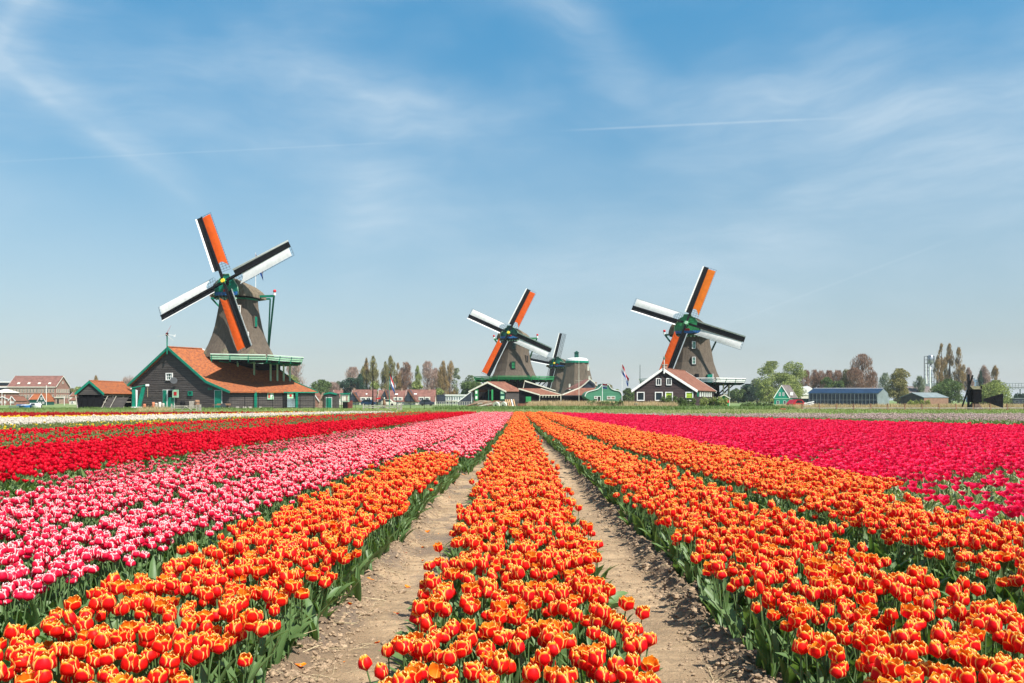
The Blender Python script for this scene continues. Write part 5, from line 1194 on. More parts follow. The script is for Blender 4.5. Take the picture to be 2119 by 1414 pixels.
ma = thing('furled_mast', 'dark mast with furled brown sail and slanted spar near the green flagpole', 'mast', R0(795, 140)); q = MB(); q.tube([(0, 0, 0), (.05, 0, .8), (0, 0, 1.6)], [.18, .28, .1], 8); q.build('furled_sail', M_barrel, ma)
q = MB(); q.beam((.1, 0, .6), (-.6, 0, 2.6), .08); q.build('spar', M_barrel, ma); q = MB(); q.lathe([(1.55, .1), (1.7, .14), (1.85, .05)], n=8); q.build('head', M_cream, ma)
lm = thing('lamp_post', 'tall thin black post rising in front of the poplar trees', 'post', R0(771.5, 100)); q = MB(); q.tube([(0, 0, 0), (0, 0, 1.5), (0, 0, WZ(752, 100))], [.14, .08, .04], 8); q.build('pole', M_black, lm); q = MB(); q.box((-.3, -.1, WZ(752, 100)), (.3, .1, WZ(751, 100))); q.build('head', M_black, lm)
# car fronts and dark garden things before the houses
M_sand = M_earth
for i, (px_, m_, lab) in enumerate(((788, M_cream, 'white van parked in front of the slate sided house'), (747, mat('dark blue car paint', (.015, .035, .08), .4, .1), 'small dark blue car parked below the first cream dormer'), (868, M_slate, 'dark grey car parked in front of the rightmost brown roofed house'))):
    c_ = thing('parked_car', lab, 'car', R0(px_, 190)); q = MB(); q.prism([(0, 0, .3), (3.4, 0, .3), (3.4, 0, .9), (2.7, 0, 1.0), (2.2, 0, 1.5), (.6, 0, 1.5), (.1, 0, 1.0), (0, 0, .9)], (0, 1.6, 0)); q.build('body', m_, c_)
    q = MB(); q.prism([(.45, -.02, 1.0), (2.5, -.02, 1.0), (2.1, -.02, 1.42), (.7, -.02, 1.42)], (0, .02, 0)); q.build('window', M_glass, c_)
    for x in (.7, 2.7): q = MB(); q.tube([(x, -.03, .3), (x, .2, .3)], .3, 10); q.build('wheel', M_tyre, c_)
# wire mesh fence
fn = thing('wire_fence', 'black wire mesh fence running right from the grey barn', 'fence', R0(478, 106)); Lf = WX(935, 106)-WX(478, 106)
for i in range(17): x = Lf*i/16; q = MB(); q.beam((x, 0, 0), (x, 0, 1.95), .055); q.build('post', M_black, fn)
q = MB()
for z in (.12, .7, 1.3, 1.85): q.beam((0, 0, z), (Lf, 0, z), .022)
x = 0
while x < Lf: q.beam((x, 0, .1), (x, 0, 1.87), .012); x += .22
tag(q.build('wire_mesh', M_black, fn), kind='stuff')
def timber_gate(px0, px1, dd, lab, m_):
    o = thing('field_gate', lab, 'gate', R0(px0, dd)); w_ = (px1-px0)*dd/F; h = .80
    for x in (0, w_-.4, w_-.15, w_): q = MB(); q.beam((x, 0, 0), (x, 0, h+(.12 if x else .2)), .12); q.build('post', m_, o)
    for z in (.25, .55, .76): q = MB(); q.beam((.06, -.02, z), (w_-.45, -.02, z), .04, .09); q.build('rail', m_, o)
    for a, b in ((.3, .5), (.5, .8)): q = MB(); q.beam((w_*a if a < .5 else w_*.8, -.06, .15), (w_*.5, -.06, .75), .09, .05); q.build('brace', m_, o)
timber_gate(355, 415, 84, 'weathered grey field gate standing in grass before the grey barn', M_grey_wood)
timber_gate(752, 831, 88, 'pale field gate with diagonal braces before the brown roofed houses', M_grey_wood)

# ------------------------------------------------------------ sawmill sheds under the middle mill
d_ = 160
os_ = thing('sawmill_shed', 'open fronted black sawmill shed with white verges and green posts below the middle mill', 'shed', R0(976, d_)); x_ = lambda x: (x-976)*d_/F; z_ = lambda y: WZ(y, d_)
gable(os_, x_(1047), 4.2, z_(809.5), z_(792), M_blacktar, M_tile2, M_cream, over=.35, rt=.12, basis=((1, 0), (.72, .69)), walls=False, verge_w=.22)
q = MB(); q.prism([(x_(982), .05, z_(806.5)), (x_(1043), .05, z_(806.5)), (x_(1012), .05, z_(793.5))], (0, .12, 0)); q.build('gable_wall', M_blacktar, os_)
for i in range(16):
    xa = x_(984+i*3.6); hh = z_(806.5)+(1-abs(xa-x_(1012))/(x_(1043)-x_(1012)))*(z_(793.5)-z_(806.5)); q = MB(); q.box((xa, 0, z_(806.4)), (xa+.30, .045, max(hh-.1, z_(806)))); q.build('plank', M_blacktar, os_)
q = MB(); q.box((x_(979), 3, 0), (x_(1075), 3.2, z_(808))); q.box((x_(979), .1, 0), (x_(979)+.1, 3, z_(809))); q.build('back_wall', M_shade_in, os_)
q = MB(); q.box((x_(980), .0, 0), (x_(1046), 2.9, z_(829))); q.build('floor_slab', M_barrel, os_)
for a, b, m_ in ((982.6, 989.6, M_green2), (1035, 1045, M_green_dk), (1017, 1020.5, M_green2), (1010, 1012, M_green_dk)):
    q = MB(); q.box((x_(a), -.1, z_(829)), (x_(b), .04, z_(806.6))); o = q.build('post', m_, os_)
    if b-a > 5:
        for yy in (809, 820): q = MB(); q.box((x_(a+1.2), -.13, z_(yy+6)), (x_(b-1.8), -.102, z_(yy))); q.build('white_square', M_mint if m_ is M_green_dk else M_white_p, o)
sw_ = MB(); Vv = Vector((.72, .69, 0)); sw_.prism([Vector((x_(1046), 0, 0)), Vector((x_(1046), 0, 0))+Vv*4.2, Vector((x_(1046), 0, z_(809.5)))+Vv*4.2, Vector((x_(1046), 0, z_(809.5)))], (-.1, .1, 0)); sw_.build('side_wall', M_tarred, os_)
planks(os_, [(0, .9), (4.2, .9), (4.2, z_(810)), (0, z_(810))], (x_(1046), 0, 0), Vv, Vector((Vv.y, -Vv.x, 0)), .24, M_tarred)
ls = thing('lean_to_shed', 'black lean to shed with russet roof and bracketed gutter right of the sawmill shed', 'shed', R0(1074, 158)); x_ = lambda x: (x-1074)*158/F; z_ = lambda y: WZ(y, 158)
Vb = Vector((.92, .39, 0)); Lb = 4.7
q = MB(); q.prism([(0, 0, 0), (x_(1115), 0, 0), (x_(1115), 0, z_(818)), (0, 0, z_(806))], Vb*Lb); q.build('wall', M_blacktar, ls)
planks(ls, [(0, .5), (x_(1115), .5), (x_(1115), z_(818.5)), (0, z_(807))], (0, 0, 0), X1, -Y1, .24, M_blacktar)
q = MB(); q.prism([(-.1, -.3, z_(804.8)), (x_(1116.5), -.3, z_(817.8)), (x_(1116.5), -.3, z_(816.8)), (-.1, -.3, z_(803.8))], Vb*(Lb+.4)); q.build('roof', M_tile2, ls)
for o_, w_ in ((-.36, .25), (Lb+.15, .16)):
    q = MB(); p0 = Vector((-.1, -.3, z_(804.6))) if o_ < 0 else Vb*(Lb+.15)+Vector((-.1, -.3, z_(804))); p1 = Vector((x_(1116.5), -.36, z_(817.4))) if o_ < 0 else Vb*(Lb+.15)+Vector((x_(1116.5), -.3, z_(817))); q.beam(p0-Y1*.06, p1-Y1*.06, .08, w_); q.build('verge_board', M_cream, ls)
q = MB(); e0 = Vector((x_(1116.5), -.3, z_(818.2))); q.beam(e0, e0+Vb*Lb, .12, .14); q.build('gutter', M_cream, ls)
for i in range(8): p = e0+Vb*(Lb*i/7.2+.1); q = MB(); q.beam(p, p+Vector((-.05, .05, -.45)), .09, .12); q.build('bracket', M_cream, ls)
for t in (0, Lb): q = MB(); p = e0+Vb*t+Y1*.2; q.beam((p.x, p.y, 0), p, .11); q.build('post', M_cream, ls)
q = MB(); q.box((x_(1088), -.18, z_(832)), (x_(1099), -.12, z_(821))); q.build('shutter', M_green2, ls)
rr_ = thing('small_house', 'russet roof with white verge seen behind the lean to shed between the mills', 'house', R0(1082, 178)); x_ = lambda x: (x-1082)*178/F; z_ = lambda y: WZ(y, 178)
gable(rr_, x_(1149), 5, z_(809), z_(789), M_blacktar, M_tile2, M_cream, apex=.06, over=.1, rt=.12, verge_w=.16, eave2=z_(809))
md = thing('earth_mound', 'low brown mound of old earth and weathered timber below the open sawmill shed', 'mound', R0(1000, 140)); mb = MB(); n = 20; vs = []; fs = []
for i in range(n+1):
    for j in range(n+1):
        x, y = (i/n-.5)*7.0, (j/n-.5)*5; r_ = min(1, math.hypot(x/3.5, y/2.5)); z = 1.3*(1-r_**2)*(.85+.3*float(fbm(x+9, y+5, 1.3, 3, 5))) if r_ < 1 else -.05; vs.append((x, y, z))
fs = [(i*(n+1)+j, (i+1)*(n+1)+j, (i+1)*(n+1)+j+1, i*(n+1)+j+1) for i in range(n) for j in range(n)]; mb.add(vs, fs); mb.build('mound', M_earth, md, True)
rs = random.Random(4)
for i in range(9):
    o = thing('log', ['weathered log leaning on the left foot of the mound', 'long grey log sloping down the left of the mound', 'log resting across the front of the mound', 'grey log lowest on the mound slope', 'bleached log pointing toward the millstone', 'log sloping up to the open shed floor', 'short log in front of the millstone', 'thin log sticking out near the sawn timber', 'upper log against the shed floor'][i], 'log', (WX(975+i*9.5, 136), 136+rs.uniform(-1, 1), .25), rs.uniform(-.4, .4), 'logs heaped on the mound')
    q = MB(); q.tube([(-1.2, 0, 0), (1.2, 0, rs.uniform(.3, 1.0))], [.13, .10], 8); q.build('trunk', M_grey_wood if i % 2 else M_barrel, o)
for i, px_ in enumerate((1026, 1041)):
    o = thing('millstone', ['pale millstone lying left beside the other at the mound', 'pale millstone right beside the sawn timber'][i], 'millstone', R0(px_, 128)); q = MB(); q.tube([(0, 0, .55), (.15, .35, .60)], .55, 18); q.build('stone', M_cream, o); q = MB(); q.tube([(-.03, -.06, .55), (-.01, .0, .55)], .14, 12); q.build('eye', M_black, o)
for i in range(5):
    o = thing('sawn_board', ['sawn board leaning nearest the millstones', 'second leaning sawn board from the millstones', 'third leaning sawn board, middle of the five', 'fourth leaning sawn board beside the white post', 'rightmost leaning sawn board beside the white post'][i], 'board', R0(1050+i*4.2, 132)); q = MB(); q.beam((0, 0, .1), (-.35, .3, 1.5), .26, .05); q.build('board', M_timber if i != 3 else M_white_p, o)
bw = thing('brick_footing', 'low orange brick footing in front of the lean to shed', 'wall', R0(1071, 150)); q = MB(); q.box((0, 0, 0), (2.3, .4, .75)); q.build('footing', M_tile2, bw)

# dark house, green hall and flags right of the mills
d_ = 178; dh = thing('dark_house', 'black gabled house with scalloped white verges and long russet roof behind the reeds', 'house', R0(1162, d_)); x_ = lambda x: (x-1162)*d_/F; z_ = lambda y: WZ(y, d_)
q = MB(); q.prism([(x_(1199), 0, 0), (x_(1231), 0, 0), (x_(1231), 0, z_(794)), (x_(1220.7), 0, z_(785)), (x_(1199), 0, z_(803))], (0, 7, 0)); q.build('wall', M_slate, dh)
q = MB(); q.prism([(x_(1165), 0, 0), (x_(1205), 0, 0), (x_(1205), 0, z_(818)), (x_(1165), 0, z_(818))], (0, 6, 0)); q.build('wall', M_blacktar, dh)
q = MB(); q.add([(x_(1161), -2.2, z_(818)), (x_(1215), -2.2, z_(818)), (x_(1232), -.25, z_(803)), (x_(1199), -.25, z_(803)), (x_(1161), -2.2, z_(818.8)), (x_(1215), -2.2, z_(818.8)), (x_(1232), -.25, z_(804)), (x_(1199), -.25, z_(804))], [(0, 1, 2, 3), (7, 6, 5, 4), (0, 4, 5, 1), (1, 5, 6, 2), (2, 6, 7, 3), (3, 7, 4, 0)]); q.build('roof', M_tile2, dh)
q = MB(); q.prism([(x_(1172), 2, z_(806)), (x_(1200), .5, z_(803)), (x_(1221), .5, z_(784.5)), (x_(1212), 2.5, z_(785))], (0, 3, 0)); q.build('roof', M_tile_br, dh)
pts_ = [(1161, 818), (1199, 803), (1210, 795), (1220.7, 784.8), (1231, 793.6)]
for a, b in zip(pts_, pts_[1:]): q = MB(); ya = -.35 if a[0] > 1190 else -2.3; yb = -.35; q.beam((x_(a[0]), ya, z_(a[1])), (x_(b[0]), yb, z_(b[1])), .1, .24); q.build('verge_board', M_cream, dh)
for i in range(12): t = i/11; q = MB(); x = 1199+t*20; q.box((x_(x)-.09, -.42, z_(804.4-t*18.2)-.10), (x_(x)+.09, -.33, z_(804.4-t*18.2)+.12)); q.build('scallop', M_cream, dh)
q = MB(); q.box((x_(1162), -2.3, z_(819.8)), (x_(1212), -2.15, z_(818.6))); q.build('gutter', M_darkmetal, dh)
chimney(dh, x_(1234), 2, 1, z_(792), .5); q = MB(); q.beam((x_(1231), 1.5, z_(793)), (x_(1243), 1.5, z_(803)), .1, .2); q.build('verge_board', M_cream, dh)
q = MB(); q.prism([(x_(1228), 1.6, z_(795)), (x_(1243), 1.6, z_(803)), (x_(1243), 1.6, 0), (x_(1228), 1.6, 0)], (0, 4, 0)); q.build('wall', M_brick2, dh)
d_ = 166; gh_ = thing('green_hall', 'pale green hall with curved Dutch gable outlined in white, behind the reeds', 'building', R0(1210, d_)); x_ = lambda x: (1120+x/11.77-1210)*d_/F; z_ = lambda y: WZ(750+y/11.77, d_)
ol = [(1065, 830), (1075, 785), (1110, 740), (1160, 710), (1250, 688), (1330, 668), (1390, 645), (1440, 600), (1475, 555), (1487, 520), (1500, 548), (1650, 548), (1672, 600), (1720, 648), (1790, 678), (1870, 690), (1920, 712), (1945, 745), (1962, 790)]
ol2 = [(1962, 820), (1945, 870), (1900, 920), (1890, 1030), (1190, 1030), (1180, 910), (1110, 880)]
q = MB(); P_ = [(x_(x), 0, z_(y)) for x, y in ol+ol2]; q.prism(P_, (0, 9, 0)); q.build('wall', M_hall, gh_)
zz = .9
while zz < z_(560):
    P = clip_strip([(x_(x), z_(y)) for x, y in ol+ol2], zz, zz+.045)
    if len(P) > 2: q = MB(); xs_ = [p[0] for p in P]; q.box((min(xs_)+.1, -.02, zz), (max(xs_)-.1, .0, zz+.2)); q.build('plank', M_hall, gh_)
    zz += .24
for a, b in zip(ol, ol[1:]): q = MB(); q.beam((x_(a[0]), -.1, z_(a[1])), (x_(b[0]), -.1, z_(b[1])), .12, .15); q.build('trim', M_white_p, gh_)
for a, b, c_, e_ in ((1290, 1360, 825, 890), (1365, 1450, 825, 1000), (1600, 1690, 825, 900), (1700, 1800, 825, 900)):
    window(gh_, ((x_(a)+x_(b))/2, -.02, (z_(c_)+z_(e_))/2), x_(b)-x_(a), z_(c_)-z_(e_), X1, -Y1, M_white_p, M_shade_in if a == 1365 else M_brick2, (0, 0), .1)
flag('flagpole', 'white pole with small Dutch tricolour flying before the green hall', R0(1246.5, 158), WZ(793, 158), 1.05, .95, (1, .2, 0), .12, M_white_p, .08)
flag('flagpole', 'tall white flagpole with long drooping Dutch flag between green hall and brown house', R0(1287, 140), WZ(752, 140), 2.7, 1.5, (.9, .3, 0), .95, M_white_p, .06)
mt = thing('mast', 'bare grey mast with small crossbar left of the brown house roof', 'mast', R0(1324.5, 165)); q = MB(); q.tube([(0, 0, 0), (0, 0, WZ(755, 165))], [.14, .07], 6); q.build('pole', M_greymetal, mt); q = MB(); q.beam((-.35, 0, WZ(791, 165)), (.5, 0, WZ(791, 165)), .08); q.build('crossbar', M_greymetal, mt)
mt = thing('mast', 'thin white mast with crossbar standing in front of the capless mill tower', 'mast', R0(1198, 171)); q = MB(); q.tube([(0, 0, 0), (0, 0, WZ(787, 171)), (0, 0, WZ(730, 171))], [.07, .06, .02], 6); q.build('pole', M_cream, mt); q = MB(); q.beam((-.8, 0, WZ(787.5, 171)), (.9, 0, WZ(787.5, 171)), .06); q.build('crossbar', M_grey_wood, mt)

# ------------------------------------------------------------ brown house in front of the right mill
d_ = 128; bh = thing('brown_house', 'dark brown weatherboarded house with white verges, four windows and russet roof', 'house', R0(1313, d_)); x_ = lambda x: (x-1313)*d_/F; z_ = lambda y: WZ(y, d_)
Vc = (.438, .899); ap_ = (x_(1373))/x_(1440)
gable(bh, x_(1440), 13.3, z_(807), z_(764.5), M_brownblack, M_tile2, M_white_p, apex=ap_, over=.4, rt=.14, basis=((1, 0), Vc), front_planks=M_brownblack, side_planks=M_brownblack, board=.25, verge_w=.36, back_verge=True)
for (a, b, c_, e_, pm) in ((1357, 1368, 783, 798, M_glass), (1378.3, 1389.5, 783, 797.6, M_glass)): window(bh, (x_((a+b)/2), -.06, z_((c_+e_)/2)), x_(b)-x_(a), z_(c_)-z_(e_), X1, -Y1, M_white_p, pm, (1, 0), .12)
M_blind = mat('lime roller blind', (.33, .48, .04), .7, .1)
for (a, b, pm) in ((1317.5, 1333.5, M_glass), (1354.8, 1371, M_glass), (1376, 1392, M_blind), (1418, 1434, M_blind)):
    f_ = window(bh, (x_((a+b)/2), -.06, z_(820.5)), x_(b)-x_(a), z_(811.5)-z_(830), X1, -Y1, M_white_p, M_glass, (0, 0), .14)
    if pm is M_blind: q = MB(); q.box((x_(a)+.14, -.10, z_(819.5)), (x_(b)-.14, -.085, z_(812.5))); q.box((x_(a)+.14, -.10, z_(823.5)), (x_(b)-.14, -.085, z_(820.5))); q.build('blind', M_blind, f_)
q = MB(); q.box((-.35, -.62, z_(766)-.6), (-.15, -.5, z_(766)+.3)); q.v = [(x+x_(1373)+.25, y, z) for x, y, z in q.v]; q.build('finial', M_white_p, bh)
Vn = Vector((Vc[1], -Vc[0], 0)); V3 = Vector((*Vc, 0))
for i in range(7): c_ = Vector((x_(1440), 0, z_(816)))+V3*(.8+i*1.6)+Vn*.06; window(bh, c_, .55, .8, V3, Vn, M_white_p if i else M_green, M_mint, (0, 0), .1)
chimney(bh, x_(1379), 1.6, z_(766)-.8, z_(755), .75, M_brick2)
va = thing('wind_turbine', 'tiny wind turbine with pale crossed blades on the ridge of the brown house', 'wind turbine', (WX(1373, d_), d_-.6, z_(764)))
q = MB(); q.tube([(0, 0, -.2), (0, 0, 1.75)], .06, 6); q.build('pole', M_white_p, va); q = MB(); q.lathe([(1.5, .1), (1.6, .16), (1.95, .12)], n=8); q.build('hub', M_green, va)
for a in (88, 184, 275): q = MB(); q.beam((0, -.15, 1.8), (1.1*math.cos(R(a)), -.15, 1.8+1.1*math.sin(R(a))), .06, .02, w2=.02); q.build('blade', M_cream, va)
gs_ = thing('green_shed', 'small bright green shed with red sign under the right mill stage', 'shed', R0(1486, 144)); gable(gs_, 2.0, 3, 1.75, 2.3, M_green2, M_tile_gr, M_cream, over=.2, rt=.06, verge_w=.12); front_windows(gs_, (.6,), 1.1, .5, .6, M_white_p); q = MB(); q.box((1.6, -.1, .9), (1.95, -.03, 1.5)); q.build('sign', M_red_p, gs_)
bn = thing('litter_bin', 'dark green litter bin in the grass in front of the brown house', 'bin', R0(1316, 112)); q = MB(); q.lathe([(0, .2), (.75, .25)], n=10); q.build('body', M_green_dk, bn); q = MB(); q.lathe([(.76, .28), (.9, .24), (.95, .05)], n=10); q.build('lid', M_green_dk, bn)

# ------------------------------------------------------------ right side
d_ = 260; g3 = thing('green_house', 'teal green gabled house with white verges and grey roof right of the willow', 'house', R0(1602, d_)); s_ = d_/F
gable(g3, 32*s_, 7.5, WZ(823, d_), WZ(798, d_), M_green, M_tile_gr, M_white_p, over=.2, rt=.12, basis=((1, 0), (.6, .8)), verge_w=.2, back_verge=True)
front_windows(g3, (1.8, 3.0), 3.3, .55, 1.1, M_white_p, M_glass_lt); front_windows(g3, (1.2, 3.4), .6, .9, 1.1, M_white_p, M_glass); q = MB(); q.box((0, -.12, 1.75), (32*s_, -.0, 1.9)); q.build('string_board', M_mint, g3)
q = MB(); dmx = 32*s_*.82; q.box((dmx+1.6, 1.6, 2.9), (dmx+2.6, 2.6, 4.0)); q.build('dormer', M_white_p, g3)
d_ = 200; bl = thing('blue_hall', 'long low hall with blue roof and glazed front with pale posts', 'building', R0(1673, d_)); s_ = d_/F; Lh = 143*s_
gable(bl, 6.6, Lh, WZ(814, d_), WZ(804.6, d_), M_greymetal, M_bluemetal, M_bluemetal, over=.15, rt=.08, basis=((.7, .71), (1, 0)), verge_w=.14, back_verge=True)
q = MB(); q.prism([(Lh-.02, -.02, 0), (Lh+4.9, 4.4, 0), (Lh+4.62, 4.69, WZ(814, d_)), (Lh+2.3, 2.34, WZ(804.6, d_)), (Lh-.6, -.02, WZ(814, d_))], (.12, -.12, 0)); q.build('end_wall', M_greymetal, bl)
for i in range(19):
    x = .1+i*(Lh-.3)/18; q = MB(); q.beam((x, -.12, 0), (x, -.12, WZ(814.5, d_)), .13, .10); q.build('mullion', M_navy_post, bl)
    if i < 18: q = MB(); q.box((x+.08, -.05, .1), (x+(Lh-.3)/18-.08, -.02, WZ(815.5, d_))); q.build('pane', M_navy_pane, bl)
q = MB(); q.box((0, -.16, 1.35), (Lh, -.121, 1.45)); q.build('transom', M_navy_post, bl)
lk = thing('glass_link', 'low dark glass corridor joining the green house and the blue hall', 'building', R0(1648, 215)); q = MB(); q.box((0, 0, 0), (3.6, 3, WZ(826, 215))); q.build('wall', M_glass, lk)
for i in range(5): q = MB(); q.beam((i*.85+.1, -.05, 0), (i*.85+.1, -.05, WZ(826, 215)), .09); q.build('mullion', M_green_dk, lk)
q = MB(); q.box((-.1, -.2, WZ(826, 215)), (3.7, 3.1, WZ(825, 215))); q.build('roof', M_darkmetal, lk)
wt = thing('white_tent', 'white peaked marquee roof behind the green house and blue hall', 'tent', R0(1641, 320)); q = MB(); s_ = 320/F; q.prism([(0, 0, 3.4), (41*s_, 0, 3.4), (40*s_, 0, 6.0), (33*s_, 0, 6.9), (26*s_, 0, 6.4), (3*s_, 0, 4.2)], (0, 9, 0)); q.build('roof', M_white_p, wt); q = MB(); q.box((.2, .2, 0), (41*s_-.2, 8.8, 3.4)); q.build('wall', M_cream, wt)
bb_ = thing('factory', 'blue grey factory hall with slanted pale roof behind the red leaved trees', 'building', R0(1718, 420)); s_ = 420/F; q = MB(); q.prism([(0, 0, 0), (80*s_, 0, 0), (80*s_, 0, WZ(797.5, 420)), (30*s_, 0, WZ(788.5, 420)), (0, 0, WZ(789, 420))], (0, 15, 0)); q.build('wall', M_brick2, bb_); q = MB(); q.box((0, -.3, 0), (32*s_, -.02, WZ(789, 420))); q.build('blue_wing', M_bluemetal, bb_)
q = MB(); q.beam((29*s_, -.5, WZ(787.8, 420)), (82*s_, -.5, WZ(797, 420)), .3, .9); q.build('roof_edge', M_white_p, bb_)
d_ = 232; wb2 = thing('timber_barn', 'low wooden barn with pale grey roof and reddish boarded side', 'barn', R0(1864, d_))
M_redboard = mat('reddish boards', (.26, .15, .10), .85, .2, 2, (4, 1, .6))
gable(wb2, 6.1, 12.4, 2.15, 3.4, M_tarred, M_greymetal, M_greymetal, over=.25, rt=.08, basis=((.75, -.66), (.85, .53)), verge_w=.1)
bu, bv = Vector((.75, -.66, 0)), Vector((.85, .53, 0))
for i in range(24): q = MB(); o_ = bu*6.1+bv*(i*.515+.03)+Vector((.03, -.06, 0)); q.prism([o_, o_+bv*.48, o_+bv*.48+Z1*2.1, o_+Z1*2.1], Vector((.03, -.05, 0))); q.build('plank', M_redboard, wb2)
for i in range(12): q = MB(); o_ = bu*(i*.505+.03)-Vector((.05, .06, 0)); q.prism([o_, o_+bu*.47, o_+bu*.47+Z1*2.1, o_+Z1*2.1], Vector((-.04, -.05, 0))); q.build('plank', M_tarred, wb2)  # dark planking paints the shade on this gable into the boards
ob = thing('roofed_building', 'broad dark roofed building behind the low wooden barn', 'building', R0(1878, 330)); gable(ob, 9, 11.0, 4.2, WZ(800.5, 330), M_tarred, M_tile_gr, M_tile_gr, axis='x', over=.2)
q = MB(); q.box((8.2, 5, WZ(801, 330)), (10.8, 8, WZ(794, 330))); q.build('vent_housing', M_greymetal, ob)
ind = thing('industrial_tower', 'steel frame tower with silver tank rising behind the poplars', 'tower', R0(1919.5, 620)); s_ = 620/F; zt = WZ(737, 620); zb_ = 0; wv = 13.5*s_
for x in (0, wv):
    for y in (0, wv): q = MB(); q.beam((x, y, 0), (x, y, zt), .4); q.build('column', M_darkmetal, ind)
for i in range(9):
    z = 13+i*(zt-13)/8; q = MB(); [q.beam(a, b, .22) for a, b in (((0, 0, z), (wv, 0, z)), ((0, wv, z), (wv, wv, z)), ((0, 0, z), (0, wv, z)), ((wv, 0, z), (wv, wv, z)))]; q.beam((0, 0, z), (wv*.4, 0, z-(zt-13)/8), .16); q.build('platform', M_darkmetal, ind)
q = MB(); q.lathe([(zt-6, 1.4), (zt-5, 2.1), (zt+.2, 2.1), (zt+1, 1.0)], (wv*.68, wv*.4, 0), 14); q.lathe([(8, .9), (zt-6.1, .9)], (wv*.7, wv*.4, 0), 10); q.build('tank', M_steel, ind, True)
q = MB(); q.tube([(wv*.35, -.3, 8), (wv*.35, -.3, zt-8)], .6, 8); q.build('pipe', M_white_p, ind)
q = MB(); q.box((-.5, -.5, 0), (wv+4, wv, WZ(793, 620))); q.build('base_building', M_greymetal, ind)
fl = thing('chimney_stack', 'thin white stack just left of the steel tower', 'chimney', R0(1916.8, 620)); q = MB(); q.lathe([(0, 1.0), (WZ(780, 620), .7), (WZ(780, 620)+.1, .4), (WZ(753, 620), .3)], n=8); q.build('stack', M_white_p, fl); q = MB(); q.lathe([(WZ(753, 620)+.02, .5), (WZ(752, 620), .5)], n=8); q.build('rim', M_darkmetal, fl)
fl = thing('chimney_stack', 'short white chimney with dark top left of the dark roofed building end', 'chimney', R0(1908.6, 400)); q = MB(); q.lathe([(0, .6), (WZ(789, 400), .5)], n=8); q.build('stack', M_white_p, fl); q = MB(); q.lathe([(WZ(789, 400)+.01, .4), (WZ(787, 400), .4)], n=8); q.build('cap', M_darkmetal, fl)
for (px_, px2, ty, dd, lab) in ((2013, 2027, 786, 520, 'blue glass office block behind the black wind pump'), (2044, 2054, 786.5, 540, 'narrow blue office block between the two right poplars')):
    o = thing('office_block', lab, 'building', R0(px_, dd)); w_ = (px2-px_)*dd/F; q = MB(); q.box((0, 0, 0), (w_, 8, WZ(ty, dd))); q.build('wall', mat('blue facade', (.14, .25, .40), .4, .1), o)
    for k_ in range(3): q = MB(); q.box((.2, -.08, WZ(ty+3+k_*4, dd)), (w_-.2, -.02, WZ(ty+1.4+k_*4, dd))); q.build('window_band', M_glass_lt, o)
    q = MB(); q.box((w_*.3, 2, WZ(ty, dd)), (w_*.6, 5, WZ(ty-4, dd))); q.build('roof_box', M_greymetal, o)
pb = thing('pipe_bridge', 'pale steel truss pipe bridge crossing behind the trees at the right edge', 'bridge', R0(1996, 480)); s_ = 480/F; Lp = 190*s_; z0_, z1_ = WZ(805, 480), WZ(793.5, 480)
for y in (0, 1.6):
    for z in (z0_, z1_, (z0_+z1_)/2): q = MB(); q.beam((0, y, z), (Lp, y, z), .25); q.build('chord', M_greymetal, pb)
q = MB(); [q.beam((i*1.8, 0, z0_), (i*1.8, 0, z1_), .18) for i in range(int(Lp/1.8)+1)]; tag(q.build('truss_posts', M_greymetal, pb), kind='stuff')
for i in range(4): q = MB(); q.beam((6+i*14, .8, 0), (6+i*14, .8, z0_), .5); q.build('support', M_greymetal, pb)
q = MB(); q.tube([(0, .8, z0_+1), (Lp, .8, z0_+1)], .4, 8); q.build('pipe', M_steel, pb)
db = thing('low_building', 'dark blue grey low building with pale roof line at the right edge', 'building', R0(2097, 260)); q = MB(); q.box((0, 0, 0), (9, 6, WZ(825.5, 260))); q.build('wall', M_slate, db); q = MB(); q.box((-.2, -.2, WZ(825.5, 260)), (9.2, 6.2, WZ(824, 260))); q.build('roof', M_greymetal, db); front_windows(db, (1.2, 3.4, 5.6), .9, 1.2, .8, M_greymetal)
# black tail-vane pump mill
d_ = 95; pm_ = thing('wind_pump', 'small black drainage wind pump with big tail vane at the right', 'wind pump', R0(2018, d_)); x_ = lambda x: (x-2018)*d_/F; z_ = lambda y: WZ(y, d_)
q = MB(); q.box((x_(2008.5), -.5, z_(832.5)), (x_(2026.5), .5, z_(806))); q.build('body', M_blacktar, pm_)
for i in range(7): q = MB(); x = x_(2008.5)+i*.148; q.box((x+.01, -.53, z_(832.8)), (x+.138, -.502, z_(806.5))); q.build('plank', M_blacktar, pm_)
q = MB(); q.prism([(x_(2007.5), -.62, z_(806)), (x_(2007.5), .62, z_(806)), (x_(2007.5), .0, z_(799.5))], (x_(2026.5)-x_(2007), 0, 0)); q.build('roof', mat('mossy boards', (.12, .11, .06), .9), pm_)
q = MB(); q.box((x_(2025), -.55, z_(806)), (x_(2027.2), -.4, z_(798.5))); q.build('post', M_black, pm_)
q = MB(); q.add([(x_(2007), -.9, .0), (x_(2030), -.9, .0), (x_(2030), .9, .0), (x_(2007), .9, .0), (x_(2014), -.35, z_(832.8)), (x_(2021), -.35, z_(832.8)), (x_(2021), .35, z_(832.8)), (x_(2014), .35, z_(832.8))], [(0, 1, 5, 4), (1, 2, 6, 5), (2, 3, 7, 6), (3, 0, 4, 7), (4, 5, 6, 7)]); q.build('base', mat('dark weathered boards', (.10, .065, .045), .9), pm_)
q = MB(); q.beam((x_(2026), 0, z_(828.5)), (x_(2076), 0, z_(829)), .09, .09); q.build('tail_arm', M_black, pm_)
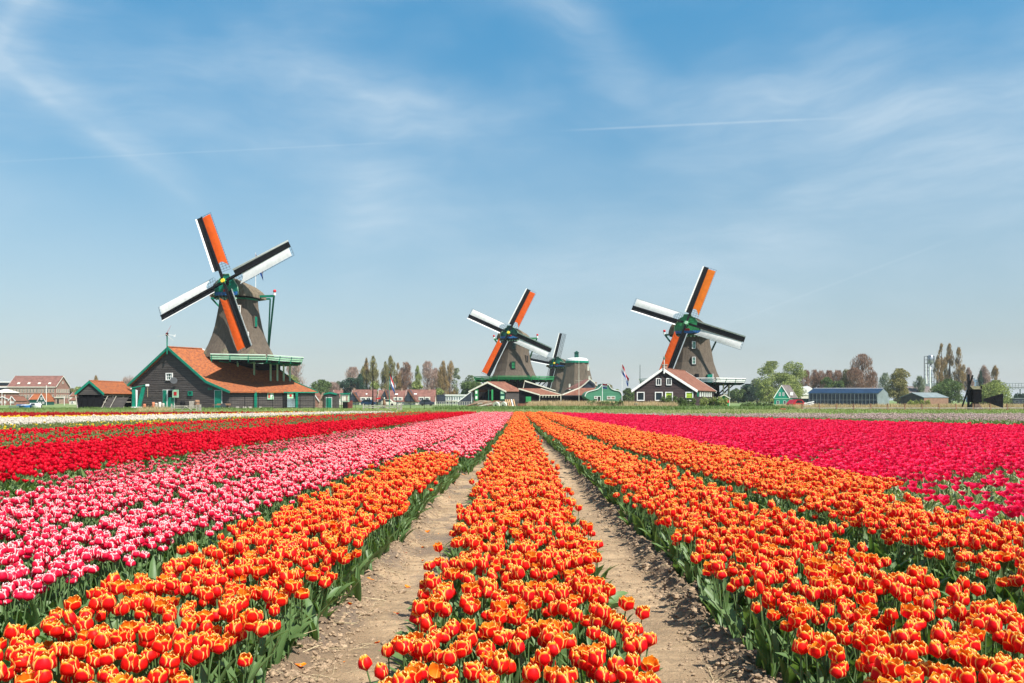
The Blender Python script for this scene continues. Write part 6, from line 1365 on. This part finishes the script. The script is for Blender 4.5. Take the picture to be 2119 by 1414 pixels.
vx = [(2035, 825.5, 830.5), (2049, 821.5, 834.5), (2063, 818, 839), (2076, 814.2, 845)]
n_ = 9
for i in range(n_):
    t0, t1 = i/n_, (i+.94)/n_; f_ = lambda t: (2035+41*t, 825.5-11.3*t, 830.5+14.5*t); a, b = f_(t0), f_(t1)
    q = MB(); q.prism([(x_(a[0]), -.03, z_(a[2])), (x_(b[0]), -.03, z_(b[2])), (x_(b[0]), -.03, z_(b[1])), (x_(a[0]), -.03, z_(a[1]))], (0, .05, 0)); q.build('vane_board', M_blacktar, pm_)
for (ax_, az_, tl) in ((0, 2.08, 0), (.23, 2.02, 1)):
    q = MB()
    if not tl: q.beam((x_(2003.5), -.1, z_(775)), (x_(2003), -.1, z_(846)), .12, .24)
    else: q.beam((x_(2009.6), -.35, z_(777)), (x_(1993), .2, z_(842)), .09, .18)
    q.build('sail', M_black, pm_)
q = MB(); q.beam((x_(2003), 0, z_(810)), (x_(2010), 0, z_(810)), .2); q.build('axle', M_black, pm_)
# car, crates, barrier, fences
car = thing('hatchback_car', 'dark red hatchback parked on the track before the green house', 'car', (WX(1641, 112), 112, 0), R(18)); q = MB()
q.prism([(0, 0, .28), (2.25, 0, .28), (2.35, 0, .5), (2.3, 0, .85), (1.95, 0, 1.0), (1.55, 0, 1.42), (.65, 0, 1.46), (.2, 0, 1.05), (0, 0, .85)], (0, 1.6, 0)); q.build('body', M_carred, car)
q = MB(); q.prism([(.4, -.02, 1.0), (1.75, -.02, 1.0), (1.45, -.02, 1.35), (.72, -.02, 1.38)], (0, .02, 0)); q.build('window', M_glass, car)
q = MB(); q.prism([(2.02, .1, .98), (2.02, 1.5, .98), (1.62, 1.4, 1.38), (1.62, .2, 1.38)], (.03, 0, .03)); q.build('windscreen', M_glass, car)
for x in (.45, 1.85): q = MB(); q.tube([(x, -.03, .3), (x, .2, .3)], .3, 12); w_ = q.build('wheel', M_tyre, car); q = MB(); q.tube([(x, -.05, .3), (x, -.031, .3)], .17, 10); q.build('hubcap', M_steel, w_)
for i, px_ in enumerate((1615, 1621)):
    o = thing('red_crate', ['left one of two red crates at the field edge', 'right one of two red crates at the field edge'][i], 'crate', R0(px_, 90)); q = MB(); q.box((0, 0, .0), (.28, .3, .42)); q.build('body', M_red_p, o); q = MB(); q.box((-.01, -.02, .36), (.29, .32, .44)); q.build('rim', M_terra, o)
br = thing('barrier', 'tilted white board barrier beside the dark red hatchback', 'barrier', R0(1664, 104))
for i, z in enumerate((.45, .68, .92)): q = MB(); q.beam((0, 0, z), (1.3, 0, z+.28), .04, .13); q.build('board', M_white_p, br)
for x in (.15, 1.1): q = MB(); q.beam((x, .06, 0), (x, .06, 1.1), .09); q.build('post', M_cream, br)
wf = thing('field_fence', 'low weathered wooden fence along the far right edge of the field', 'fence', R0(1660, 92)); Lf = WX(2190, 92)-WX(1660, 92)
n_ = 15
for i in range(n_+1): q = MB(); x = Lf*i/n_; q.beam((x, 0, 0), (x, 0, .98), .13); q.build('post', M_barrel, wf)
for z in (.22, .48):
    for i in range(n_): q = MB(); q.beam((Lf*i/n_+.08, -.06, z+random.uniform(-.02, .02)), (Lf*(i+1)/n_-.02, -.06, z), .05, .10); q.build('rail', M_barrel if z < .4 else M_grey_wood, wf)
# ------------------------------------------------------------ trees
def foliage_mat(name, a, b): return mat(name, a, .9, .2, .45, (1, 1, 1), 0, col2=b, translucent=.3, spot=(tuple(x*1.45 for x in a), .9, .5, .5))
_fm = foliage_mat
def foliage_mat(name, a, b): return _fm(name, tuple(min(.5, x*1.45) for x in a), tuple(min(.5, x*1.55) for x in b))  # leaf colours lightened to paint distance haze into the crowns
FM = {'olive': foliage_mat('olive leaves', (.17, .15, .055), (.10, .09, .035)), 'green': foliage_mat('green leaves', (.085, .12, .035), (.045, .065, .025)),
      'light': foliage_mat('fresh leaves', (.19, .215, .065), (.11, .13, .04)), 'dark': foliage_mat('dark needles', (.025, .055, .03), (.015, .032, .02)),
      'red': foliage_mat('reddish twigs', (.20, .115, .075), (.13, .08, .055)), 'pink': foliage_mat('pinkish twigs', (.27, .19, .15), (.18, .12, .10)),
      'rust': foliage_mat('rusty poplar leaves', (.22, .145, .06), (.13, .09, .04)), 'grey': foliage_mat('grey green leaves', (.17, .19, .12), (.10, .12, .08))}
M_bark = mat('bark', (.13, .10, .08), .95, .3, 4)
def crown_mesh(name, fm, w_, z0, z1, shape, dens, leaf, seed, upswept=False):
    rs = np.random.RandomState(seed); h = z1-z0; n = int(dens)
    ncl = {'column': 26, 'round': 20, 'bare': 24, 'bush': 22}[shape]
    cz = rs.uniform(0, 1, ncl)
    def radius(t):
        if shape == 'column': return w_/2*np.clip(np.sin(np.pi*np.clip(t*.86+.13, 0, 1))**.7, .10, 1)*(1-.30*t)
        if shape == 'bush': return w_/2*np.sqrt(np.clip(1-t**2.2, .02, 1))
        return w_/2*np.sqrt(np.clip(1-(2*t-.85)**2*.72, .03, 1))
    ca = rs.uniform(0, 6.283, ncl); cr = np.sqrt(rs.uniform(.1, 1, ncl))*radius(cz)*.78
    cs = (.16 if shape == 'column' else .23)*w_*rs.uniform(.55, 1.25, ncl)
    C = np.stack([cr*np.cos(ca), cr*np.sin(ca), z0+cz*h], -1)
    k = rs.randint(0, ncl, n); d = rs.normal(0, 1, (n, 3)); d /= np.linalg.norm(d, axis=1)[:, None]
    rr = rs.uniform(.35, 1.08, n)**.7
    st = np.array([1, 1, 2.0 if shape == 'column' else (1.3 if shape == 'bare' else .85)])
    P = C[k]+d*(rr*cs[k])[:, None]*st
    P[:, 2] = np.clip(P[:, 2], z0*.7, z1+.3)
    t = np.clip((P[:, 2]-z0)/h, 0, 1); rad = np.hypot(P[:, 0], P[:, 1]); lim = radius(t)*1.12+.2; sc_ = np.minimum(1, lim/np.maximum(rad, .01)); P[:, :2] *= sc_[:, None]
    # leaf quads, or thin slivers for bare twigs
    if shape in ('bare',) or upswept:
        out = P-np.array([0, 0, z0+h*.1]); out /= np.linalg.norm(out, axis=1)[:, None]+1e-6
        a = out*.6+rs.normal(0, .35, (n, 3))+np.array([0, 0, .8]); a /= np.linalg.norm(a, axis=1)[:, None]
        b = np.cross(a, rs.normal(0, 1, (n, 3))); b /= np.linalg.norm(b, axis=1)[:, None]+1e-6
        la, lb = leaf*rs.uniform(1.2, 3.2, n), leaf*rs.uniform(.10, .26, n)
    else:
        a = rs.normal(0, 1, (n, 3)); a /= np.linalg.norm(a, axis=1)[:, None]; b = np.cross(a, rs.normal(0, 1, (n, 3))); b /= np.linalg.norm(b, axis=1)[:, None]+1e-6
        la, lb = leaf*rs.uniform(.5, 1.1, n), leaf*rs.uniform(.35, .8, n)
    A = a*la[:, None]; B = b*lb[:, None]
    V = np.stack([P-A-B*.3, P-B, P+A, P+B], 1).reshape(-1, 3)
    me = bpy.data.meshes.new(name); me.vertices.add(4*n); me.vertices.foreach_set('co', V.astype(np.float32).ravel())
    me.loops.add(4*n); me.loops.foreach_set('vertex_index', np.arange(4*n, dtype=np.int32)); me.polygons.add(n); me.polygons.foreach_set('loop_start', np.arange(n, dtype=np.int32)*4)
    me.materials.append(fm); me.update(calc_edges=True); return me
def tree(px, top, wpx, dd, kind, shape, name, lab, z0=None, dens=2600, group=None, seed=None):
    seed = seed or int(px*7+top); s_ = dd/F; zt = WZ(top, dd); w_ = wpx*s_*(1.95 if shape == 'column' else 1.12); z0 = z0 if z0 is not None else zt*{'column': .12, 'round': .16, 'bare': .22, 'bush': .0}[shape]
    o = thing(name, lab, 'tree' if shape != 'bush' else 'bush', R0(px, dd), 0, group); rs = random.Random(seed)
    leaf = s_*1.6*(1. if shape != 'bare' else 1.0)
    q = MB(); tr = max(.12, zt*.018); hgt = zt*(.9 if shape in ('column', 'bare') else .6)
    q.tube([(0, 0, 0), (rs.uniform(-.2, .2), 0, hgt*.5), (rs.uniform(-.3, .3), 0, hgt)], [tr*1.3, tr, tr*.25], 7); q.build('trunk', M_bark, o)
    q = MB(); nb = {'column': 14, 'round': 9, 'bare': 22, 'bush': 5}[shape]
    for i in range(nb):
        z = z0*.8+(hgt-z0*.8)*rs.random()*.85; a = rs.uniform(0, 6.28); L_b = w_*.42*rs.uniform(.6, 1.1)*(.5 if shape == 'column' else .85); up = L_b*(2.6 if shape == 'column' else 1.1)
        q.tube([(0, 0, z), (math.cos(a)*L_b*.6, math.sin(a)*L_b*.6, z+up*.4), (math.cos(a)*L_b, math.sin(a)*L_b, min(z+up, zt*.97))], [tr*.5, tr*.3, tr*.1], 4)
    q.build('branches', M_bark, o)
    c = link(bpy.data.objects.new('crown', crown_mesh('crown', FM[kind], w_, z0, zt, shape, dens, leaf, seed, shape == 'column'))); c.parent = o
    return o
TL = [
 (148, 806, 22, 420, 'olive', 'round', 'tree', 'olive green tree just right of the brick warehouse gable'), (162, 802, 22, 430, 'light', 'round', 'tree', 'fresh green tree behind the left verge of the open shed'), (176, 800, 18, 440, 'olive', 'round', 'tree', 'olive tree peeking over the left half of the shed gable'),
 (198, 781, 9, 420, 'rust', 'column', 'poplar_tree', 'single thin poplar above the orange shed roof'), (268, 779, 26, 400, 'pink', 'bare', 'bare_tree', 'bare twiggy tree in the gap between shed and grey barn'),
 (10, 818, 40, 330, 'light', 'round', 'tree', 'pale green tree between apartment block and brick pavilion'),
 (612, 750, 46, 330, 'pink', 'bare', 'bare_tree', 'bare pinkish tree behind the right end of the mill stage'), (600, 778, 40, 325, 'light', 'round', 'tree', 'light green shrubby tree below the bare tree behind the barn roof'),
 (665, 788, 44, 340, 'green', 'round', 'tree', 'rounded green tree behind the grey hut'), (690, 795, 30, 345, 'pink', 'bare', 'bare_tree', 'small bare tree right of the rounded green tree behind the hut'), (702, 791, 22, 350, 'grey', 'round', 'tree', 'grey green young tree behind the mint kiosk'),
 (730, 764, 44, 380, 'pink', 'bare', 'bare_tree', 'pinkish bare tree left of the first poplar group'), (728, 784, 50, 350, 'dark', 'round', 'dark_tree', 'broad dark evergreen left behind the first brown roofed house'), (745, 778, 16, 348, 'dark', 'column', 'conifer_tree', 'pointed dark conifer beside the broad evergreen'),
 (752, 762, 14, 360, 'olive', 'column', 'poplar_tree', 'short olive poplar, leftmost of the first poplar group'), (759, 743, 11, 362, 'rust', 'column', 'poplar_tree', 'slim brown poplar, second in the first poplar group'), (772, 741, 17, 358, 'olive', 'column', 'poplar_tree', 'tall wide poplar, right end of the first poplar group'), (775, 790, 24, 352, 'light', 'bush', 'bush', 'light green shrub at the foot of the tall wide poplar'),
 (797, 752, 16, 360, 'olive', 'column', 'poplar_tree', 'olive poplar left of the tallest poplar'), (809.5, 737, 17, 362, 'olive', 'column', 'poplar_tree', 'tallest poplar, rising behind the green flagpole'), (823, 755, 11, 364, 'rust', 'column', 'poplar_tree', 'thin rusty poplar right of the tallest poplar'),
 (839, 753, 32, 366, 'red', 'bare', 'bare_tree', 'reddish bare tree right of the second poplar group'), (832, 765, 20, 367, 'pink', 'bare', 'bare_tree', 'small bare tree tucked behind the reddish bare tree'), (864, 761, 12, 360, 'light', 'column', 'poplar_tree', 'narrow greenish poplar standing alone behind the third brown roof'), (862, 790, 26, 355, 'light', 'round', 'tree', 'fresh green tree under the lone greenish poplar'),
 (886, 752, 34, 380, 'pink', 'bare', 'bare_tree', 'wide bare tree above the rightmost brown roofed house'), (902, 765, 20, 382, 'pink', 'bare', 'bare_tree', 'slimmer bare tree just left of the tan poplars'), (917, 751, 20, 372, 'rust', 'column', 'poplar_tree', 'broad rusty poplar left in the tan pair'), (932, 750, 20, 374, 'rust', 'column', 'poplar_tree', 'broad rusty poplar right in the tan pair'), (945, 764, 22, 378, 'grey', 'round', 'tree', 'pale grey green tree right of the tan poplars'),
 (908, 806, 30, 330, 'light', 'bush', 'bush', 'light green shrub behind the flat dark shed'), (975, 779, 42, 300, 'green', 'round', 'tree', 'round green tree left of the middle mill stage'), (990, 788, 26, 302, 'light', 'round', 'tree', 'lighter green tree between round tree and middle mill'),
 (1258, 797, 26, 320, 'olive', 'round', 'tree', 'olive tree behind the right shoulder of the green hall'), (1236, 800, 16, 322, 'light', 'round', 'tree', 'small fresh tree between dark house and green hall'), (1300, 806, 34, 300, 'green', 'bush', 'bush', 'green bush between tall flagpole and brown house'), (1278, 808, 20, 300, 'light', 'bush', 'bush', 'fresh bush beside the right end of the green hall'),
 (1548, 797, 36, 330, 'dark', 'round', 'dark_tree', 'dark shaded tree right of the mill stage'), (1528, 806, 34, 325, 'green', 'round', 'tree', 'green tree right behind the mill stage posts'), (1566, 786, 34, 320, 'grey', 'round', 'tree', 'grey green tree at the left foot of the big willow'),
 (1597, 750, 62, 310, 'light', 'round', 'willow_tree', 'big pale willow, left crown above the green house'), (1643, 749, 52, 312, 'light', 'round', 'willow_tree', 'big pale willow, right crown above the green house'), (1620, 775, 70, 306, 'light', 'round', 'willow_tree', 'lower willow filling the gap between the two big willows'), (1586, 790, 36, 290, 'light', 'round', 'tree', 'yellow green tree directly left of the green house'),
 (1668, 770, 26, 340, 'red', 'bare', 'bare_tree', 'reddish bare tree touching the right willow'), (1684, 769, 28, 345, 'red', 'bare', 'bare_tree', 'second reddish tree from the willows'), (1700, 770, 26, 342, 'red', 'bare', 'bare_tree', 'third reddish tree from the willows, above the white marquee'), (1716, 771, 28, 346, 'red', 'bare', 'bare_tree', 'fourth reddish tree from the willows'), (1734, 770, 28, 343, 'red', 'bare', 'bare_tree', 'fifth reddish tree from the willows'), (1752, 768, 28, 341, 'olive', 'bare', 'bare_tree', 'olive brown tree left of the tallest reddish tree'),
 (1711, 783, 34, 300, 'green', 'bush', 'bush', 'green shrub between marquee and blue hall'), (1735, 786, 26, 302, 'green', 'bush', 'bush', 'green shrub before the blue factory wing'),
 (1784, 737, 50, 335, 'red', 'bare', 'bare_tree', 'tallest reddish bare tree behind the blue hall'), (1768, 765, 36, 333, 'red', 'bare', 'bare_tree', 'reddish tree on the left shoulder of the tallest reddish tree'), (1800, 764, 26, 337, 'red', 'bare', 'bare_tree', 'reddish tree on the right shoulder of the tallest reddish tree'),
 (1832, 776, 24, 300, 'grey', 'bare', 'bare_tree', 'thin grey tree above the right end of the blue hall'), (1861, 765, 42, 290, 'olive', 'round', 'tree', 'rounded olive tree left of the low wooden barn'), (1857, 785, 40, 288, 'olive', 'round', 'tree', 'olive foliage hanging low beside the blue hall end wall'), (1903, 782, 22, 330, 'grey', 'bare', 'bare_tree', 'thin grey tree left of the steel tower'),
 (1941, 738, 12, 380, 'rust', 'column', 'poplar_tree', 'shorter rusty poplar just right of the steel tower'), (1948, 715, 13, 382, 'rust', 'column', 'poplar_tree', 'tall slim poplar, left of the three tallest on the right'), (1965, 715, 16, 384, 'rust', 'column', 'poplar_tree', 'tall poplar, middle of the three tallest on the right'), (1984, 723, 17, 380, 'rust', 'column', 'poplar_tree', 'broad rusty poplar, right of the three tallest on the right'), (1956, 752, 16, 386, 'grey', 'column', 'poplar_tree', 'dim poplar between the two tallest right poplars'),
 (1962, 787, 70, 250, 'green', 'bush', 'large_bush', 'large rounded dark green bush behind the low wooden barn'), (2004, 765, 14, 390, 'pink', 'column', 'poplar_tree', 'thin pinkish poplar directly above the wind pump sails'), (2036, 760, 18, 392, 'pink', 'column', 'poplar_tree', 'pinkish poplar right of the blue office block'), (2059, 760, 15, 394, 'rust', 'column', 'poplar_tree', 'rightmost poplar near the pipe bridge'), (2029, 771, 8, 390, 'dark', 'column', 'conifer_tree', 'small dark conifer left of the pinkish poplar'),
 (2062, 790, 66, 230, 'light', 'bush', 'large_bush', 'large yellow green bush behind the black tail vane'), (2035, 800, 40, 232, 'light', 'bush', 'large_bush', 'smaller yellow green bush behind the wind pump body'), (2112, 812, 22, 320, 'dark', 'round', 'dark_tree', 'dark tree at the right edge below the pipe bridge'),
]
for t_ in TL:
    dn = {'column': 4800, 'round': 4200, 'bare': 2700, 'bush': 4600}[t_[5]]; dn = int(dn*max(.45, min(1.7, t_[2]/28)))
    tree(*t_, dens=dn)
# low hedges and bushes close to the houses
def bush_row(px0, px1, top, dd, kind, lab, wpx=20):
    n = max(1, int((px1-px0)/wpx/.6)); rs = random.Random(int(px0))
    for i in range(n):
        x = px0+(px1-px0)*(i+.5)/n; tree(x, top+rs.uniform(-2, 3), wpx*rs.uniform(.8, 1.3), dd+rs.uniform(-2, 2), kind, 'bush', 'bush', lab+', '+nth(i+1)+' from left', z0=0, dens=900, group='bushes '+lab, seed=int(x*3))
bush_row(1452, 1506, 825, 118, 'light', 'yellow green bush under the right mill stage', 16)
bush_row(1366, 1440, 823, 122, 'green', 'ragged bush with reeds before the brown house windows', 18)
bush_row(1215, 1290, 832, 112, 'green', 'low green bush in the reeds before the green hall', 14)
bush_row(1532, 1600, 836, 116, 'green', 'low green bush left of the green house', 18)
bush_row(1880, 1925, 828, 108, 'light', 'pale bush before the low wooden barn', 16)
bush_row(650, 900, 812, 470, 'green', 'distant bush behind the brown roofed houses', 34)
bush_row(1500, 1680, 812, 380, 'olive', 'distant bush at the foot of the willows', 34)

# ------------------------------------------------------------ grass bank, weeds and reeds between field and buildings
def blade_set(name, m_, n=5, nb=16, H=.5, wd=.02, spread=.3, seed=0, droop=(5, 45)):
    c = bpy.data.collections.new(name)
    for k in range(n):
        rs = random.Random(seed+k); ps = []
        for i in range(nb):
            ps.append((*leaf_geo(rs.uniform(0, 6.28), H*rs.uniform(.55, 1.15), wd, R(rs.uniform(66, 89)), R(rs.uniform(*droop)), 3, 0, (rs.uniform(-spread, spread), rs.uniform(-spread, spread), 0), seed*31+k*9+i), 0))
        source('%s_%02d' % (name, k), uv_mesh('blades', ps, [m_]), c)
    return c
M_grass = leaf_material('bank grass', (.16, .23, .05), (.22, .27, .08)); M_grass2 = leaf_material('dark weeds', (.09, .16, .035), (.13, .19, .045))
M_reed = leaf_material('dry reed', (.50, .37, .20), (.40, .29, .16), tr=.2); M_drygrass = leaf_material('dry grass', (.36, .34, .17), (.28, .30, .12))
S_grass = blade_set('grass_blades', M_grass, 5, 22, .34, .035, .35, 1); S_weed = blade_set('weed_blades', M_grass2, 5, 20, .6, .06, .35, 2); S_reed = blade_set('reed_blades', M_reed, 5, 20, 1.5, .045, .4, 3, (2, 22)); S_dry = blade_set('dry_blades', M_drygrass, 5, 20, .35, .035, .35, 4)
def band_(name, S, x0, x1, y0, y1, step, lab, seed, s=(.8, 1.2), keep=None, cat='grass'):
    rs = np.random.RandomState(seed); X, Y = np.meshgrid(np.arange(x0, x1, step), np.arange(y0, y1, step)); X = (X+rs.uniform(-.5, .5, X.shape)*step).ravel(); Y = (Y+rs.uniform(-.5, .5, Y.shape)*step).ravel()
    if keep is not None: m = keep(X, Y, rs); X, Y = X[m], Y[m]
    n = len(X); pts = np.stack([X, Y, np.zeros(n)], -1); rot = np.stack([np.zeros(n), np.zeros(n), rs.uniform(0, 6.28, n)], -1)
    sz = rs.uniform(*s, n)*(.75+.5*fbm(X, Y, .35, 3, seed)); scatter(name, S, pts, rot, np.stack([sz]*3, -1), lab, cat)
def pxr(a, b):
    def k(X, Y, rs): p = VX+F*X/Y; return (p > a) & (p < b)
    return k
def edge_(a, b, f, thr, seed):
    def k(X, Y, rs): p = VX+F*X/Y; return (p > a) & (p < b) & (fbm(X, Y, f, 3, seed) > thr)
    return k
band_('grass', S_grass, -66, 72, 60, 100, .62, 'short grass on the bank between field and buildings', 5)
band_('grass', S_grass, -72, 66, 100, 122, .8, 'grass in front of the barn and the sheds', 6, (.6, .9))
band_('weeds', S_weed, -66, -10, 92, 108, .5, 'tall green weeds before the shed and the barn', 7, (.5, .85), lambda X, Y, rs: (VX+F*X/Y < 560) & (rs.uniform(0, 1, len(X)) < .45), 'weeds')
band_('weeds', S_weed, -12, 62, 94, 112, .42, 'tall green weeds along the ditch right of the middle', 8, (.7, 1.1), lambda X, Y, rs: (VX+F*X/Y < 1640) & (VX+F*X/Y > 900), 'weeds')
band_('dry_grass', S_dry, -6, 40, 62, 92, .5, 'dry pale grass on the bank beyond the orange beds', 9, (.9, 1.2), edge_(1050, 1700, .12, .42, 3))
band_('reeds', S_reed, -1, 36, 110, 135, .42, 'tan reeds before the lean to shed and the green hall', 10, (.55, .85), pxr(1095, 1400), 'reeds')
band_('reeds', S_reed, 36, 90, 98, 112, .40, 'tan reeds behind the wooden fence on the right', 11, (.40, .64), pxr(1585, 2200), 'reeds')
band_('reeds', S_reed, -60, -20, 82, 92, .7, 'thin dry reeds left of the grey field gate', 12, (.35, .55), pxr(285, 360), 'reeds')
g = MB(); g.add([(-57, 101, .006), (-13, 101, .006), (-12, 116, .006), (-60, 116, .006)], [(0, 1, 2, 3)]); tag(g.build('gravel_yard', mat('gravel yard', (.30, .27, .23), .95, .2, .8, bump=.3)), kind='structure')
g = MB(); g.add([(-90, 62.5, .006), (-6, 62.5, .006), (-6, 64.5, .006), (-90, 64.5, .006)], [(0, 1, 2, 3)]); tag(g.build('path', mat('field track', (.34, .31, .20), .95, .2, .8, bump=.3)), kind='structure')

# ------------------------------------------------------------ thin spring haze
hb_ = MB(); hb_.box((-4050, -160, -1), (4050, 7050, 44)); hz_ = hb_.build('haze', [])
mh = bpy.data.materials.new('haze air'); mh.use_nodes = True; t_ = NT(mh.node_tree); t_.N.clear()
oo = t_.n('ShaderNodeOutputMaterial'); pv_ = t_.n('ShaderNodeVolumePrincipled'); pv_.inputs['Color'].default_value = (.86, .92, .97, 1); pv_.inputs['Density'].default_value = .00014; pv_.inputs['Anisotropy'].default_value = .1
t_.L.new(pv_.outputs[0], oo.inputs[1]); hz_.data.materials.append(mh); tag(hz_, kind='stuff')
